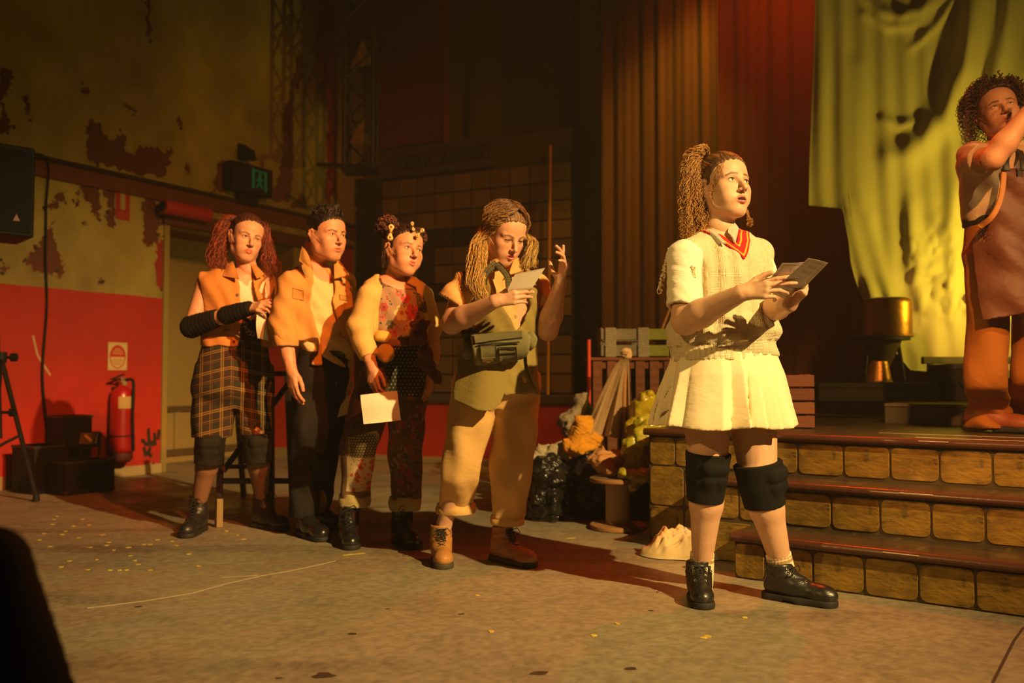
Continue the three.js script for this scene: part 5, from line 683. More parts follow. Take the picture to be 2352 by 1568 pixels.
// knee pad round a leg
function kneePad(t, k0, k1, r0, r1, fwd, o = {}) {
  const F = new Field(), ax = k1.clone().sub(k0).normalize(), f = fwd.clone().addScaledVector(ax, -fwd.dot(ax)).normalize(), mid = (u) => k0.clone().lerp(k1, u), side = ax.clone().cross(f);
  F.cap(k0.clone().addScaledVector(ax, -0.02), mid(0.5), r0, (r0 + r1) / 2, 0.01); F.cap(mid(0.5), k1.clone().addScaledVector(ax, 0.02), (r0 + r1) / 2, r1, 0.01);
  const pr = Math.min(r0, r1) * 0.68; F.cap(mid(0.27).addScaledVector(f, r0 * 0.7).addScaledVector(side, -0.025), mid(0.27).addScaledVector(f, r0 * 0.7).addScaledVector(side, 0.025), pr * 0.72, pr * 0.72, 0.005);
  for (const s of [-1, 1]) F.cap(mid(0.52).addScaledVector(f, r0 * 0.66).addScaledVector(side, s * 0.021), mid(0.78).addScaledVector(f, r1 * 0.6).addScaledVector(side, s * 0.017), pr * 0.66, pr * 0.58, 0.004);
  F.cut(fPlane(k0, ax), 0.003); F.cut(fPlane(k1, ax.clone().negate()), 0.003);
  wpart(t, 'knee_pad', mesh(F, o.cell ?? 0.005), mat(o.color ?? [0.011, 0.0105, 0.01], { roughness: o.rough ?? 0.85, bump: rep(weaveT, 90), bumpScale: 0.0008, spec: 0.3 }), o.label);
}
// thin headset microphone along the cheek
function headset(t, H, side = -1) { const g = tube([H.L(side * 0.078, 0.008, -0.01), H.L(side * 0.077, -0.012, 0.012), H.L(side * 0.066, -0.038, 0.045), H.L(side * 0.05, -0.055, 0.07)], 0.0011, 20, 6); wpart(t, 'headset_microphone', mergeGeometries([g.toNonIndexed(), new THREE.SphereGeometry(0.0032, 10, 8).applyMatrix4(new THREE.Matrix4().setPosition(H.L(side * 0.048, -0.057, 0.0725))).toNonIndexed()]), mat([0.6, 0.42, 0.28], { roughness: 0.5 })); }
// close cap of hair on the skull: line(x, y, z) > 0 where hair grows, in head axes
function hairCap(H, line, color, o = {}) {
  const F = new Field(), th = o.th ?? 0.007; F.ell(V(0, 0.045, -0.014), 0.0765 + th, 0.083 + th, 0.097 + th, 0.02); F.ell(V(0, 0.045, 0.034), 0.062 + th * 0.8, 0.05 + th * 0.8, 0.05 + th * 0.6, 0.03); F.ell(V(0, -0.02, -0.03), 0.066 + th * 0.6, 0.06, 0.06 + th * 0.6, 0.03); if (o.extra) o.extra(F);
  F.p.push({ f: (x, y, z) => line(x, y, z), k: 0.006, s: 1 }); F.disp = o.disp ?? ((x, y, z) => -0.0018 * Math.sin(x * 420 + 4 * noise3(x * 30, y * 30, z * 30)) - 0.003 * fbm(x * 40, y * 40, z * 40, 2));
  return mesh(F, o.cell ?? 0.0035, { matrix: H.HM, color: (x, y, z) => { const n = 0.8 + 0.45 * noise3(x * 160, y * 50, z * 50) + 0.2 * noise3(x * 400, y * 90, z * 90); return color.map((c) => c * clamp(n, 0.35, 1.6)); } });
}
// hair line: limit(y) on the forehead, side hair down to the front of the ear
const hairline = (z0, y0, slope, low, part_ = 0.3, side = 0.02) => (x, y, z) => Math.max(-(z - z0 - (y - y0) * slope + Math.max(0, 0.013 - Math.abs(x)) * part_) * 0.62, Math.min((side - z) * 0.8, (y + 0.012) * 0.8)) - (y < low ? (low - y) * 0.7 : 0);
// points over the skull from a to b in head axes
const overSkull = (a, b, n, k = 1.08) => { const out = []; for (let i = 0; i <= n; i++) { const c = V(0, 0.045, -0.014), d = a.clone().lerp(b, i / n).sub(c), e = Math.hypot(d.x / 0.0765, d.y / 0.083, d.z / 0.097); if (e < k) d.multiplyScalar(k / e); out.push(c.add(d)); } return out; };
const legChain = (F, D, rings, r = 0.036) => { const q = rings.map(([l, rt, y, dd = 0]) => W((l + rt) / 2, y, D + dd)); F.chain(q.map((p) => [p, r]), 0.01); };
const tint = (c, lo = 0.6, hi = 1.35) => { const k = rr(lo, hi); return [c[0] * k, c[1] * k, c[2] * k]; };
const joinHair = (list) => { const q = list.map((g) => { const c = g.clone(); c.deleteAttribute('uv'); return c; }); return mergeGeometries(q); };

// ================= PERSON: cream knitted vest, at the front =================
const tiltF = (f, k, x0) => (x, y, z) => f(x, y + k * (x - x0), z);
const KNEE = [];
{
  const D = 3.32, P = (x, y, d = 0) => W(x, y, D + d), yaw = 0.45, C = Math.cos(yaw), S = Math.sin(yaw), skin = [0.6, 0.35, 0.22];
  const t = thing('person', 'woman in cream cable-knit vest, pleated skirt and black knee pads, at the front', 'person', G(1700, 1385));
  const cfg = { D, skin, headCell: 0.0024, neck: P(1652, 522, 0.0), neckR: 0.056, head: { eye: [1697, 415], yaw: 0.47, pitch: 0.13, roll: -0.02, s: 1.09, dd: -0.08, look: [0.2, 0.12], iris: [0.08, 0.1, 0.07], face: { open: 0.6, browTilt: 0.0035, brow: [0.11, 0.045, 0.02], browWide: 0.0045, lip: [0.5, 0.13, 0.1], blush: 0.35, liner: 0.85, shadow: 0.35, cheek: 0.003, mouth: 0.0235, eye: 0.0058 } } };
  const H = headOf(t, cfg);
  // skin
  const F = new Field(), ctr = P(1652, 650, 0.02);
  const tr = (g) => ringsAt(D, [[1562, 1750, 830, 0.03, 0.72], [1570, 1742, 760, 0.03, 0.7], [1572, 1738, 690, 0.02, 0.72], [1572, 1742, 620, 0.02, 0.68], [1582, 1735, 565, 0.03, 0.55], [1600, 1715, 540, 0.03, 0.5]], yaw, g);
  F.loft(tr(-0.012), yaw, 0.03); F.cap(cfg.neck, P(1655, 560, 0.03), 0.05, 0.075, 0.04);
  const shR = P(1570, 590, -0.1), elR = P(1574, 738, -0.16), wrR = P(1703, 673, -0.36), shL = P(1738, 588, 0.13), elL = P(1772, 708, -0.04), wrL = P(1814, 698, -0.3);
  F.cap(P(1655, 560, 0.03), shR, 0.06, 0.05, 0.04); F.cap(P(1655, 560, 0.03), shL, 0.06, 0.05, 0.04);
  armOf(F, [shR, elR, wrR], [0.05, 0.047, 0.03]); armOf(F, [shL, elL, wrL], [0.048, 0.042, 0.029]);
  const hipR = P(1622, 900, 0), hipL = P(1722, 900, 0.05), knR = P(1627, 1085, 0.0), knL = P(1743, 1100, 0.0), bR = G(1606, 1372), bL = G(1806, 1378), anR = W(1612, 1300, -bR.z + 0.02), anL = W(1797, 1305, -bL.z + 0.03);
  F.cap(hipR, hipL, 0.11, 0.11, 0.03); legOf(F, [hipR, knR, anR], [0.102, 0.067, 0.062, 0.036]); legOf(F, [hipL, knL, anL], [0.102, 0.068, 0.064, 0.037]);
  F.cap(anR, bR.clone().setY(0.06), 0.034, 0.028, 0.01); F.cap(anL, bL.clone().setY(0.06), 0.034, 0.028, 0.01);
  const hR = handGeo({ side: 1, wrist: wrR, elbow: elR, dir: P(1790, 656, -0.43).sub(wrR), palm: V(0.25, -0.2, -1), s: 0.97, cell: 0.0024, skin, curl: [[0.12, 0.18, 0.12], [0.22, 0.22, 0.15], [0.42, 0.7, 0.35], [0.6, 1.0, 0.6]], spread: [0.04, 0.0, -0.04, -0.07], thumb: [[0.6, 0.75, 0.25], [0.35, 0.9, 0.12], [0.15, 1, 0.0]], fat: 1.05 });
  const hL = handGeo({ side: -1, wrist: wrL, elbow: elL, dir: V(0.4, 0.6, 0.6), palm: V(-0.85, 0.3, 0.35), s: 0.93, cell: 0.0024, skin, curl: [[0.75, 0.75, 0.4], [1.0, 1.0, 0.6], [1.15, 1.1, 0.7], [1.2, 1.15, 0.8]], thumb: [[0.6, 0.7, 0.4], [0.35, 0.85, 0.45], [0.15, 0.95, 0.4]], fat: 1.05 });
  wpart(t, 'body', joinSkin([skinOf(cfg, F, 0.009), H.g, hR, hL]), skinM());

  // polo shirt under the vest: sleeves, placket and collar
  const white = mat([0.78, 0.72, 0.58], { roughness: 0.9, bump: rep(crinkleT, 5), bumpScale: 0.004 });
  const lxy = (x, z) => [(x - ctr.x) * C - (z - ctr.z) * S, (x - ctr.x) * S + (z - ctr.z) * C];
  const vee = (tip, sl) => (x, y, z) => { const [lx, lz] = lxy(x, z); if (lz < -0.01) return 0.05; return (tip - y + Math.abs(lx) * sl) / Math.hypot(1, sl); };
  const Q = new Field(), slv = (F, a, b, r0, r1) => F.cap(a, b, r0, r1, 0.03);
  Q.loft(tr(-0.002), yaw, 0.03); const hem = shR.clone().lerp(elR, 0.8), hemL = shL.clone().lerp(elL, 0.74);
  Q.cap(P(1655, 560, 0.03), shR, 0.06, 0.054, 0.03); Q.cap(P(1655, 560, 0.03), shL, 0.06, 0.052, 0.03); slv(Q, shR, shR.clone().lerp(elR, 0.95), 0.06, 0.07); slv(Q, shL, shL.clone().lerp(elL, 0.9), 0.054, 0.06);
  const dR = elR.clone().sub(shR).normalize(), dL = elL.clone().sub(shL).normalize();
  Q.cut(fHem(hem, dR.clone().negate().add(V(0.16, 0, 0)).normalize()), 0.002); Q.cut(fCap(hem.clone().addScaledVector(dR, -0.05), hem.clone().addScaledVector(dR, 0.08), 0.05, 0.055), 0.004);
  Q.cut(fHem(hemL, dL.clone().negate(), 0.13), 0.002);
  Q.cut(vee(P(1700, 578).y, 1.9), 0.004); Q.cut(fCap(cfg.neck, P(1652, 440, 0), 0.062, 0.062), 0.004);
  Q.disp = (x, y, z) => -0.006 * fbm(x * 11, y * 7, z * 11, 3) - 0.001 * Math.sin((x * 1.3 + y * 2.2) * 60 + 3 * noise3(x * 9, y * 9, z * 9)) * sstep(0.02, -0.03, x - shR.x - 0.04) + ((w) => (Math.abs(w - 0.006) < 0.0012 ? 0.0022 : 0))(dR.clone().multiplyScalar(-1).dot(V(x, y, z).sub(hem)) * (x < shR.x + 0.06 ? 1 : 0));
  wpart(t, 'polo_shirt', mesh(Q, 0.0065, { yaw }), white, 'white polo shirt with worn sleeves');
  const stain = mat([0.5, 0.33, 0.12], { roughness: 0.95 }); void stain;
  const col = (pts, name) => { const [a, b, c, d] = pts.map((p) => P(...p)); wpart(t, name, sheet((u, v) => { const p = a.clone().lerp(b, u), q = d.clone().lerp(c, u); return p.lerp(q, v).add(V(0, 0.004 * Math.sin(u * 3.1), 0.012 * Math.sin(v * 3.1))); }, 14, 8, 0.004), white); };
  col([[1608, 526, -0.02], [1652, 560, -0.1], [1668, 560, -0.115], [1636, 528, -0.055]], 'collar'); col([[1676, 503, -0.0], [1672, 534, -0.07], [1688, 560, -0.09], [1696, 525, -0.03]], 'collar');

  // the vest
  const Y = (y) => P(1652, y).y, tip = Y(562), x0 = ctr.x;
  const vr = (g) => ringsAt(D, [[1540, 1784, 826, 0.03, 0.78], [1543, 1781, 796, 0.03, 0.78], [1539, 1785, 786, 0.03, 0.78], [1534, 1790, 770, 0.03, 0.78], [1538, 1785, 748, 0.03, 0.78], [1552, 1770, 700, 0.025, 0.78], [1556, 1764, 640, 0.02, 0.78], [1560, 1760, 600, 0.025, 0.72], [1572, 1745, 562, 0.03, 0.58], [1598, 1718, 538, 0.03, 0.5]], yaw, g);
  const loftV = (g, mod) => tiltF(fLoft(vr(g), yaw, mod), -0.07, x0);
  const Vf = new Field(); for (const r of vr(0)) Vf.grow(V(r[0], r[1], r[2]), r[3] + 0.02); Vf.hi.y = Y(505); Vf.lo.y = Y(850);
  const knit = (th, y) => { const rib = sstep(Y(786), Y(792), y); if (rib > 0.5) return 0.002 * Math.cos(th * 62); const k = th * 9 / Math.PI * 2.2, c = ((k % 2) + 2) % 2; return c < 1.25 ? 0.009 * Math.sin(c / 1.25 * Math.PI) * (0.75 + 0.25 * Math.sin(y * 75 + Math.floor(k / 2) * 2)) + 0.0015 * Math.sin(c * 20 + Math.sin(y * 75) * 2) : -0.0022 + 0.0012 * Math.cos(c * 42); };
  Vf.add(loftV(0.0, knit), 0.02);
  const shc = (F, g) => { F.cap(P(1652, 552, 0.04), shR.clone().add(V(0.012, 0.008, 0)), 0.06 + g, 0.052 + g, 0.03); F.cap(P(1652, 552, 0.04), shL.clone().add(V(0.004, 0.006, 0)), 0.06 + g, 0.052 + g, 0.03); F.cap(shL.clone().add(V(0.004, 0.01, 0)), shL.clone().lerp(elL, 0.8).add(V(-0.02, 0, 0)), 0.052 + g, 0.06 + g, 0.03); };
  shc(Vf, 0.003); { const v0 = vee(tip, 1.12); Vf.cut((x, y, z) => v0(x, y, z) - (lxy(x, z)[1] > -0.004 ? 0.045 : 0), 0.003); } Vf.cut(fCap(cfg.neck, P(1652, 440, 0.02), 0.068, 0.08), 0.004);
  for (const [a, d, r] of [[hem, dR, 0.064]]) Vf.cut(fCap(shR.clone().addScaledVector(dR, 0.045).add(V(-0.028, 0, 0)), hem.clone().addScaledVector(d, 0.03), r, r + 0.004), 0.004);
  Vf.disp = (x, y, z) => -0.007 * fbm(x * 8, y * 8, z * 8, 2) - 0.004 * sstep(Y(700), Y(760), y) * Math.sin((y * 1.0 + x * 0.25) * 75) * sstep(Y(690), Y(720), y);
  const knitT = dataTex(128, (u, v) => { const a = (u * 4) % 1, b = (v * 4 + Math.abs(a - 0.5) * 1.1) % 1; return clamp(0.25 + 0.7 * Math.sin(b * Math.PI) * (1 - Math.pow(Math.abs(a - 0.5) * 2, 3) * 0.9), 0, 1); });
  const cream = mat([0.76, 0.64, 0.42], { roughness: 0.95, bump: rep(knitT, 1 / 0.022), bumpScale: 0.003 });
  const thU = (x, y, z) => { const [lx, lz] = lxy(x, z); return [Math.atan2(lx, lz + 0.12) * 0.27, y]; };
  const vest = wpart(t, 'sweater_vest', mesh(Vf, 0.0047, { uv: thU }), cream, 'cream cable-knit vest with ribbed hem');
  // red and yellow neck band
  const T = new Field(); T.lo.copy(Vf.lo).setY(tip - 0.05); T.hi.copy(Vf.hi); T.add(loftV(0.006), 0.02); shc(T, 0.008); const ve = vee(tip, 1.12); T.cut(ve, 0.002); T.cut((x, y, z) => 0.048 - ve(x, y, z), 0.002); T.cut((x, y, z) => lxy(x, z)[1] + 0.004, 0.002); T.cut(fCap(cfg.neck, P(1652, 440, 0.02), 0.068, 0.08), 0.004); T.disp = (x, y, z) => -0.007 * fbm(x * 8, y * 8, z * 8, 2) + 0.0009 * Math.sin(y * 900 + 0);
  const red = [0.48, 0.012, 0.012], yel = [0.85, 0.4, 0.03]; wpart(t, 'neck_band', mesh(T, 0.0026, { color: (x, y, z) => { const d = ve(x, y, z); return (d > 0.009 && d < 0.0145) || (d > 0.034 && d < 0.0395) ? yel : red; } }), mat([1, 1, 1], { vertexColors: true, roughness: 0.95, bump: rep(weaveT, 60), bumpScale: 0.001 }), 'red V neck band with two yellow stripes');
  // frayed armhole
  for (const [xa, xb, ya, yb, dd] of [[1536, 1514, 572, 672, -0.1], [1592, 1603, 612, 692, -0.178]]) { const fr = new Strands(), q = []; for (let k = 0; k < 130; k++) { const u = k / 129, p = P(mix(xa, xb, u), mix(ya, yb, u), dd); q.push(p.add(V(rr(-0.009, 0.009), rr(-0.012, 0.006), rr(-0.006, 0.006)))); } fr.add(new THREE.CatmullRomCurve3(q).getPoints(300), 0.0026, 0.0022, [0.74, 0.6, 0.38], 5); wpart(t, 'frayed_armhole', fr.build(), mat([1, 1, 1], { vertexColors: true, roughness: 0.95 })); }

  // pleated skirt
  const kr = (g) => ringsAt(D, [[1506, 1824, 980, 0.03, 0.86], [1517, 1812, 930, 0.03, 0.86], [1534, 1797, 860, 0.03, 0.84], [1547, 1780, 815, 0.03, 0.8], [1555, 1770, 780, 0.03, 0.78]], yaw, g);
  const yb = Y(980), yt = Y(790), pleat = (th, y) => { const a = sstep(yt, yb, y), n = 17, k = th / 6.2832 * n + 0.6 * Math.sin(th * 3), c = k - Math.floor(k), i = Math.floor(k); return (0.01 + 0.038 * a) * ((c < 0.72 ? c / 0.72 : 1 - (c - 0.72) / 0.28) - 0.5) * (0.8 + 0.35 * Math.sin(i * 2.4)) + 0.006 * a * Math.sin(th * 5 + 1); };
  const K = new Field(); for (const r of kr(0)) K.grow(V(r[0], r[1], r[2]), r[3] + 0.03); K.lo.y = yb - 0.02; K.hi.y = yt + 0.02; K.add(fLoft(kr(0), yaw, pleat), 0.01);
  const kin = fLoft([...kr(-0.015).slice(0, 3), ...kr(-0.015).slice(3, 4)].map((r, i) => (i ? r : [r[0], r[1] - 0.03, ...r.slice(2)])), yaw, pleat); K.cut(kin, 0.002); K.cut((x, y, z) => y - yb - 0.006 * Math.sin(x * 24) - 0.002, 0.002);
  K.disp = (x, y, z) => -0.004 * fbm(x * 14, y * 9, z * 14, 3);
  wpart(t, 'skirt', mesh(K, 0.0055, { yaw }), mat([0.77, 0.66, 0.44], { roughness: 0.9, bump: rep(crinkleT, 6), bumpScale: 0.0012 }), 'cream pleated cotton skirt');
  // legs: pads, socks, boots
  const f1 = V(0.25, 0, 1), f2 = V(0.75, 0, 0.8);
  kneePad(t, P(1627, 1038, 0), P(1619, 1150, 0.02), 0.088, 0.067, f1); kneePad(t, P(1740, 1062, 0.01), P(1757, 1162, 0.02), 0.095, 0.075, f2);
  const sockM = (a, b, r0, r1) => { const S_ = new Field(), ax = b.clone().sub(a).normalize(); S_.cap(a.clone().addScaledVector(ax, -0.02), b, r0, r1, 0.01); S_.cut(fPlane(a, ax), 0.002); S_.disp = (x, y, z) => -0.0012 * Math.sin(Math.atan2(x - a.x, z - a.z) * 22); wpart(t, 'sock', mesh(S_, 0.0035, { color: (x, y, z) => { const d = V(x, y, z).sub(a).dot(ax); return (d > 0.014 && d < 0.019) || (d > 0.024 && d < 0.036) ? [0.42, 0.26, 0.11] : [0.8, 0.7, 0.48]; } }), mat([1, 1, 1], { vertexColors: true, roughness: 0.95, bump: rep(weaveT, 70), bumpScale: 0.001 }), 'cream sock with tan stripes'); };
  sockM(W(1613, 1268, -bR.z + 0.02), W(1610, 1340, -bR.z + 0.02), 0.046, 0.046); sockM(W(1787, 1270, -bL.z + 0.025), W(1803, 1330, -bL.z + 0.02), 0.048, 0.046);
  const ey = mat([0.6, 0.5, 0.35], { metalness: 0.9, roughness: 0.3 });
  boot(t, { at: bR, yaw: -0.16, s: 0.98, eyelet: ey, cell: 0.0045, h: 0.147, lean: [0.002, 0.0], label: 'black lace-up boot' }); boot(t, { at: bL, yaw: 0.92, s: 1.0, eyelet: ey, cell: 0.0045, h: 0.147, lean: [-0.01, -0.012], label: 'black lace-up boot turned outwards' });
  // hair: pulled back smooth, tied high, a long frizzy ponytail
  const dk = [0.11, 0.05, 0.02], mid = [0.3, 0.13, 0.03], lt = [0.46, 0.23, 0.05];
  const cap = hairCap(H, hairline(0.075, 0.07, 1.3, -0.02), dk, { th: 0.0042, cell: 0.003 }), hs = new Strands();
  const tieL = [0.0, 0.118, -0.062], tie = H.L(...tieL);
  for (let k = 0; k < 210; k++) { // strands drawn back over the skull to the tie
    const a = rr(-1.9, 1.9), b = rr(0.0, 1), yy = mix(-0.01, 0.094, Math.cos(a * 0.8) * 0.5 + 0.5), st = V(Math.sin(a) * 0.078, yy + rr(-0.006, 0.004), mix(0.0, 0.076, Math.max(0, Math.cos(a)))), md = V(Math.sin(a) * 0.076, mix(yy, 0.1, 0.6) + 0.022 * Math.cos(a), mix(st.z, -0.06, 0.5)); st.z += b * -0.01; const q = new THREE.CatmullRomCurve3([st, md, V(...tieL)]).getPoints(9).map((p) => { const c = V(0, 0.045, -0.014), d = p.clone().sub(c), e = Math.hypot(d.x / 0.0765, d.y / 0.083, d.z / 0.097), w = 1.085 / e; if (w > 1) d.multiplyScalar(w); return c.add(d).applyMatrix4(H.HM); }); hs.add(q, 0.0016, 0.0014, tint(rnd() < 0.3 ? mid : dk, 0.7, 1.8), 4);
  }
  const cp = [[1640, 357, 6, 0.02], [1614, 341, 9, 0.02], [1591, 362, 17, 0.04], [1588, 410, 26, 0.055], [1592, 462, 33, 0.065], [1598, 510, 38, 0.07], [1604, 548, 40, 0.07]];
  for (let k = 0; k < 420; k++) { // the ponytail: loose frizzy locks
    const a = rr(0, 6.283), w = Math.sqrt(rnd()), n = Math.floor(rr(4.2, 7.99)), q = [tie.clone()];
    for (let i = 1; i < Math.min(n, 7); i++) { const c = cp[i], j = rr(-0.25, 0.25); q.push(P(c[0] + Math.cos(a + j) * w * c[2] * 1.05, c[1] + (i > 1 ? rr(-9, 9) : Math.sin(a) * 5), Math.sin(a + j) * w * c[3])); }
    hs.add(wavy(q, 18 + q.length * 7, rr(0.004, 0.011), rr(0.032, 0.062), rr(0, 6.28), rr(0.4, 1)), rr(0.0014, 0.002), 0.0008, tint(rnd() < 0.45 ? lt : mid, 0.45, 1.4), 3);
  }
  for (let k = 0; k < 60; k++) { const a = tie.clone(), e = P(rr(1716, 1730), rr(505, 520), rr(0.05, 0.12)); hs.add(wavy([H.L(0.05, -0.05, -0.06), P(1712, 480, 0.12), P(1718, 498, 0.1), e], 18, 0.006, 0.028, rr(0, 6), 1), 0.002, 0.001, tint(mid), 4); }
  for (const [pts, r] of [[[[-0.058, 0.062, 0.055], [-0.066, 0.03, 0.062], [-0.068, 0.0, 0.05], [-0.074, -0.012, 0.035]], 7], [[[-0.062, 0.03, 0.045], [-0.074, -0.006, 0.03], [-0.078, -0.04, 0.022], [-0.07, -0.08, 0.025]], 9], [[[-0.04, 0.078, 0.07], [-0.058, 0.045, 0.07], [-0.062, 0.012, 0.062]], 5]]) for (let k = 0; k < r; k++) hs.add(wavy(pts.map((p) => H.L(p[0] + rr(-0.004, 0.004), p[1] + rr(-0.008, 0.008), p[2] + rr(-0.004, 0.006))), 16, 0.0025, 0.03, rr(0, 6)), 0.0009, 0.0005, tint(mid), 4);
  wpart(t, 'hair', joinHair([cap, hs.build()]), hairM, 'light brown frizzy ponytail');
  wpart(t, 'hair_tie', new THREE.TorusGeometry(0.02, 0.007, 8, 20).applyMatrix4(new THREE.Matrix4().compose(tie, new THREE.Quaternion().setFromEuler(new THREE.Euler(1.0, 0.4, 0)), V(1, 1, 1))), mat([0.05, 0.03, 0.02]));
  headset(t, H);
  // the papers she holds
  const pageT = canvasTex(256, 340, (c, w, h) => { c.fillStyle = css(0.8, 0.78, 0.74); c.fillRect(0, 0, w, h); c.strokeStyle = css(0.3, 0.26, 0.22); c.lineWidth = 4; c.strokeRect(26, 26, w - 52, h - 52); c.save(); c.translate(w, 0); c.scale(-1, 1); c.fillStyle = css(0.45, 0.42, 0.38); c.font = 'bold 40px serif'; c.fillText('HIKE', 60, 92); c.fillText('RAGE', 60, 148); c.font = '22px serif'; for (let k = 0; k < 5; k++) c.fillRect(60, 190 + k * 24, 120 - (k % 2) * 30, 2); c.restore(); });
  const pm = mat([1, 1, 1], { map: pageT, roughness: 0.8, transmission: 0.25, thickness: 0 });
  const page = (label, q, bend) => { const [a, b, c, d] = q.map((p) => P(...p)), ctr_ = a.clone().add(c).multiplyScalar(0.5), g = sheet((u, v) => a.clone().lerp(b, u).lerp(d.clone().lerp(c, u), v).add(V(0, 0, bend * Math.sin(u * 3.14)).add(V(0, -bend * 0.5 * Math.sin(u * 3.14), 0))), 14, 14, 0.0012); const uvA = g.attributes.uv; for (let i = 0; i < uvA.count; i++) uvA.setY(i, 1 - uvA.getY(i)); g.translate(-ctr_.x, -ctr_.y, -ctr_.z); one('paper_sheet', label, 'paper', g, pm, ctr_); };
  page('printed page held nearest the knitted vest', [[1797, 604, -0.47], [1862, 599, -0.44], [1812, 690, -0.3], [1752, 662, -0.34]], 0.008); page('printed page held over the other, its corner pointing right', [[1856, 593, -0.53], [1902, 604, -0.5], [1836, 672, -0.37], [1786, 658, -0.395]], -0.006);
}

// ================= shared clothing =================
const weaveB = rep(weaveT, 110);
const fab = (c, o = {}) => mat(c, { roughness: 0.93, spec: 0.35, bump: rep(crinkleT, 4), bumpScale: 0.002, ...o });
const loftBox = (F, rings) => { for (const r of rings) F.grow(V(r[0], r[1], r[2]), Math.max(r[3], r[4]) + 0.02); };
// two trouser legs and a seat; legs hollow at the hem
function trousers(t, D, yaw, o, material, label, name = 'trousers') {
  const F = new Field(), R = (l) => ringsAt(D, l, yaw);
  const A = R(o.seat); { const b = A.reduce((p, q) => (p[1] < q[1] ? p : q)); A.push([b[0], b[1] - 0.09, b[2], b[3] * 0.6, b[4] * 0.6]); } const lr = R(o.legR), ll = R(o.legL); for (const q of [A, lr, ll]) loftBox(F, q); F.lo.y = Math.min(lr[0][1], ll[0][1], lr[lr.length - 1][1], ll[ll.length - 1][1]) - 0.03; F.hi.y = Math.max(...A.map((r) => r[1])) + 0.02;
  const m = o.mod ?? ((th, y) => 0.006 * Math.sin(y * 26 + th * 2) * Math.sin(th + y * 7) + 0.004 * Math.sin(th * 5 + y * 9)); F.add(fLoft(lr, yaw, m), 0.01); F.add(fLoft(ll, yaw, m), o.k ?? 0.012); F.add(fLoft(A, yaw), 0.035);
  for (const q of [lr, ll]) { const s = q.slice().sort((a, b) => a[1] - b[1]), lo = s[0]; if (o.hollow !== 0) F.cut(fCap(V(lo[0], lo[1] - 0.06, lo[2]), V(mix(lo[0], s[1][0], 0.5), lo[1] + (o.hollow ?? 0.05), mix(lo[2], s[1][2], 0.5)), Math.min(lo[3], lo[4]) - 0.012, Math.min(lo[3], lo[4]) - 0.016), 0.003); }
  F.disp = o.disp ?? ((x, y, z) => -0.012 * fbm(x * 7, y * 5, z * 7, 3));
  if (o.cut) for (const c of o.cut) F.cut(c, 0.004);
  return wpart(t, name, mesh(F, o.cell ?? 0.0075, { uv: o.uv, yaw, color: o.color }), material, label);
}
// a band of cloth round a leg: rolled hem
function cuff(t, D, yaw, rings, material, name = 'rolled_cuff', label) { const F = new Field(), q = ringsAt(D, rings, yaw); loftBox(F, q); F.lo.y = Math.min(...q.map((r) => r[1])) - 0.02; F.add(fLoft(q, yaw, (th, y) => 0.003 * Math.sin(th * 4 + y * 40)), 0.01); const lo = q[0]; F.cut(fCap(V(lo[0], lo[1] - 0.2, lo[2]), V(lo[0], lo[1] + 0.2, lo[2]), lo[4] * 0.8, lo[4] * 0.8), 0.004); F.disp = (x, y, z) => -0.006 * fbm(x * 14, y * 14, z * 14, 2); wpart(t, name, mesh(F, 0.005, { yaw }), material, label); }
// upper garment: torso loft, sleeves, openings
function top(t, D, yaw, o, material, name, label) {
  const F = new Field(), q = ringsAt(D, o.rings, yaw, o.grow ?? 0); loftBox(F, q); F.lo.y = Math.min(...q.map((r) => r[1])) - 0.02; F.add(fLoft(q, yaw, o.mod), 0.02);
  for (const [a, b, ra, rb] of o.yoke ?? []) F.cap(a, b, ra, rb, 0.03);
  for (const s of o.sleeves ?? []) { F.cap(s.a, s.b, s.r0, s.r1, s.k ?? 0.014); if (s.c) F.cap(s.b, s.c, s.r1, s.r2, 0.014); }
  for (const s of o.sleeves ?? []) { const e = s.c ?? s.b, p = s.c ? s.b : s.a, d = e.clone().sub(p).normalize(), r = s.c ? s.r2 : s.r1; F.cut(fHem(e.clone().addScaledVector(d, r * 0.15), s.n ?? d.clone().negate()), 0.002); if (s.open !== 0) F.cut(fCap(e.clone().addScaledVector(d, -0.04), e.clone().addScaledVector(d, 0.12), r - 0.012, r - 0.01), 0.004); }
  for (const c of o.cut ?? []) F.cut(c, o.ck ?? 0.004);
  F.disp = o.disp ?? ((x, y, z) => -0.01 * fbm(x * 8, y * 6, z * 8, 3) - 0.003 * Math.sin((x * 2 + y * 1.4) * 34 + 3 * noise3(x * 5, y * 5, z * 5)));
  wpart(t, name, mesh(F, o.cell ?? 0.007, { yaw, uv: o.uv, color: o.color }), material, label); return F;
}
const flap = (t, pts, material, name, bulge = 0.01, th = 0.005, label) => { const [a, b, c, d] = pts; return wpart(t, name, sheet((u, v) => a.clone().lerp(b, u).lerp(d.clone().lerp(c, u), v).add(V(0, 0, bulge * Math.sin(u * 3.1416) * Math.sin(v * 3.1416))), 10, 10, th), material, label); };
const button = (t, p, r, material, tz = 0) => wpart(t, 'button', new THREE.CylinderGeometry(r, r, 0.004, 14).rotateX(Math.PI / 2).rotateY(tz).translate(p.x, p.y, p.z), material);
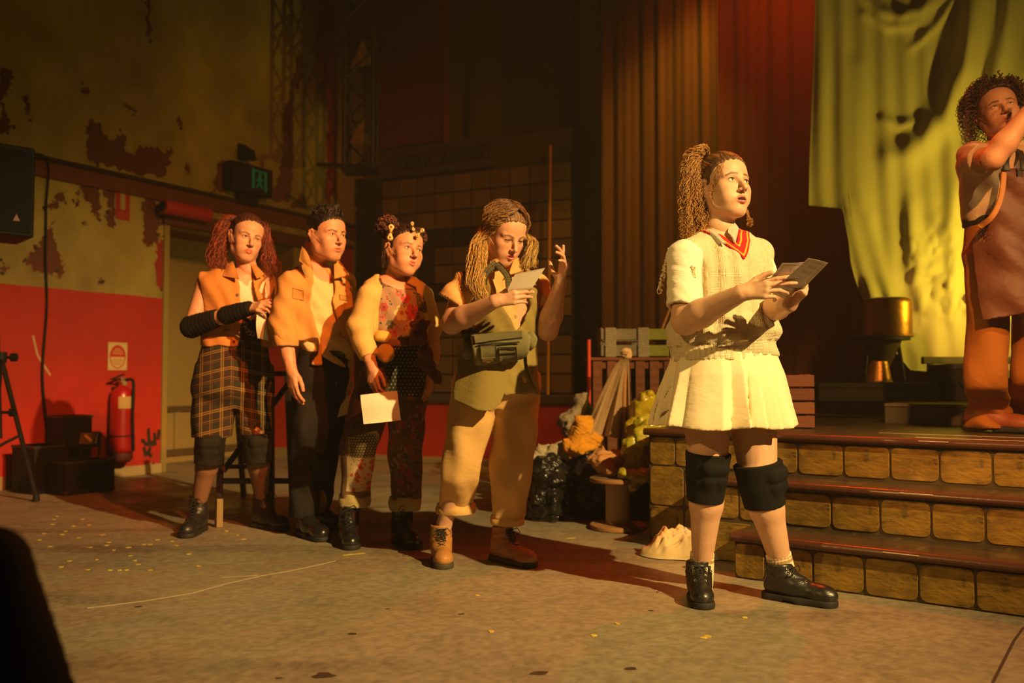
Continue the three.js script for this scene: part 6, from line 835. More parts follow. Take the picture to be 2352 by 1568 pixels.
// a small cloth panel laid on a garment: corners are picture positions
const patch = (t, F, D, pts, material, name, th = 0.005, lift = 0.003, label, n = 8) => { const at = (u, v) => { const [a, b, c, d] = pts, x = mix(mix(a[0], b[0], u), mix(d[0], c[0], u), v), y = mix(mix(a[1], b[1], u), mix(d[1], c[1], u), v); return onSurf(F, x, y, D - 0.45, lift); }; return wpart(t, name, sheet(at, n, n, th), material, label); };
const pin = (t, F, D, x, y, r, material, tz = 0) => button(t, onSurf(F, x, y, D - 0.45, 0.002), r, material, tz);
const planarUV = (x0, x1, y0, y1) => (x, y) => [(x - x0) / (x1 - x0), (y - y0) / (y1 - y0)];

// ================= PERSON: tartan shorts, far left =================
{
  const D = 4.74, P = (x, y, d = 0) => W(x, y, D + d), yaw = 0.55, skin = [0.6, 0.32, 0.2], bR = G(452, 1222), bL = G(606, 1212);
  const t = thing('person', 'woman in tan sleeveless jacket and tartan shorts with arm guards, far left', 'person', G(530, 1222));
  const cfg = { D, skin, neck: P(570, 622, 0.02), neckR: 0.05, head: { eye: [577, 546.5], yaw: 0.6, pitch: -0.12, roll: -0.17, s: 1.07, dd: -0.07, look: [0.1, 0.05], iris: [0.1, 0.1, 0.05], face: { frown: 0.0025, browTilt: -0.0025, brow: [0.12, 0.05, 0.025], lip: [0.55, 0.12, 0.09], blush: 0.3, liner: 0.7, eye: 0.0044, mouth: 0.02 } } };
  const H = headOf(t, cfg), F = new Field();
  const sR = P(474, 652, -0.03), eR = P(441, 748, -0.1), wR = P(572, 708, -0.26), sL = P(612, 645, 0.12), eL = P(628, 735, 0.16), wL = P(616, 706, -0.14);
  const rg = [[478, 615, 800, 0.05, 0.7], [484, 606, 740, 0.05, 0.7], [474, 614, 680, 0.04, 0.68], [474, 616, 645, 0.04, 0.6], [500, 600, 622, 0.04, 0.5]];
  F.loft(ringsAt(D, rg, yaw, -0.014), yaw, 0.02); F.cap(cfg.neck, P(555, 650, 0.03), 0.048, 0.07, 0.04); F.cap(P(550, 648, 0.04), sR, 0.055, 0.046, 0.03); F.cap(P(550, 648, 0.04), sL, 0.055, 0.046, 0.03); armOf(F, [sR, eR, wR], [0.05, 0.043, 0.027]); armOf(F, [sL, eL, wL], [0.048, 0.04, 0.026]);
  const kR = P(484, 1030, 0.0), kL = P(590, 1028, 0.03), aR = W(456, 1160, -bR.z + 0.02), aL = W(602, 1150, -bL.z + 0.02); legOf(F, [P(500, 880, 0.03), kR, aR], [0.07, 0.058, 0.056, 0.036]); legOf(F, [P(580, 880, 0.08), kL, aL], [0.07, 0.058, 0.057, 0.036]); F.cap(aR, bR.clone().setY(0.06), 0.034, 0.03, 0.01); F.cap(aL, bL.clone().setY(0.06), 0.034, 0.03, 0.01);
  const hR = handGeo({ side: 1, wrist: wR, elbow: eR, dir: V(0.75, 0.1, 0.5), palm: V(0.4, -0.6, -0.7), s: 0.95, cell: 0.0035, skin, curl: [[0.4, 0.7, 0.4], [0.5, 0.8, 0.5], [0.6, 0.9, 0.5], [0.7, 0.9, 0.5]] }), hL = handGeo({ side: -1, wrist: wL, elbow: eL, dir: V(-0.25, -0.15, 0.9), palm: V(-0.6, -0.5, -0.3), s: 0.93, cell: 0.0035, skin, curl: [[0.4, 0.6, 0.4], [0.6, 0.7, 0.5], [0.7, 0.9, 0.5], [0.8, 0.9, 0.5]] });
  wpart(t, 'body', joinSkin([skinOf(cfg, F, 0.012), H.g, hR, hL]), skinM());
  wpart(t, 'fishnet_tights', (() => { const S_ = new Field(); legOf(S_, [P(500, 880, 0.03), kR, aR], [0.0715, 0.0595, 0.0575, 0.0375]); legOf(S_, [P(580, 880, 0.08), kL, aL], [0.0715, 0.0595, 0.0585, 0.0375]); S_.cut((x, y, z) => P(500, 985).y - y, 0.002); return mesh(S_, 0.008); })(), mat([0.2, 0.1, 0.05], { roughness: 0.8, bump: rep(weaveT, 30), bumpScale: 0.002, transparent: true, opacity: 0.55 }), 'fine dark fishnet');
  const white = fab([0.74, 0.66, 0.5]), tan = fab([0.58, 0.25, 0.065], { roughness: 0.9 });
  top(t, D, yaw, { rings: rg, grow: -0.006, cell: 0.008, cut: [fPrism([[500, 560], [640, 560], [640, 640], [590, 640], [570, 646], [545, 645], [520, 620]], 4.9)] }, white, 'tank_top', 'white tank top');
  const jk = top(t, D, yaw, { rings: [[464, 624, 797, 0.05, 0.74], [468, 622, 740, 0.05, 0.74], [462, 626, 690, 0.04, 0.74], [458, 628, 650, 0.04, 0.64], [486, 608, 622, 0.04, 0.5]], sleeves: [{ a: P(550, 645, 0.04), b: sR.clone().add(V(-0.012, 0.012, 0)), r0: 0.06, r1: 0.056, open: 0, n: V(1, 0.3, 0) }, { a: P(550, 645, 0.04), b: sL, r0: 0.06, r1: 0.056, open: 0, n: V(-1, 0.3, 0) }], cell: 0.006,
    cut: [fPrism([[528, 590], [600, 590], [582, 640], [590, 690], [596, 720], [604, 810], [550, 810], [548, 790], [551, 768], [556, 730], [552, 690], [548, 650], [535, 625]], 4.76), fCap(sR.clone().add(V(-0.02, -0.02, 0)), eR, 0.054, 0.06), fCap(sL.clone().add(V(0.03, -0.03, 0)), eL, 0.05, 0.06), fPrism([[545, 740], [400, 772], [400, 700], [545, 700]].map(([x, y]) => [x, y + 900]), 4.8)] }, tan, 'sleeveless_jacket', 'tan sleeveless denim jacket');
  flap(t, [P(524, 606, -0.04), P(536, 600, -0.05), P(549, 640, -0.13), P(512, 634, -0.1)], tan, 'jacket_collar', 0.012); flap(t, [P(574, 604, -0.02), P(588, 610, 0.0), P(608, 630, -0.02), P(590, 640, -0.05)], tan, 'jacket_collar', 0.012);
  for (const [x, y] of [[545, 677], [537, 785]]) pin(t, jk, D, x, y, 0.008, mat([0.05, 0.02, 0.01], { roughness: 0.4 }), 0.4);
  const bl = top(t, D, yaw, { rings: [[470, 622, 786, 0.05, 0.72], [476, 616, 760, 0.05, 0.72], [480, 612, 732, 0.05, 0.72]], grow: 0.001, cell: 0.007, cut: [fPrism([[380, 700], [548, 700], [548, 830], [380, 830]], 9)] }, mat([0.012, 0.011, 0.011], { roughness: 0.3, coat: 0.4 }), 'waist_belt', 'wide black leather belt');
  const metal = mat([0.6, 0.5, 0.4], { metalness: 0.9, roughness: 0.3 }); for (const [x, y] of [[562, 745], [566, 758], [572, 764], [580, 766], [518, 757], [524, 757]]) wpart(t, 'buckle', new THREE.TorusGeometry(0.011, 0.003, 6, 14).applyMatrix4(new THREE.Matrix4().setPosition(onSurf(x > 540 ? bl : jk, x, y, D - 0.45, 0.003))), metal);
  // guards
  const guard = (a, b, r0, r1, nm, lb) => { const K = new Field(), ax = b.clone().sub(a).normalize(); K.cap(a, b, r0, r1, 0.01); K.disp = (x, y, z) => -0.004 * fbm(x * 16, y * 16, z * 16, 2) - 0.0015 * Math.sin(V(x, y, z).dot(ax) * 260); wpart(t, nm, mesh(K, 0.006), mat([0.013, 0.012, 0.012], { roughness: 0.8, spec: 0.3, bump: rep(weaveT, 80), bumpScale: 0.001 }), lb); };
  const ed = wR.clone().sub(eR); guard(eR.clone().add(V(0, -0.005, 0)), eR.clone().addScaledVector(ed, 0.42), 0.062, 0.05, 'elbow_guard', 'black elbow guard'); guard(eR.clone().addScaledVector(ed, 0.62), eR.clone().addScaledVector(ed, 0.99), 0.05, 0.04, 'wrist_guard', 'black wrist guard'); guard(eL.clone().lerp(wL, 0.4), eL.clone().lerp(wL, 0.9), 0.043, 0.036, 'wrist_guard', 'black wrist guard');
  const plaidT = canvasTex(256, 256, (c, w) => { c.fillStyle = css(0.018, 0.017, 0.009); c.fillRect(0, 0, w, w); c.globalAlpha = 0.5; for (const [p, wd, col] of [[0, 70, css(0.03, 0.03, 0.018)], [128, 70, css(0.045, 0.018, 0.012)]]) { c.fillStyle = col; c.fillRect(p, 0, wd, w); c.fillRect(0, p, w, wd); } c.globalAlpha = 0.75; for (const [p, wd, col] of [[86, 12, css(0.42, 0.24, 0.05)], [112, 12, css(0.42, 0.24, 0.05)], [214, 9, css(0.3, 0.16, 0.03)], [240, 7, css(0.25, 0.08, 0.03)]]) { c.fillStyle = col; c.fillRect(p, 0, wd, w); c.fillRect(0, p, w, wd); } });
  trousers(t, D, yaw, { cell: 0.0065, seat: [[446, 622, 900, 0.05, 0.75], [456, 620, 840, 0.05, 0.74], [470, 615, 780, 0.05, 0.72]], hollow: 0, k: 0.006, legR: [[442, 530, 1003, 0.01, 0.9], [441, 537, 960, 0.01, 0.88], [444, 546, 900, 0.03, 0.85], [452, 548, 840, 0.04, 0.8]], legL: [[546, 627, 1000, 0.06, 0.9], [543, 628, 950, 0.06, 0.88], [536, 626, 890, 0.07, 0.85], [530, 622, 840, 0.07, 0.8]], uv: (x, y, z) => [(x * Math.cos(yaw * 0.6) - z * Math.sin(yaw * 0.6)) / 0.105, (y + 0.25 * Math.abs(x - P(545, 800).x)) / 0.105] }, mat([1, 1, 1], { map: plaidT, roughness: 0.95, bump: rep(weaveT, 6), bumpScale: 0.001 }), 'dark tartan shorts with yellow lines', 'shorts');
  const kp = { color: [0.018, 0.017, 0.014], rough: 0.5, cell: 0.007 }; kneePad(t, P(484, 995, -0.01), P(478, 1066, 0.0), 0.083, 0.073, V(0.35, 0, 1), kp); kneePad(t, P(590, 995, 0.02), P(592, 1062, 0.03), 0.08, 0.071, V(0.6, 0, 1), kp);
  boot(t, { at: bR, yaw: -0.02, s: 1.02, h: 0.2, cell: 0.007, rough: 0.5 }); boot(t, { at: bL, yaw: 0.95, s: 1.02, h: 0.2, cell: 0.007, rough: 0.5 });
  // hair: parted, two high bunches falling to the shoulders
  const dk = [0.07, 0.022, 0.012], rd = [0.26, 0.055, 0.02], cap = hairCap(H, hairline(0.066, 0.075, 1.25, -0.01), dk, { cell: 0.004, th: 0.005 }), hs = new Strands();
  const bunch = (root, pts, n) => { for (let k = 0; k < n; k++) { const a = rr(0, 6.28), w = Math.sqrt(rnd()); const q = [H.L(...root)]; for (const p of pts) q.push(P(p[0] + Math.cos(a) * w * p[3], p[1] + rr(-8, 8), p[2] + Math.sin(a) * w * p[3] / 422)); hs.add(wavy(q.slice(0, rnd() < 0.3 ? q.length - 1 : q.length), 34, rr(0.004, 0.013), rr(0.06, 0.11), rr(0, 6)), 0.0018, 0.0008, tint(rnd() < 0.7 ? rd : dk, 0.5, 1.6), 3); } };
  bunch([-0.055, 0.1, -0.03], [[520, 505, 0.0, 10], [505, 545, 0.0, 18], [498, 590, 0.0, 26], [505, 622, -0.02, 24]], 210); bunch([0.06, 0.095, -0.03], [[606, 520, 0.02, 8], [612, 560, 0.02, 12], [618, 600, 0.03, 22], [628, 630, 0.05, 24]], 170);
  wpart(t, 'hair', joinHair([cap, hs.build()]), hairM, 'auburn hair in two high bunches'); headset(t, H);
  const q = [[590, 722, -0.3], [612, 716, -0.28], [617, 782, -0.24], [592, 776, -0.26]].map((p) => P(...p)), ctr = q[0].clone().add(q[2]).multiplyScalar(0.5), g = sheet((u, v) => q[0].clone().lerp(q[1], u).lerp(q[3].clone().lerp(q[2], u), v).sub(ctr).add(V(0, 0, 0.02 * Math.sin(v * 3.1))), 10, 12, 0.0014); one('paper_sheet', 'folded paper in the hands of the woman in tartan shorts', 'paper', g, mat([0.74, 0.68, 0.55], { roughness: 0.85 }), ctr);
}
// ================= PERSON: tan jacket, black trousers =================
{
  const D = 4.57, P = (x, y, d = 0) => W(x, y, D + d), yaw = 0.75, skin = [0.6, 0.29, 0.17], bR = G(706, 1232), bL = G(735, 1210);
  const t = thing('person', 'man in open tan jacket, cream vest and black trousers', 'person', G(715, 1230));
  const cfg = { D, skin, neck: P(720, 602, 0.03), neckR: 0.058, head: { eye: [775, 540], yaw: 0.86, pitch: -0.04, roll: 0.0, s: 1.1, dd: -0.08, look: [0.1, 0.02], iris: [0.06, 0.05, 0.03], face: { male: 1, browTilt: -0.0025, brow: [0.035, 0.018, 0.01], browWide: 0.0045, lip: [0.46, 0.17, 0.12], beard: 0.18, liner: 0.45, eye: 0.0042, dirt: 0.12 } } };
  const H = headOf(t, cfg), F = new Field(), rg = [[690, 800, 850, 0.04, 0.7], [690, 805, 800, 0.04, 0.7], [672, 805, 720, 0.03, 0.66], [662, 802, 650, 0.03, 0.62], [690, 775, 612, 0.03, 0.5]];
  const sR = P(664, 652, -0.1), eR = P(648, 740, -0.12), wR = P(668, 846, -0.16), sL = P(790, 648, 0.16), eL = P(800, 735, 0.18), wL = P(797, 850, 0.1);
  F.loft(ringsAt(D, rg, yaw, -0.016), yaw, 0.02); F.cap(cfg.neck, P(722, 640, 0.02), 0.056, 0.08, 0.04); armOf(F, [sR, eR, wR], [0.043, 0.042, 0.03]); armOf(F, [sL, eL, wL], [0.043, 0.042, 0.03]); F.cap(P(722, 645, 0.02), sR, 0.05, 0.045, 0.03); F.cap(P(722, 645, 0.02), sL, 0.05, 0.045, 0.03); const LR = [[666, 732, 1186, -bR.z - D + 0.02, 0.9], [664, 732, 1090, -bR.z - D + 0.02, 0.9], [668, 738, 1005, 0, 0.9], [672, 760, 900, 0.03, 0.85], [680, 775, 850, 0.03, 0.8]], LL = [[712, 758, 1184, -bL.z - D + 0.02, 0.9], [718, 770, 1080, 0.1, 0.9], [724, 784, 1000, 0.08, 0.9], [718, 796, 900, 0.06, 0.85], [712, 798, 850, 0.05, 0.8]]; legChain(F, D, LR); legChain(F, D, LL);
  const hR = handGeo({ side: 1, wrist: wR, elbow: eR, dir: V(0.12, -1, 0.06), palm: V(0.6, 0, -0.75), s: 1.05, cell: 0.0035, skin, curl: [[0.2, 0.35, 0.2], [0.25, 0.4, 0.25], [0.3, 0.45, 0.25], [0.35, 0.5, 0.3]], spread: [0.05, 0, -0.05, -0.1], thumb: [[0.4, 0.9, 0.35], [0.15, 0.95, 0.2], [0.05, 1, 0.1]] }), hL = handGeo({ side: -1, wrist: wL, elbow: eL, dir: V(0.05, -1, 0.1), palm: V(-0.6, 0, -0.5), s: 1.05, cell: 0.005, skin, curl: [[0.3, 0.5, 0.3], [0.3, 0.5, 0.3], [0.4, 0.5, 0.3], [0.4, 0.5, 0.3]] });
  wpart(t, 'body', joinSkin([skinOf(cfg, F, 0.012), H.g, hR, hL]), skinM());
  top(t, D, yaw, { rings: rg, grow: -0.005, cell: 0.0075, mod: (th, y) => 0.006 * Math.sin(y * 62 + th * 4) * sstep(P(700, 690).y, P(700, 760).y, y), cut: [fPrism([[690, 560], [800, 560], [775, 640], [757, 645], [735, 640], [722, 630], [700, 600]], 9)] }, fab([0.7, 0.52, 0.26]), 'tank_top', 'stained cream vest top');
  const tan = fab([0.56, 0.3, 0.09]); const jk = top(t, D, yaw, { rings: [[664, 812, 838, 0.04, 0.72], [664, 814, 780, 0.04, 0.72], [664, 810, 700, 0.03, 0.7], [662, 806, 650, 0.03, 0.64], [682, 780, 614, 0.03, 0.5]], yoke: [[P(722, 645, 0.02), sR, 0.07, 0.062], [P(722, 645, 0.02), sL, 0.07, 0.06]], cell: 0.006, sleeves: [{ a: sR, b: eR, c: P(655, 782, -0.14), r0: 0.062, r1: 0.064, r2: 0.064, open: 0 }, { a: sL, b: eL, c: P(803, 790, 0.14), r0: 0.06, r1: 0.066, r2: 0.064, open: 0 }],
    cut: [fPrism([[690, 560], [792, 560], [770, 625], [766, 690], [778, 740], [792, 800], [800, 900], [748, 900], [737, 800], [722, 740], [713, 690], [722, 650], [716, 610]], 4.57)], mod: (th, y) => 0.005 * Math.sin(th * 9 + y * 5) }, tan, 'jacket', 'tan utility jacket with rolled sleeves');
  flap(t, [P(695, 566, -0.06), P(706, 580, -0.1), P(720, 620, -0.17), P(688, 600, -0.12)], tan, 'jacket_collar', 0.015, 0.007); flap(t, [P(768, 594, 0.0), P(780, 600, 0.02), P(802, 632, -0.03), P(768, 640, -0.08)], tan, 'jacket_collar', 0.012, 0.007);
  patch(t, jk, D, [[672, 660], [698, 668], [698, 690], [671, 684]], tan, 'pocket_flap', 0.006, 0.004); patch(t, jk, D, [[779, 676], [798, 680], [798, 690], [780, 688]], tan, 'pocket_flap', 0.006, 0.004); for (const [x, y] of [[784, 636], [791, 654]]) pin(t, jk, D, x, y, 0.009, mat([0.03, 0.015, 0.01]), 0.9);
  cuff(t, D, 0, [[627, 686, 796, -0.14, 0.95], [626, 687, 782, -0.14, 0.95], [628, 684, 768, -0.14, 0.95]], tan, 'sleeve_cuff', 'rolled sleeve cuff');
  trousers(t, D, yaw, { cell: 0.0075, seat: [[680, 798, 880, 0.04, 0.75], [684, 800, 830, 0.04, 0.72], [690, 800, 806, 0.04, 0.7]], legR: LR, legL: LL }, fab([0.014, 0.012, 0.011], { roughness: 0.85 }), 'black trousers');
  top(t, D, yaw, { rings: [[688, 800, 820, 0.04, 0.7], [690, 800, 806, 0.04, 0.7]], grow: 0.004, cell: 0.006, disp: () => 0 }, mat([0.012, 0.01, 0.01], { roughness: 0.4 }), 'belt', 'narrow black belt');
  boot(t, { at: bR, yaw: 0.65, s: 1.08, low: true, cell: 0.006, rough: 0.22, shine: 0.8, nobow: true, label: 'polished black shoe' }); boot(t, { at: bL, yaw: 0.95, s: 1.06, low: true, cell: 0.006, rough: 0.22, shine: 0.8, nobow: true, label: 'polished black shoe set back' });
  const dk = [0.014, 0.009, 0.007], cap = hairCap(H, hairline(0.086, 0.076, 1.3, 0.0, 0, 0.03), dk, { cell: 0.004, th: 0.005 }), hs = new Strands();
  for (let c = 0; c < 64; c++) { const a = rr(-3.14, 3.14), r = Math.sqrt(rnd()), cx = Math.sin(a) * r * 0.066, cz = Math.cos(a) * r * 0.082 - 0.004, up = (0.014 + 0.024 * sstep(-0.05, 0.07, cz)) * rr(0.6, 1.25), ox = rr(-0.022, 0.022), oz = rr(-0.02, 0.024); for (let k = 0; k < 9; k++) { const x = cx + rr(-0.011, 0.011), z = cz + rr(-0.011, 0.011), y = 0.045 + 0.083 * Math.sqrt(Math.max(0, 1 - (x / 0.0765) ** 2 - ((z + 0.014) / 0.097) ** 2)); hs.add(wavy([V(x, y, z), V(mix(x, cx, 0.4) * 1.08, y + up * 0.6, z + 0.004), V(cx + ox + rr(-0.003, 0.003), y + up, cz + oz)].map((p) => H.L(p.x, p.y, p.z)), 8, 0.002, 0.02, rr(0, 6)), 0.003, 0.001, tint(dk, 0.6, 2.6), 4); } }
  wpart(t, 'hair', joinHair([cap, hs.build()]), hairM, 'short dark hair brushed up'); headset(t, H);
}

// ================= PERSON: patchwork dungarees =================
{
  const D = 4.37, P = (x, y, d = 0) => W(x, y, D + d), yaw = 0.6, skin = [0.58, 0.29, 0.17], bR = G(800, 1248), bL = G(924, 1248);
  const t = thing('person', 'woman in patchwork dungarees and cream cardigan with hair in two buns', 'person', G(865, 1250));
  const cfg = { D, skin, neck: P(903, 648, 0.02), neckR: 0.05, head: { eye: [949, 572], yaw: 0.68, pitch: 0.02, roll: -0.15, s: 1.08, dd: -0.08, look: [0.15, 0.05], iris: [0.05, 0.045, 0.03], face: { frown: 0.0018, browTilt: 0.0, brow: [0.07, 0.03, 0.018], lip: [0.52, 0.14, 0.12], blush: 0.5, liner: 0.6, eye: 0.005, mouth: 0.018, cheek: 0.003, dirt: 0.25 } } };
  const H = headOf(t, cfg), F = new Field(), rg = [[840, 985, 850, 0.04, 0.75], [842, 984, 800, 0.04, 0.75], [842, 980, 740, 0.03, 0.72], [838, 980, 690, 0.03, 0.68], [842, 975, 655, 0.03, 0.58], [870, 948, 636, 0.03, 0.5]];
  const sR = P(848, 680, -0.08), eR = P(826, 752, -0.1), wR = P(853, 838, -0.18), sL = P(970, 680, 0.14), eL = P(990, 755, 0.12), wL = P(986, 860, 0.04);
  F.loft(ringsAt(D, rg, yaw, -0.012), yaw, 0.02); F.cap(cfg.neck, P(905, 668, 0.02), 0.05, 0.075, 0.04); F.cap(P(905, 668, 0.03), sR, 0.05, 0.044, 0.03); F.cap(P(905, 668, 0.03), sL, 0.05, 0.044, 0.03); armOf(F, [sR, eR, wR], [0.042, 0.04, 0.027]); armOf(F, [sL, eL, wL], [0.042, 0.04, 0.027]); const LR = [[783, 848, 1140, -bR.z - D + 0.03, 0.9], [786, 856, 1080, -bR.z - D + 0.02, 0.9], [794, 876, 1000, 0.01, 0.9], [806, 902, 920, 0.03, 0.88], [830, 915, 850, 0.03, 0.8]], LL = [[898, 966, 1145, -bL.z - D + 0.03, 0.9], [894, 968, 1080, -bL.z - D + 0.03, 0.9], [892, 974, 1000, 0.05, 0.9], [892, 980, 920, 0.06, 0.88], [890, 984, 850, 0.05, 0.8]]; legChain(F, D, LR); legChain(F, D, LL);
  const hR = handGeo({ side: 1, wrist: wR, elbow: eR, dir: V(0.12, -1, 0.15), palm: V(0.5, -0.1, -0.8), s: 0.95, cell: 0.0033, skin, curl: [[0.35, 0.6, 0.3], [0.4, 0.65, 0.35], [0.45, 0.65, 0.35], [0.5, 0.7, 0.4]], spread: [0.04, 0, -0.04, -0.08], thumb: [[0.45, 0.85, 0.4], [0.15, 0.95, 0.35], [0, 1, 0.3]] }), hL = handGeo({ side: -1, wrist: wL, elbow: eL, dir: V(-0.02, -1, 0.1), palm: V(-0.7, 0, -0.4), s: 0.95, cell: 0.0045, skin, curl: [[0.4, 0.7, 0.4], [0.4, 0.7, 0.4], [0.5, 0.7, 0.4], [0.5, 0.7, 0.4]] });
  wpart(t, 'body', joinSkin([skinOf(cfg, F, 0.012), H.g, hR, hL]), skinM());
  const knit = mat([0.72, 0.5, 0.17], { roughness: 0.95, bump: rep(weaveT, 9, 45), bumpScale: 0.002 });
  top(t, D, yaw, { rings: [[846, 984, 800, 0.04, 0.74], [846, 982, 740, 0.03, 0.72], [842, 980, 690, 0.03, 0.68], [838, 980, 652, 0.03, 0.58], [862, 955, 634, 0.03, 0.5]], yoke: [[P(880, 668, 0.02), sR, 0.056, 0.058], [P(930, 668, 0.05), sL, 0.056, 0.056]], cell: 0.0065, sleeves: [{ a: sR, b: eR, c: P(847, 818, -0.15), r0: 0.058, r1: 0.064, r2: 0.05, open: 0 }, { a: sL, b: eL, c: P(986, 830, 0.06), r0: 0.056, r1: 0.054, r2: 0.048, open: 0 }], cut: [fPrism([[880, 600], [945, 600], [935, 650], [955, 660], [962, 700], [968, 760], [972, 830], [872, 830], [868, 760], [874, 700], [878, 660], [868, 640]], 4.4), fCap(cfg.neck, P(915, 560, 0), 0.06, 0.07)], disp: (x, y, z) => -0.008 * fbm(x * 8, y * 6, z * 8, 3) - 0.004 * Math.sin(y * 34 + 4 * noise3(x * 8, y * 8, z * 8)) * sstep(P(900, 680).y, P(900, 740).y, y) }, knit, 'cardigan', 'cream ribbed knit cardigan');
  // the dungaree cloth: sewn patches, each its own print
  const X0 = P(770, 900).x, X1 = P(1005, 900).x, Y0 = P(880, 1175).y, Y1 = P(880, 640).y;
  const quilt = canvasTex(1024, 2048, (c, w, h) => {
    const q = (x, y) => [(W(x, y, D - 0.1).x - X0) / (X1 - X0) * w, (1 - (W(x, y, D - 0.1).y - Y0) / (Y1 - Y0)) * h], S = w / 235;
    const poly = (pts, col) => { c.fillStyle = col; c.beginPath(); pts.forEach((p, i) => (i ? c.lineTo(...q(...p)) : c.moveTo(...q(...p)))); c.closePath(); c.fill(); };
    const dots = (n, x0, x1, y0, y1, r0, r1, cols) => { for (let k = 0; k < n; k++) { const [x, y] = q(rr(x0, x1), rr(y0, y1)); c.fillStyle = cols[Math.floor(rnd() * cols.length)]; c.beginPath(); c.ellipse(x, y, rr(r0, r1) * S, rr(r0, r1) * S * 0.8, rr(0, 3), 0, 7); c.fill(); } };
    const flower = (x, y, r, col, mid) => { const [a, b] = q(x, y); c.fillStyle = col; for (let k = 0; k < 6; k++) { const g = k * 1.047; c.beginPath(); c.ellipse(a + Math.cos(g) * r * S * 0.6, b + Math.sin(g) * r * S * 0.6, r * S * 0.5, r * S * 0.42, g, 0, 7); c.fill(); } c.fillStyle = mid; c.beginPath(); c.arc(a, b, r * S * 0.3, 0, 7); c.fill(); };
    c.fillStyle = css(0.1, 0.055, 0.02); c.fillRect(0, 0, w, h);
    poly([[770, 1175], [1005, 1175], [1005, 930], [770, 930]], css(0.14, 0.075, 0.028)); dots(420, 885, 985, 930, 1165, 1, 6, [css(0.22, 0.04, 0.02), css(0.06, 0.055, 0.03), css(0.26, 0.15, 0.05), css(0.08, 0.045, 0.02)]);
    for (let k = 0; k < 16; k++) flower(rr(895, 975), rr(935, 1130), rr(4, 9), css(rr(0.18, 0.34), 0.04, 0.025), css(0.1, 0.05, 0.02));
    poly([[865, 640], [965, 650], [975, 800], [865, 800]], css(0.36, 0.24, 0.15)); for (const [x, y, r, a, b] of [[915, 672, 7, css(0.5, 0.1, 0.09), css(0.5, 0.2, 0.1)], [930, 684, 10, css(0.5, 0.05, 0.06), css(0.3, 0.02, 0.02)], [922, 718, 15, css(0.62, 0.5, 0.22), css(0.4, 0.2, 0.08)], [948, 715, 17, css(0.45, 0.04, 0.04), css(0.25, 0.02, 0.02)], [882, 705, 9, css(0.42, 0.07, 0.08), css(0.2, 0.05, 0.03)], [878, 728, 8, css(0.45, 0.16, 0.1), css(0.2, 0.1, 0.05)], [895, 745, 9, css(0.1, 0.12, 0.08), css(0.3, 0.2, 0.1)], [905, 762, 7, css(0.4, 0.1, 0.08), css(0.2, 0.05, 0.03)], [940, 745, 9, css(0.5, 0.3, 0.12), css(0.3, 0.1, 0.05)]]) flower(x, y, r, a, b);
    dots(70, 866, 970, 660, 795, 1, 3.2, [css(0.07, 0.12, 0.05), css(0.05, 0.08, 0.07), css(0.5, 0.3, 0.16), css(0.3, 0.05, 0.04)]);
    poly([[868, 642], [955, 652], [955, 664], [868, 656]], css(0.16, 0.1, 0.06)); dots(90, 868, 955, 644, 662, 0.8, 1.8, [css(0.35, 0.25, 0.14), css(0.06, 0.05, 0.04)]); poly([[948, 655], [958, 655], [978, 740], [962, 740]], css(0.1, 0.085, 0.05)); dots(60, 948, 975, 655, 740, 0.8, 2, [css(0.3, 0.22, 0.12)]);
    poly([[902, 795], [972, 795], [978, 915], [895, 905], [885, 850]], css(0.018, 0.022, 0.013)); for (let j = 0; j < 14; j++) for (let i = 0; i < 11; i++) { const [x, y] = q(890 + i * 8.4 + (j % 2) * 4, 800 + j * 8.2); c.fillStyle = css(0.34, 0.25, 0.12); c.beginPath(); c.arc(x, y, 1.5 * S, 0, 7); c.fill(); }
    poly([[770, 830], [885, 830], [880, 1000], [770, 1000]], css(0.07, 0.035, 0.018)); dots(90, 775, 880, 835, 995, 1, 3.5, [css(0.2, 0.03, 0.02), css(0.1, 0.08, 0.04), css(0.03, 0.03, 0.02)]);
    poly([[795, 1005], [862, 990], [866, 1000], [850, 1062], [790, 1052]], css(0.42, 0.29, 0.11)); for (let j = 0; j < 9; j++) for (let i = 0; i < 10; i++) { const [x, y] = q(796 + i * 6.6 + (j % 2) * 3.3, 1000 + j * 6.6); c.strokeStyle = css(0.035, 0.035, 0.022); c.lineWidth = 1.5 * S; c.beginPath(); c.arc(x, y, 2.6 * S, 0, 7); c.stroke(); }
    poly([[786, 1052], [850, 1062], [846, 1140], [778, 1140]], css(0.56, 0.44, 0.26)); for (let k = 0; k < 26; k++) flower(rr(784, 848), rr(1058, 1138), rr(2.6, 5), css(0.5, rr(0.03, 0.06), 0.03), css(0.55, 0.2, 0.05)); dots(40, 782, 848, 1055, 1138, 0.8, 1.8, [css(0.08, 0.14, 0.06), css(0.05, 0.1, 0.15)]);
  });
  const uv = (x, y) => [(x - X0) / (X1 - X0), (y - Y0) / (Y1 - Y0)], dm = mat([1, 1, 1], { map: quilt, roughness: 0.92, bump: rep(weaveT, 40), bumpScale: 0.0006 });
  const bib = top(t, D, yaw, { rings: [[846, 984, 840, 0.04, 0.76], [848, 982, 780, 0.04, 0.76], [844, 980, 720, 0.03, 0.76], [844, 978, 680, 0.03, 0.72], [850, 970, 655, 0.03, 0.6], [872, 950, 640, 0.03, 0.5]], grow: 0.0, cell: 0.006, uv, cut: [fPrism([[800, 560], [1010, 560], [1010, 668], [960, 662], [940, 664], [905, 662], [882, 652], [872, 636], [800, 636]], 9), (x, y, z) => (x - P(905, 700).x) * Math.sin(yaw) + (z + D + 0.02) * Math.cos(yaw)] }, dm, 'dungaree_bib', 'floral patchwork bib');
  patch(t, bib, D, [[866, 640], [874, 636], [882, 660], [874, 664]], dm, 'shoulder_strap', 0.005, 0.004); 
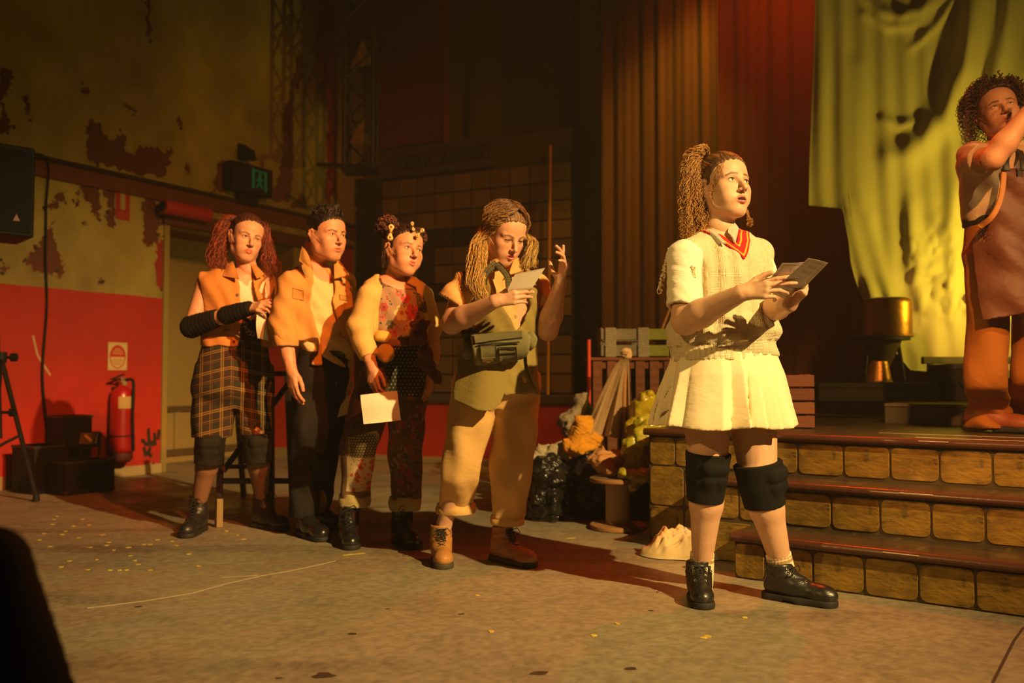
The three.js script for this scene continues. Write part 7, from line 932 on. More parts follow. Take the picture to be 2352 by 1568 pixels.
  const tp = { cell: 0.008, uv, seat: [[838, 984, 890, 0.05, 0.76], [842, 984, 830, 0.04, 0.76], [846, 984, 790, 0.04, 0.76]], legR: LR, legL: LL };
  trousers(t, D, yaw, tp, dm, 'patchwork dungaree legs', 'dungaree_legs');
  const lining = fab([0.46, 0.36, 0.16]); cuff(t, D, yaw, [[781, 850, 1162, -bR.z - D + 0.03, 0.92], [779, 851, 1148, -bR.z - D + 0.03, 0.92], [782, 849, 1132, -bR.z - D + 0.03, 0.9]], lining, 'rolled_cuff', 'pale rolled cuff'); cuff(t, D, yaw, [[895, 966, 1170, -bL.z - D + 0.03, 0.92], [893, 967, 1154, -bL.z - D + 0.03, 0.92], [897, 966, 1138, -bL.z - D + 0.03, 0.9]], lining, 'rolled_cuff', 'pale rolled cuff');
  const blt = top(t, D, yaw, { rings: [[844, 988, 798, 0.04, 0.77], [845, 987, 782, 0.04, 0.77]], grow: 0.004, cell: 0.006, disp: () => 0 }, mat([0.2, 0.085, 0.03], { roughness: 0.6 }), 'belt', 'brown belt'); patch(t, blt, D, [[938, 777], [962, 779], [962, 800], [938, 798]], mat([0.012, 0.01, 0.01], { roughness: 0.4 }), 'belt_buckle', 0.012, 0.006, 'black plastic buckle');
  // pouches on the belt
  for (const [x, y, a, b, c] of [[879, 775, 0.046, 0.032, 0.03], [884, 812, 0.045, 0.045, 0.035]]) { const p = onSurf(blt, x, 790, D - 0.45, 0.02), g = new Field(); p.y = P(x, y).y; g.ell(p, a, b, c, 0.01); g.disp = (X, Y, Z) => -0.012 * fbm(X * 26, Y * 26, Z * 26, 2); wpart(t, 'belt_pouch', mesh(g, 0.005), fab([0.6, 0.4, 0.09]), 'small soft yellow pouch'); }
  boot(t, { at: bR, yaw: 0.25, s: 1.0, h: 0.21, cell: 0.006, rough: 0.22, shine: 0.7 }); boot(t, { at: bL, yaw: 0.5, s: 1.0, h: 0.21, cell: 0.006, rough: 0.3 });
  const sk = new Field(); sk.cap(W(807, 1160, -bR.z + 0.02), W(806, 1195, -bR.z + 0.02), 0.045, 0.045); wpart(t, 'sock', mesh(sk, 0.007), fab([0.05, 0.012, 0.012])); const sk2 = new Field(); sk2.cap(W(928, 1160, -bL.z + 0.02), W(928, 1195, -bL.z + 0.02), 0.045, 0.045); wpart(t, 'sock', mesh(sk2, 0.007), fab([0.03, 0.01, 0.01]));
  // hair: dark, parted, two curly buns, ribbon bows
  const dk = [0.035, 0.014, 0.008], cap = hairCap(H, hairline(0.074, 0.072, 1.25, -0.03), dk, { cell: 0.004, th: 0.006 }), hs = new Strands();
  const bun = (c, r, n) => { for (let k = 0; k < n; k++) { const a = rr(0, 6.28), b = Math.acos(rr(-1, 1)), q = []; let d = V(Math.sin(b) * Math.cos(a), Math.cos(b), Math.sin(b) * Math.sin(a)); const ax = V(rr(-1, 1), rr(-1, 1), rr(-1, 1)).normalize(); for (let i = 0; i < 9; i++) { q.push(c.clone().addScaledVector(d, r * rr(0.75, 1.12))); d = d.clone().applyAxisAngle(ax, 0.22); } hs.add(new THREE.CatmullRomCurve3(q).getPoints(16), 0.003, 0.002, tint(rnd() < 0.5 ? dk : [0.1, 0.028, 0.012], 0.7, 1.8), 4); } };
  bun(H.L(-0.082, 0.1, -0.03), 0.058, 190); bun(H.L(0.082, 0.094, -0.03), 0.046, 130); for (let k = 0; k < 24; k++) hs.add(wavy([H.L(-0.07, 0.02, -0.01), H.L(-0.082, -0.03, -0.03), H.L(-0.07, -0.09, -0.04)].map((p) => p.add(V(rr(-0.01, 0.01), 0, rr(-0.01, 0.01)))), 12, 0.005, 0.03, rr(0, 6)), 0.002, 0.001, tint(dk, 0.7, 1.6), 4);
  wpart(t, 'hair', joinHair([cap, hs.build()]), hairM, 'dark hair in two curly buns'); headset(t, H);
  const bowM = fab([0.66, 0.52, 0.22]); const bow = (x, y, d, s, rot) => { const o = P(x, y, d); for (const k of [-1, 1]) { const g = new Field(); const a = V(Math.sin(rot) * k, Math.cos(rot) * k, 0); g.cap(o.clone().addScaledVector(a, 0.008 * s), o.clone().addScaledVector(a, 0.03 * s), 0.008 * s, 0.019 * s, 0.01); g.cut(fCap(o.clone().addScaledVector(a, 0.03 * s).add(V(0, 0, 0.02)), o.clone().addScaledVector(a, 0.03 * s).add(V(0, 0, -0.0)), 0.006 * s), 0.003); wpart(t, 'ribbon_bow', mesh(g, 0.0035), bowM, 'cream ribbon bow'); } };
  bow(897, 534, -0.13, 0.85, 0.1); bow(948, 520, -0.1, 0.5, -0.2); bow(964, 535, -0.1, 0.6, 0.75);
  // paper
  const q = [[828, 907, -0.245], [912, 897, -0.2], [920, 965, -0.2], [835, 974, -0.245]].map((p) => P(...p)), ctr = q[0].clone().add(q[2]).multiplyScalar(0.5); one('paper_sheet', 'blank paper hanging from a hand in front of the dungarees', 'paper', sheet((u, v) => q[0].clone().lerp(q[1], u).lerp(q[3].clone().lerp(q[2], u), v).sub(ctr).add(V(0, 0, 0.008 * Math.sin(u * 4) + 0.006 * Math.sin(v * 5))), 12, 10, 0.0014), mat([0.76, 0.7, 0.56], { roughness: 0.85 }), ctr);
  const q2 = [[783, 930, 0.12], [800, 905, 0.1], [800, 950, 0.1], [775, 958, 0.12]].map((p) => P(...p)), c2 = q2[0].clone().add(q2[2]).multiplyScalar(0.5); one('paper_sheet', 'paper corner showing behind the patchwork dungarees', 'paper', sheet((u, v) => q2[0].clone().lerp(q2[1], u).lerp(q2[3].clone().lerp(q2[2], u), v).sub(c2), 6, 6, 0.0014), mat([0.6, 0.5, 0.28], { roughness: 0.85 }), c2);
  // plush toys tied to her hip: each a small bear
  const plush = (label, parts, color) => { const g = new Field(); for (const [x, y, d, r, r2] of parts) g.ell(P(x, y, d), r, r2 ?? r, r, 0.02); g.disp = (x, y, z) => -0.008 * fbm(x * 45, y * 45, z * 45, 2) - 0.003 * noise3(x * 160, y * 160, z * 160); const c = P(parts[0][0], parts[0][1], parts[0][2]), m = mesh(g, 0.0045, {}); m.translate(-c.x, -c.y, -c.z); const o = thing('plush_toy', label, 'toy', c); part(o, 'body', m, mat(color, { roughness: 1, bump: rep(grainT, 30), bumpScale: 0.004 })); for (const s of [-1, 1]) part(o, 'eye', new THREE.SphereGeometry(0.005, 10, 8).translate(s * 0.014, 0.012, parts[0][3] + 0.002), mat([0.01, 0.01, 0.01], { roughness: 0.2 })); };
  plush('red brown plush toy tied high on the dungarees', [[968, 748, -0.2, 0.034], [962, 772, -0.19, 0.042, 0.036], [948, 744, -0.19, 0.014], [984, 740, -0.17, 0.014], [946, 786, -0.19, 0.018], [978, 790, -0.17, 0.018]], [0.24, 0.055, 0.022]);
  plush('shaggy brown plush toy hanging below the other', [[976, 812, -0.16, 0.04], [984, 838, -0.14, 0.036], [966, 836, -0.17, 0.02], [998, 860, -0.12, 0.03, 0.026], [1006, 874, -0.11, 0.02]], [0.22, 0.07, 0.025]);
}
// ================= PERSON: olive vest, reading =================
{
  const D = 3.94, P = (x, y, d = 0) => W(x, y, D + d), yaw = 0.5, skin = [0.62, 0.34, 0.22], bR = G(1013, 1288), bL = G(1160, 1290);
  const t = thing('person', 'woman with long wavy fair hair in olive vest reading a paper', 'person', G(1090, 1295));
  const cfg = { D, skin, neck: P(1140, 622, 0.02), neckR: 0.052, head: { eye: [1181, 553], yaw: 0.62, pitch: -0.46, roll: 0.0, s: 1.07, dd: -0.1, look: [0, -0.25], iris: [0.05, 0.05, 0.03], face: { open: 0.15, frown: 0.001, browTilt: -0.003, brow: [0.12, 0.055, 0.025], lip: [0.46, 0.1, 0.09], blush: 0.3, liner: 0.9, eye: 0.0024, mouth: 0.021 } } };
  const H = headOf(t, cfg), F = new Field(), rg = [[1058, 1232, 850, 0.04, 0.75], [1070, 1232, 790, 0.04, 0.74], [1074, 1236, 720, 0.03, 0.74], [1070, 1240, 670, 0.03, 0.7], [1070, 1238, 635, 0.03, 0.58], [1105, 1205, 610, 0.03, 0.5]];
  const sR = P(1066, 652, -0.08), eR = P(1038, 742, -0.14), wR = P(1138, 692, -0.34), sL = P(1236, 656, 0.12), eL = P(1258, 758, 0.02), wL = P(1287, 650, -0.1);
  F.loft(ringsAt(D, rg, yaw, -0.016), yaw, 0.02); F.cap(cfg.neck, P(1148, 650, 0.02), 0.05, 0.07, 0.04); F.cap(P(1150, 645, 0.03), sR, 0.05, 0.044, 0.03); F.cap(P(1150, 645, 0.03), sL, 0.05, 0.044, 0.03); armOf(F, [sR, eR, wR], [0.044, 0.046, 0.028]); armOf(F, [sL, eL, wL], [0.044, 0.046, 0.028]);
  const aR = W(1020, 1205, -bR.z + 0.015), aL = W(1155, 1215, -bL.z + 0.015); legOf(F, [P(1095, 880, 0.04), P(1066, 1050, 0.03), aR], [0.06, 0.05, 0.045, 0.036]); legOf(F, [P(1185, 880, 0.08), P(1180, 1050, 0.07), aL], [0.06, 0.05, 0.045, 0.037]); F.cap(aR, bR.clone().setY(0.06), 0.035, 0.03, 0.01); F.cap(aL, bL.clone().setY(0.06), 0.035, 0.03, 0.01);
  const hR = handGeo({ side: 1, wrist: wR, elbow: eR, dir: V(0.85, 0.22, 0.25), palm: V(0.25, -0.05, -0.95), s: 0.97, cell: 0.0026, skin, nail: [0.72, 0.5, 0.4], curl: [[0.45, 0.5, 0.2], [0.5, 0.55, 0.25], [0.5, 0.6, 0.3], [0.55, 0.6, 0.35]], spread: [0.03, 0, -0.03, -0.06], thumb: [[0.5, 0.8, 0.5], [0.2, 0.95, 0.4], [0, 1, 0.3]] });
  const hL = handGeo({ side: -1, wrist: wL, elbow: eL, dir: V(0.2, 0.93, 0.2), palm: V(-0.75, 0.1, 0.5), s: 0.95, cell: 0.0026, skin, nail: [0.75, 0.55, 0.45], curl: [[-0.15, 0.1, 0.1], [0.35, 0.5, 0.25], [0.55, 0.6, 0.3], [0.7, 0.65, 0.35]], spread: [0.28, 0.08, -0.05, -0.2], thumb: [[0.75, 0.5, 0.3], [0.5, 0.8, 0.3], [0.3, 0.95, 0.2]] });
  wpart(t, 'body', joinSkin([skinOf(cfg, F, 0.012), H.g, hR, hL]), skinM());
  const khaki = fab([0.6, 0.37, 0.14]), olive = fab([0.25, 0.19, 0.055]);
  const sh = top(t, D, yaw, { rings: rg, grow: -0.004, cell: 0.0065, yoke: [[P(1120, 645, 0.02), sR, 0.058, 0.056], [P(1180, 645, 0.05), sL, 0.058, 0.056]], sleeves: [{ a: sR.clone().add(V(0.02, 0.004, 0)), b: P(1040, 690, -0.12), r0: 0.054, r1: 0.074, n: V(0.48, 0.88, 0), open: 0 }, { a: sL, b: P(1246, 712, 0.06), r0: 0.056, r1: 0.062, open: 0 }], cut: [fPrism([[1130, 560], [1215, 560], [1190, 612], [1172, 640], [1158, 620], [1140, 600]], 9)], ck: 0.004 }, khaki, 'shirt', 'khaki short sleeved shirt');
  flap(t, [P(1128, 592, -0.02), P(1140, 590, -0.06), P(1160, 618, -0.155), P(1122, 626, -0.13)], khaki, 'shirt_collar', 0.015, 0.006); flap(t, [P(1180, 595, -0.05), P(1192, 592, -0.0), P(1203, 622, -0.06), P(1168, 632, -0.125)], khaki, 'shirt_collar', 0.012, 0.006);
  // plaid ribbon round the neck
  const pl = canvasTex(64, 64, (c) => { c.fillStyle = css(0.03, 0.03, 0.018); c.fillRect(0, 0, 64, 64); c.globalAlpha = 0.6; c.fillStyle = css(0.35, 0.26, 0.06); for (const p of [10, 34]) { c.fillRect(p, 0, 4, 64); c.fillRect(0, p, 64, 4); } }), plm = mat([1, 1, 1], { map: rep(pl, 2, 6), roughness: 0.9 });
  const ribbon = (pts, w) => { const c = new THREE.CatmullRomCurve3(pts); wpart(t, 'neckerchief', sheet((u, v) => { const p = c.getPoint(v), g = c.getTangent(v), n = V(0.2, 0, 1).cross(g).normalize(); return p.addScaledVector(n, (u - 0.5) * w).add(V(0, 0, 0.006 * Math.sin(u * 6))); }, 6, 24, 0.004), plm, 'dark plaid neckerchief'); };
  ribbon([P(1140, 604, -0.13), P(1124, 618, -0.17), P(1114, 632, -0.18), P(1110, 652, -0.19)], 0.03); ribbon([P(1140, 604, -0.13), P(1154, 618, -0.17), P(1166, 635, -0.19), P(1170, 660, -0.2)], 0.03);
  const vs = top(t, D, yaw, { rings: [[1048, 1240, 905, 0.04, 0.78], [1056, 1236, 850, 0.04, 0.77], [1066, 1236, 790, 0.04, 0.77], [1068, 1240, 720, 0.03, 0.78], [1066, 1243, 670, 0.03, 0.75], [1068, 1240, 640, 0.03, 0.62], [1095, 1212, 612, 0.03, 0.5]], grow: 0.004, cell: 0.007, cut: [fPrism([[1125, 560], [1190, 560], [1200, 610], [1210, 650], [1216, 700], [1204, 735], [1186, 768], [1172, 735], [1150, 700], [1128, 660], [1112, 620]], 3.95), fCap(sR.clone().add(V(-0.01, -0.015, 0)), P(1040, 690, -0.12), 0.07, 0.085), fCap(sL.clone().add(V(0.012, -0.02, 0)), P(1252, 720, 0.06), 0.062, 0.07),
    fPrism([[1186, 768], [1205, 830], [1214, 860], [1240, 906], [1300, 990], [1000, 990], [1000, 940], [1085, 940], [1165, 850], [1180, 815]].map(([x, y]) => [x, y + 2000]), 9)] }, olive, 'vest', 'olive waistcoat');
  // the two long tails of the vest
  const tail = (pts, n, lift) => { const sh_ = new THREE.Shape(pts.map((p) => new THREE.Vector2(...p))); const F_ = new Field(), q = ringsAt(D, [[1020, 1246, 960, 0.04, 0.8], [1034, 1243, 900, 0.04, 0.79], [1052, 1240, 840, 0.04, 0.78], [1064, 1238, 780, 0.04, 0.77]], yaw, lift); loftBox(F_, q); F_.lo.y = P(1100, 960).y; F_.add(fLoft(q, yaw, (th, y) => 0.005 * Math.sin(th * 7)), 0.01); const inner = fLoft(q.map((r) => [r[0], r[1], r[2], r[3] - 0.007, r[4] - 0.007]).map((r, i) => (i ? r : [r[0], r[1] - 0.05, ...r.slice(2)])), yaw, (th, y) => 0.005 * Math.sin(th * 7)); F_.cut(inner, 0.002); F_.keep(fPrism(pts, 3.93), 0.003); void sh_; wpart(t, 'vest_tail', mesh(F_, 0.0045, { yaw }), olive, 'rounded front tail of the waistcoat'); };
  tail([[1050, 790], [1190, 790], [1172, 850], [1164, 890], [1150, 925], [1130, 945], [1095, 942], [1042, 918], [1040, 900], [1050, 850]], 0, 0.016); tail([[1205, 790], [1250, 790], [1243, 850], [1242, 908], [1228, 890], [1212, 850]], 0, 0.014);
  const bt = mat([0.4, 0.25, 0.12], { roughness: 0.3, metalness: 0.4 }), bw2 = mat([0.8, 0.7, 0.5], { roughness: 0.4 }); pin(t, sh, D, 1183, 727, 0.009, bt, 0.3); pin(t, vs, D, 1205, 688, 0.0085, bw2, 0.3); pin(t, vs, D, 1203, 724, 0.005, bt, 0.3);
  const tr = trousers(t, D, yaw, { cell: 0.008, hollow: 0, seat: [[1042, 1236, 890, 0.05, 0.78], [1054, 1234, 840, 0.04, 0.76], [1064, 1230, 790, 0.04, 0.74]], legR: [[1008, 1086, 1160, -bR.z - D + 0.03, 0.92], [1012, 1098, 1100, 0.03, 0.92], [1022, 1122, 1010, 0.02, 0.9], [1032, 1150, 930, 0.03, 0.86], [1045, 1160, 860, 0.03, 0.8]], legL: [[1128, 1204, 1188, -bL.z - D + 0.03, 0.92], [1128, 1216, 1110, 0.06, 0.92], [1130, 1232, 1020, 0.06, 0.9], [1128, 1240, 930, 0.07, 0.86], [1130, 1238, 860, 0.06, 0.8]] }, khaki, 'khaki trousers rolled above the ankle');
  cuff(t, D, yaw, [[1004, 1091, 1178, -bR.z - D + 0.03, 0.94], [1002, 1093, 1168, -bR.z - D + 0.03, 0.94], [1006, 1090, 1154, -bR.z - D + 0.03, 0.92]], khaki); cuff(t, D, yaw, [[1126, 1205, 1203, -bL.z - D + 0.03, 0.94], [1124, 1206, 1193, -bL.z - D + 0.03, 0.94], [1128, 1204, 1180, -bL.z - D + 0.03, 0.92]], khaki);
  const tan = [0.42, 0.19, 0.045]; boot(t, { at: bR, yaw: 0.12, s: 1.0, color: tan, sole: [0.05, 0.04, 0.03], h: 0.17, rough: 0.6, shine: 0.15, cell: 0.005, label: 'tan lace-up ankle boot' }); boot(t, { at: bL, yaw: 0.75, s: 1.0, color: [0.36, 0.15, 0.045], sole: [0.03, 0.022, 0.018], h: 0.17, rough: 0.6, shine: 0.15, cell: 0.005, label: 'tan lace-up ankle boot turned out' });
  // hair: long, wavy, fair with darker roots, parted in the middle
  const root = [0.17, 0.085, 0.03], fair = [0.55, 0.36, 0.11], cap = hairCap(H, hairline(0.076, 0.075, 1.25, -0.02, 0.5), root, { cell: 0.0035, th: 0.0045 }), hs = new Strands();
  const lock = (n, side, pts) => { for (let k = 0; k < n; k++) { const a = rr(0, 6.28), w = Math.sqrt(rnd()), z0 = rr(-0.09, 0.06), lift = rr(1.07, 1.22), st = V(side * rr(0.002, 0.01), 0.13, z0), ear = V(side * 0.08, rr(0.0, 0.03), z0 * 0.6 - 0.012), q = overSkull(st, ear, 4, lift).map((p) => H.L(p.x, p.y, p.z)); for (const p of pts) q.push(P(p[0] + Math.cos(a) * w * p[3], p[1] + rr(-6, 6), p[2] + Math.sin(a) * w * p[3] / 508)); const len = rnd() < 0.35 ? q.length - 1 : q.length; hs.add(wavy(q.slice(0, len), 44, rr(0.002, 0.009), rr(0.07, 0.12), rr(0, 6)), 0.0018, 0.0008, (u) => { const f = sstep(0.15, 0.5, u), kk = (k * 0.37) % 1 * 0.75 + 0.55; return [mix(root[0], fair[0], f) * kk, mix(root[1], fair[1], f) * kk, mix(root[2], fair[2], f) * kk]; }, 3); } };
  lock(380, -1, [[1100, 560, -0.06, 20], [1096, 605, -0.13, 24], [1092, 650, -0.19, 22], [1106, 682, -0.22, 16]]); lock(270, 1, [[1222, 555, 0.0, 10], [1217, 590, -0.04, 15], [1214, 612, -0.05, 22]]);
  wpart(t, 'hair', joinHair([cap, hs.build()]), hairM, 'long wavy fair hair with dark roots'); headset(t, H);
  // bum bag
  const bag = thing('bum_bag', 'olive canvas bum bag worn at the waist', 'bag', P(1150, 800, -0.2)), bm = mat([0.2, 0.18, 0.075], { roughness: 0.85, bump: rep(weaveT, 60), bumpScale: 0.001 }), bmD = mat([0.12, 0.11, 0.05], { roughness: 0.85 }), blk = mat([0.012, 0.012, 0.011], { roughness: 0.6 });
  const B0 = new Field(); B0.cap(P(1095, 800, -0.15), P(1205, 788, -0.16), 0.075, 0.07, 0.01); B0.cut((x, y, z) => (x - P(1150, 800, -0.13).x) * Math.sin(-yaw * 0.2) + (z + D - 0.12) * 1, 0.01); B0.keep(fPrism([[1080, 765], [1200, 758], [1222, 772], [1214, 812], [1190, 840], [1110, 850], [1092, 840], [1084, 800]], 9), 0.012); B0.disp = (x, y, z) => -0.005 * fbm(x * 20, y * 20, z * 20, 2); wpart(bag, 'main_pouch', mesh(B0, 0.0045), bm);
  const pk = (pts, n, m, th = 0.01, lift = 0.006, l) => patch(bag, B0, D, pts, m, n, th, lift, l, 6); pk([[1088, 770], [1198, 762], [1200, 776], [1092, 788]], 'top_flap', bm, 0.012, 0.008); pk([[1103, 794], [1140, 791], [1141, 820], [1106, 822]], 'pocket_flap', bm, 0.014, 0.012); pk([[1105, 822], [1141, 820], [1142, 843], [1108, 846]], 'front_pocket', bmD, 0.012, 0.007); pk([[1146, 797], [1186, 796], [1190, 836], [1150, 840]], 'front_pocket', bm, 0.014, 0.01); for (const y of [800, 811]) pk([[1149, y], [1184, y - 2], [1184, y + 2], [1149, y + 2.5]], 'zip', blk, 0.004, 0.02, 'dark zip'); pk([[1096, 790], [1192, 784], [1194, 787], [1097, 793]], 'zip', blk, 0.004, 0.012, 'dark zip');
  const lt = canvasTex(128, 48, (c) => { c.fillStyle = css(0.62, 0.5, 0.25); c.fillRect(0, 0, 128, 48); c.fillStyle = css(0.05, 0.03, 0.02); c.font = 'bold 27px sans-serif'; c.fillText('CUCCINI', 6, 34); }); const lg = pk([[1108, 824], [1132, 823], [1133, 832], [1109, 834]], 'label_tag', mat([1, 1, 1], { map: lt, roughness: 0.8 }), 0.002, 0.017, 'pale woven label'); { const u = lg.geometry.attributes.uv; for (let i = 0; i < u.count; i++) u.setY(i, 1 - u.getY(i)); }
  for (const [x, y, r, rr_, d] of [[1074, 802, 0.03, 0.05, -0.12], [1222, 782, 0.026, 0.042, -0.07]]) { const f = new Field(); f.ell(P(x, y, d), r, rr_, r * 0.9, 0.01); f.disp = (X, Y, Z) => -0.01 * fbm(X * 30, Y * 30, Z * 30, 2); wpart(bag, 'side_pocket', mesh(f, 0.0045), bm); } { const f = new Field(); f.ell(P(1075, 765, -0.11), 0.034, 0.03, 0.03); wpart(bag, 'bottle_pouch', mesh(f, 0.005), blk, 'black foam pouch'); }
  // paper in her hand
  const q = [[1183, 629, -0.42], [1252, 615, -0.4], [1222, 662, -0.36], [1166, 664, -0.38]].map((p) => P(...p)), c0 = q[0].clone().add(q[2]).multiplyScalar(0.5); const q3 = [[1166, 664, -0.38], [1222, 662, -0.36], [1206, 686, -0.3], [1172, 690, -0.33]].map((p) => P(...p)); one('paper_sheet', 'bent paper held up by the woman in the olive vest', 'paper', sheet((u, v) => (v < 0.65 ? q[0].clone().lerp(q[1], u).lerp(q[3].clone().lerp(q[2], u), v / 0.65) : q3[0].clone().lerp(q3[1], u).lerp(q3[3].clone().lerp(q3[2], u), (v - 0.65) / 0.35)).sub(c0), 12, 20, 0.0014), mat([0.66, 0.6, 0.5], { roughness: 0.85 }), c0);
}
// ================= PERSON: leather apron, on the stage =================
{
  const D = 4.08, P = (x, y, d = 0) => W(x, y, D + d), yaw = -0.25, skin = [0.56, 0.26, 0.14], bR = G(2262, 990, 0.584), bL = G(2362, 987, 0.584);
  const t = thing('person', 'man with big curly hair and brown leather apron on the stage', 'person', G(2300, 990, 0.58));
  const cfg = { D, skin, neck: P(2298, 325, 0.02), neckR: 0.056, head: { eye: [2303, 242], yaw: -0.3, pitch: 0.16, roll: 0.17, s: 1.08, dd: -0.1, look: [0.05, 0.12], iris: [0.16, 0.2, 0.12], face: { male: 1, open: 0.2, browTilt: 0.001, brow: [0.035, 0.018, 0.01], browWide: 0.004, lip: [0.5, 0.14, 0.1], beard: 0.22, liner: 0.5, eye: 0.0052, dirt: 0.2 } } };
  const H = headOf(t, cfg), F = new Field(), rg = [[2226, 2390, 540, 0.04, 0.7], [2228, 2385, 480, 0.04, 0.7], [2216, 2388, 420, 0.03, 0.68], [2214, 2388, 370, 0.03, 0.62], [2232, 2370, 335, 0.03, 0.5]];
  const sR = P(2240, 362, -0.02), eR = P(2279, 366, -0.28), wR = P(2372, 246, -0.34), sL = P(2372, 360, 0.05), eL = P(2410, 440, 0.0), wL = P(2420, 360, -0.2);
  F.loft(ringsAt(D, rg, yaw, -0.014), yaw, 0.02); F.cap(cfg.neck, P(2302, 350, 0.02), 0.056, 0.08, 0.04); F.cap(P(2302, 352, 0.03), sR, 0.06, 0.055, 0.04); F.cap(P(2302, 352, 0.03), sL, 0.06, 0.055, 0.04); armOf(F, [sR, eR, wR], [0.056, 0.048, 0.032]); armOf(F, [sL, eL, wL], [0.05, 0.045, 0.03]); F.cap(P(2265, 560, 0.04), W(2266, 950, -bR.z), 0.06, 0.035, 0.02); F.cap(P(2350, 560, 0.04), W(2362, 950, -bL.z), 0.06, 0.035, 0.02);
  const hR = handGeo({ side: 1, wrist: wR, elbow: eR, dir: V(0.5, 0.7, 0), palm: V(0, 0, -1), s: 1.05, cell: 0.004, skin, curl: [[0.3, 0.5, 0.3], [0.3, 0.5, 0.3], [0.4, 0.5, 0.3], [0.4, 0.5, 0.3]] }), hL = handGeo({ side: -1, wrist: wL, elbow: eL, dir: V(0, 1, 0.2), palm: V(-1, 0, 0), s: 1.05, cell: 0.006, skin, curl: [[0.3, 0.5, 0.3], [0.3, 0.5, 0.3], [0.4, 0.5, 0.3], [0.4, 0.5, 0.3]] });
  wpart(t, 'body', joinSkin([skinOf(cfg, F, 0.012), H.g, hR, hL]), skinM());
  const shirtM = fab([0.62, 0.46, 0.32]); top(t, D, yaw, { rings: [[2222, 2392, 510, 0.04, 0.74], [2216, 2396, 480, 0.04, 0.78], [2214, 2392, 420, 0.03, 0.74], [2210, 2392, 370, 0.03, 0.66], [2230, 2372, 333, 0.03, 0.5]], cell: 0.0065, sleeves: [{ a: sR.clone().add(V(-0.01, 0.004, 0)), b: sR.clone().lerp(eR, 0.5), r0: 0.072, r1: 0.07, open: 0 }, { a: sL, b: sL.clone().lerp(eL, 0.6), r0: 0.07, r1: 0.07, open: 0 }], cut: [fPrism([[2270, 250], [2350, 250], [2335, 330], [2310, 350], [2290, 335]], 9)], mod: (th, y) => 0.006 * Math.sin(th * 6 + y * 9) }, shirtM, 'shirt', 'grubby white shirt');
  const vest = mat([0.2, 0.16, 0.045], { roughness: 0.9 }); void vest;
  const pants = fab([0.36, 0.125, 0.02]); trousers(t, D, yaw, { cell: 0.009, hollow: 0, cellx: 0, seat: [[2222, 2392, 600, 0.04, 0.74], [2222, 2390, 550, 0.04, 0.72], [2226, 2386, 495, 0.04, 0.7]], legR: [[2224, 2318, 982, -bR.z - D + 0.0, 0.95], [2226, 2312, 940, -bR.z - D, 0.95], [2221, 2310, 890, 0.02, 0.92], [2224, 2312, 780, 0.02, 0.9], [2221, 2310, 660, 0.03, 0.88], [2219, 2310, 580, 0.03, 0.8]], legL: [[2318, 2408, 982, -bL.z - D, 0.95], [2322, 2404, 940, -bL.z - D, 0.95], [2326, 2408, 880, 0.04, 0.92], [2330, 2404, 780, 0.06, 0.9], [2318, 2400, 660, 0.06, 0.88], [2312, 2396, 580, 0.05, 0.8]], mod: (th, y) => 0.005 * Math.sin(th * 3 + y * 14) + 0.012 * Math.sin(y * 75 + 2.2 * Math.sin(th * 2)) * sstep(P(2262, 890).y, P(2262, 950).y, y) }, pants, 'rust orange work trousers');
  top(t, D, yaw, { rings: [[2222, 2392, 518, 0.04, 0.74], [2224, 2390, 490, 0.04, 0.74]], grow: 0.004, cell: 0.006, disp: () => 0 }, mat([0.014, 0.012, 0.011], { roughness: 0.5 }), 'belt', 'wide black belt');
  // apron: leather sheet wrapped round the front, with straps
  const A = new Field(), ar = ringsAt(D, [[2205, 2420, 760, 0.03, 0.9], [2210, 2415, 640, 0.03, 0.86], [2216, 2402, 540, 0.03, 0.82], [2216, 2396, 460, 0.03, 0.8], [2214, 2394, 390, 0.03, 0.74]], yaw, 0.016); loftBox(A, ar); A.lo.y = P(2300, 770).y; const lm = (th, y) => 0.006 * Math.sin(y * 33 + 3 * Math.sin(th * 2)) + 0.004 * Math.sin(th * 7 + y * 11); A.add(fLoft(ar, yaw, lm), 0.01); A.cut(fLoft(ar.map((r, i) => [r[0], i ? (i === 4 ? r[1] + 0.06 : r[1]) : r[1] - 0.06, r[2], r[3] - 0.009, r[4] - 0.009]), yaw, lm), 0.002); A.keep(fPrism([[2308, 385], [2420, 385], [2420, 712], [2350, 720], [2256, 737], [2246, 690], [2236, 600], [2230, 548], [2245, 528], [2278, 505], [2298, 465], [2306, 420]], 4.07), 0.003); A.disp = (x, y, z) => -0.004 * fbm(x * 16, y * 16, z * 16, 3); wpart(t, 'apron', mesh(A, 0.0048, { yaw }), mat([0.12, 0.032, 0.012], { roughness: 0.55, bump: rep(crinkleT, 4), bumpScale: 0.001 }), 'brown leather apron');
  const strap = mat([0.42, 0.16, 0.03], { roughness: 0.6 }), bs = (pts, w, m, n) => { const c = new THREE.CatmullRomCurve3(pts); wpart(t, n, sheet((u, v) => { const p = c.getPoint(v), g = c.getTangent(v), k = V(0, 0, 1).cross(g).normalize(); return p.addScaledVector(k, (u - 0.5) * w); }, 3, 24, 0.006), m); };
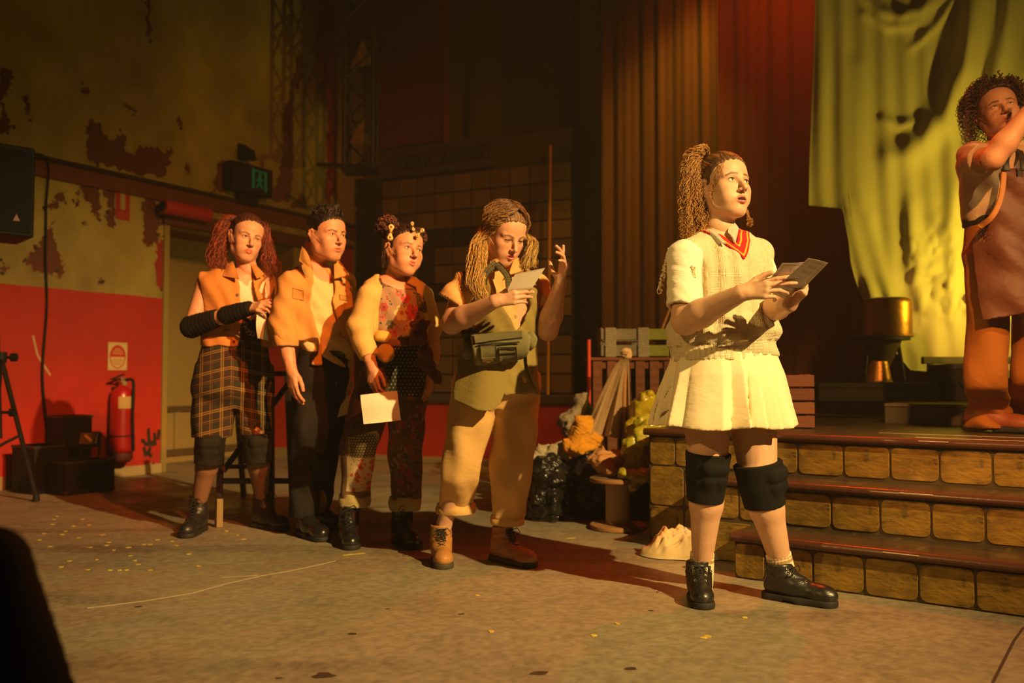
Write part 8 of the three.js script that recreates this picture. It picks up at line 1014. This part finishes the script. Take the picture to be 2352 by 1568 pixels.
  bs([P(2306, 388, -0.17), P(2303, 430, -0.19), P(2294, 468, -0.2), P(2276, 500, -0.2), P(2250, 520, -0.16)], 0.024, strap, 'apron_edge'); bs([P(2312, 392, -0.185), P(2310, 372, -0.17), P(2318, 345, -0.1)], 0.03, mat([0.03, 0.02, 0.014], { roughness: 0.5 }), 'apron_strap'); bs([P(2352, 392, -0.185), P(2350, 372, -0.17), P(2342, 345, -0.1)], 0.03, mat([0.03, 0.02, 0.014], { roughness: 0.5 }), 'apron_strap');
  for (const [at, y] of [[bR, 0.75], [bL, 0.3]]) boot(t, { at, yaw: y, s: 1.12, low: true, color: [0.3, 0.07, 0.025], sole: [0.015, 0.012, 0.01], laces: [0.01, 0.008, 0.008], cell: 0.006, rough: 0.6, shine: 0.1, nobow: true, label: 'orange brown shoe with black sole' });
  // big loose curls
  const dk = [0.045, 0.014, 0.007], rd = [0.13, 0.032, 0.012], cap = hairCap(H, (x, y, z) => -(z - 0.058 - (y - 0.075) * 1.2) * 0.62 - (y < -0.07 ? (-0.07 - y) * 0.5 : 0), dk, { cell: 0.005, th: 0.016 }), hs = new Strands();
  for (let k = 0; k < 460; k++) { const a = rr(-2.75, 2.75) + 3.14159, b = rr(-0.45, 1.5), r = rr(0.082, 0.125), top_ = 0.05, dir = V(Math.sin(a) * Math.cos(b), Math.sin(b), Math.cos(a) * Math.cos(b)); if (dir.z > 0.45 && dir.y < 0.62) continue; const c = V(0, top_, -0.012), drop = Math.max(0, 0.35 - dir.y) * 0.14, p0 = c.clone().addScaledVector(dir, 0.085), p1 = c.clone().addScaledVector(dir, r + 0.012), p2 = p1.clone().add(V(dir.x * 0.022, -0.025 - drop * 0.6, dir.z * 0.02)), p3 = p2.clone().add(V(dir.x * 0.012, -0.03 - drop, dir.z * 0.008)); hs.add(wavy([p0, p1, p2, p3].map((p) => H.L(p.x, p.y, p.z)), 30, rr(0.006, 0.01), rr(0.018, 0.026), rr(0, 6), 1), 0.0027, 0.0014, tint(rnd() < 0.4 ? rd : dk, 0.6, 1.8), 4); }
  wpart(t, 'hair', joinHair([cap, hs.build()]), hairM, 'big dark curly hair'); headset(t, H);
}

shade(scene);
renderer.render(scene, camera);
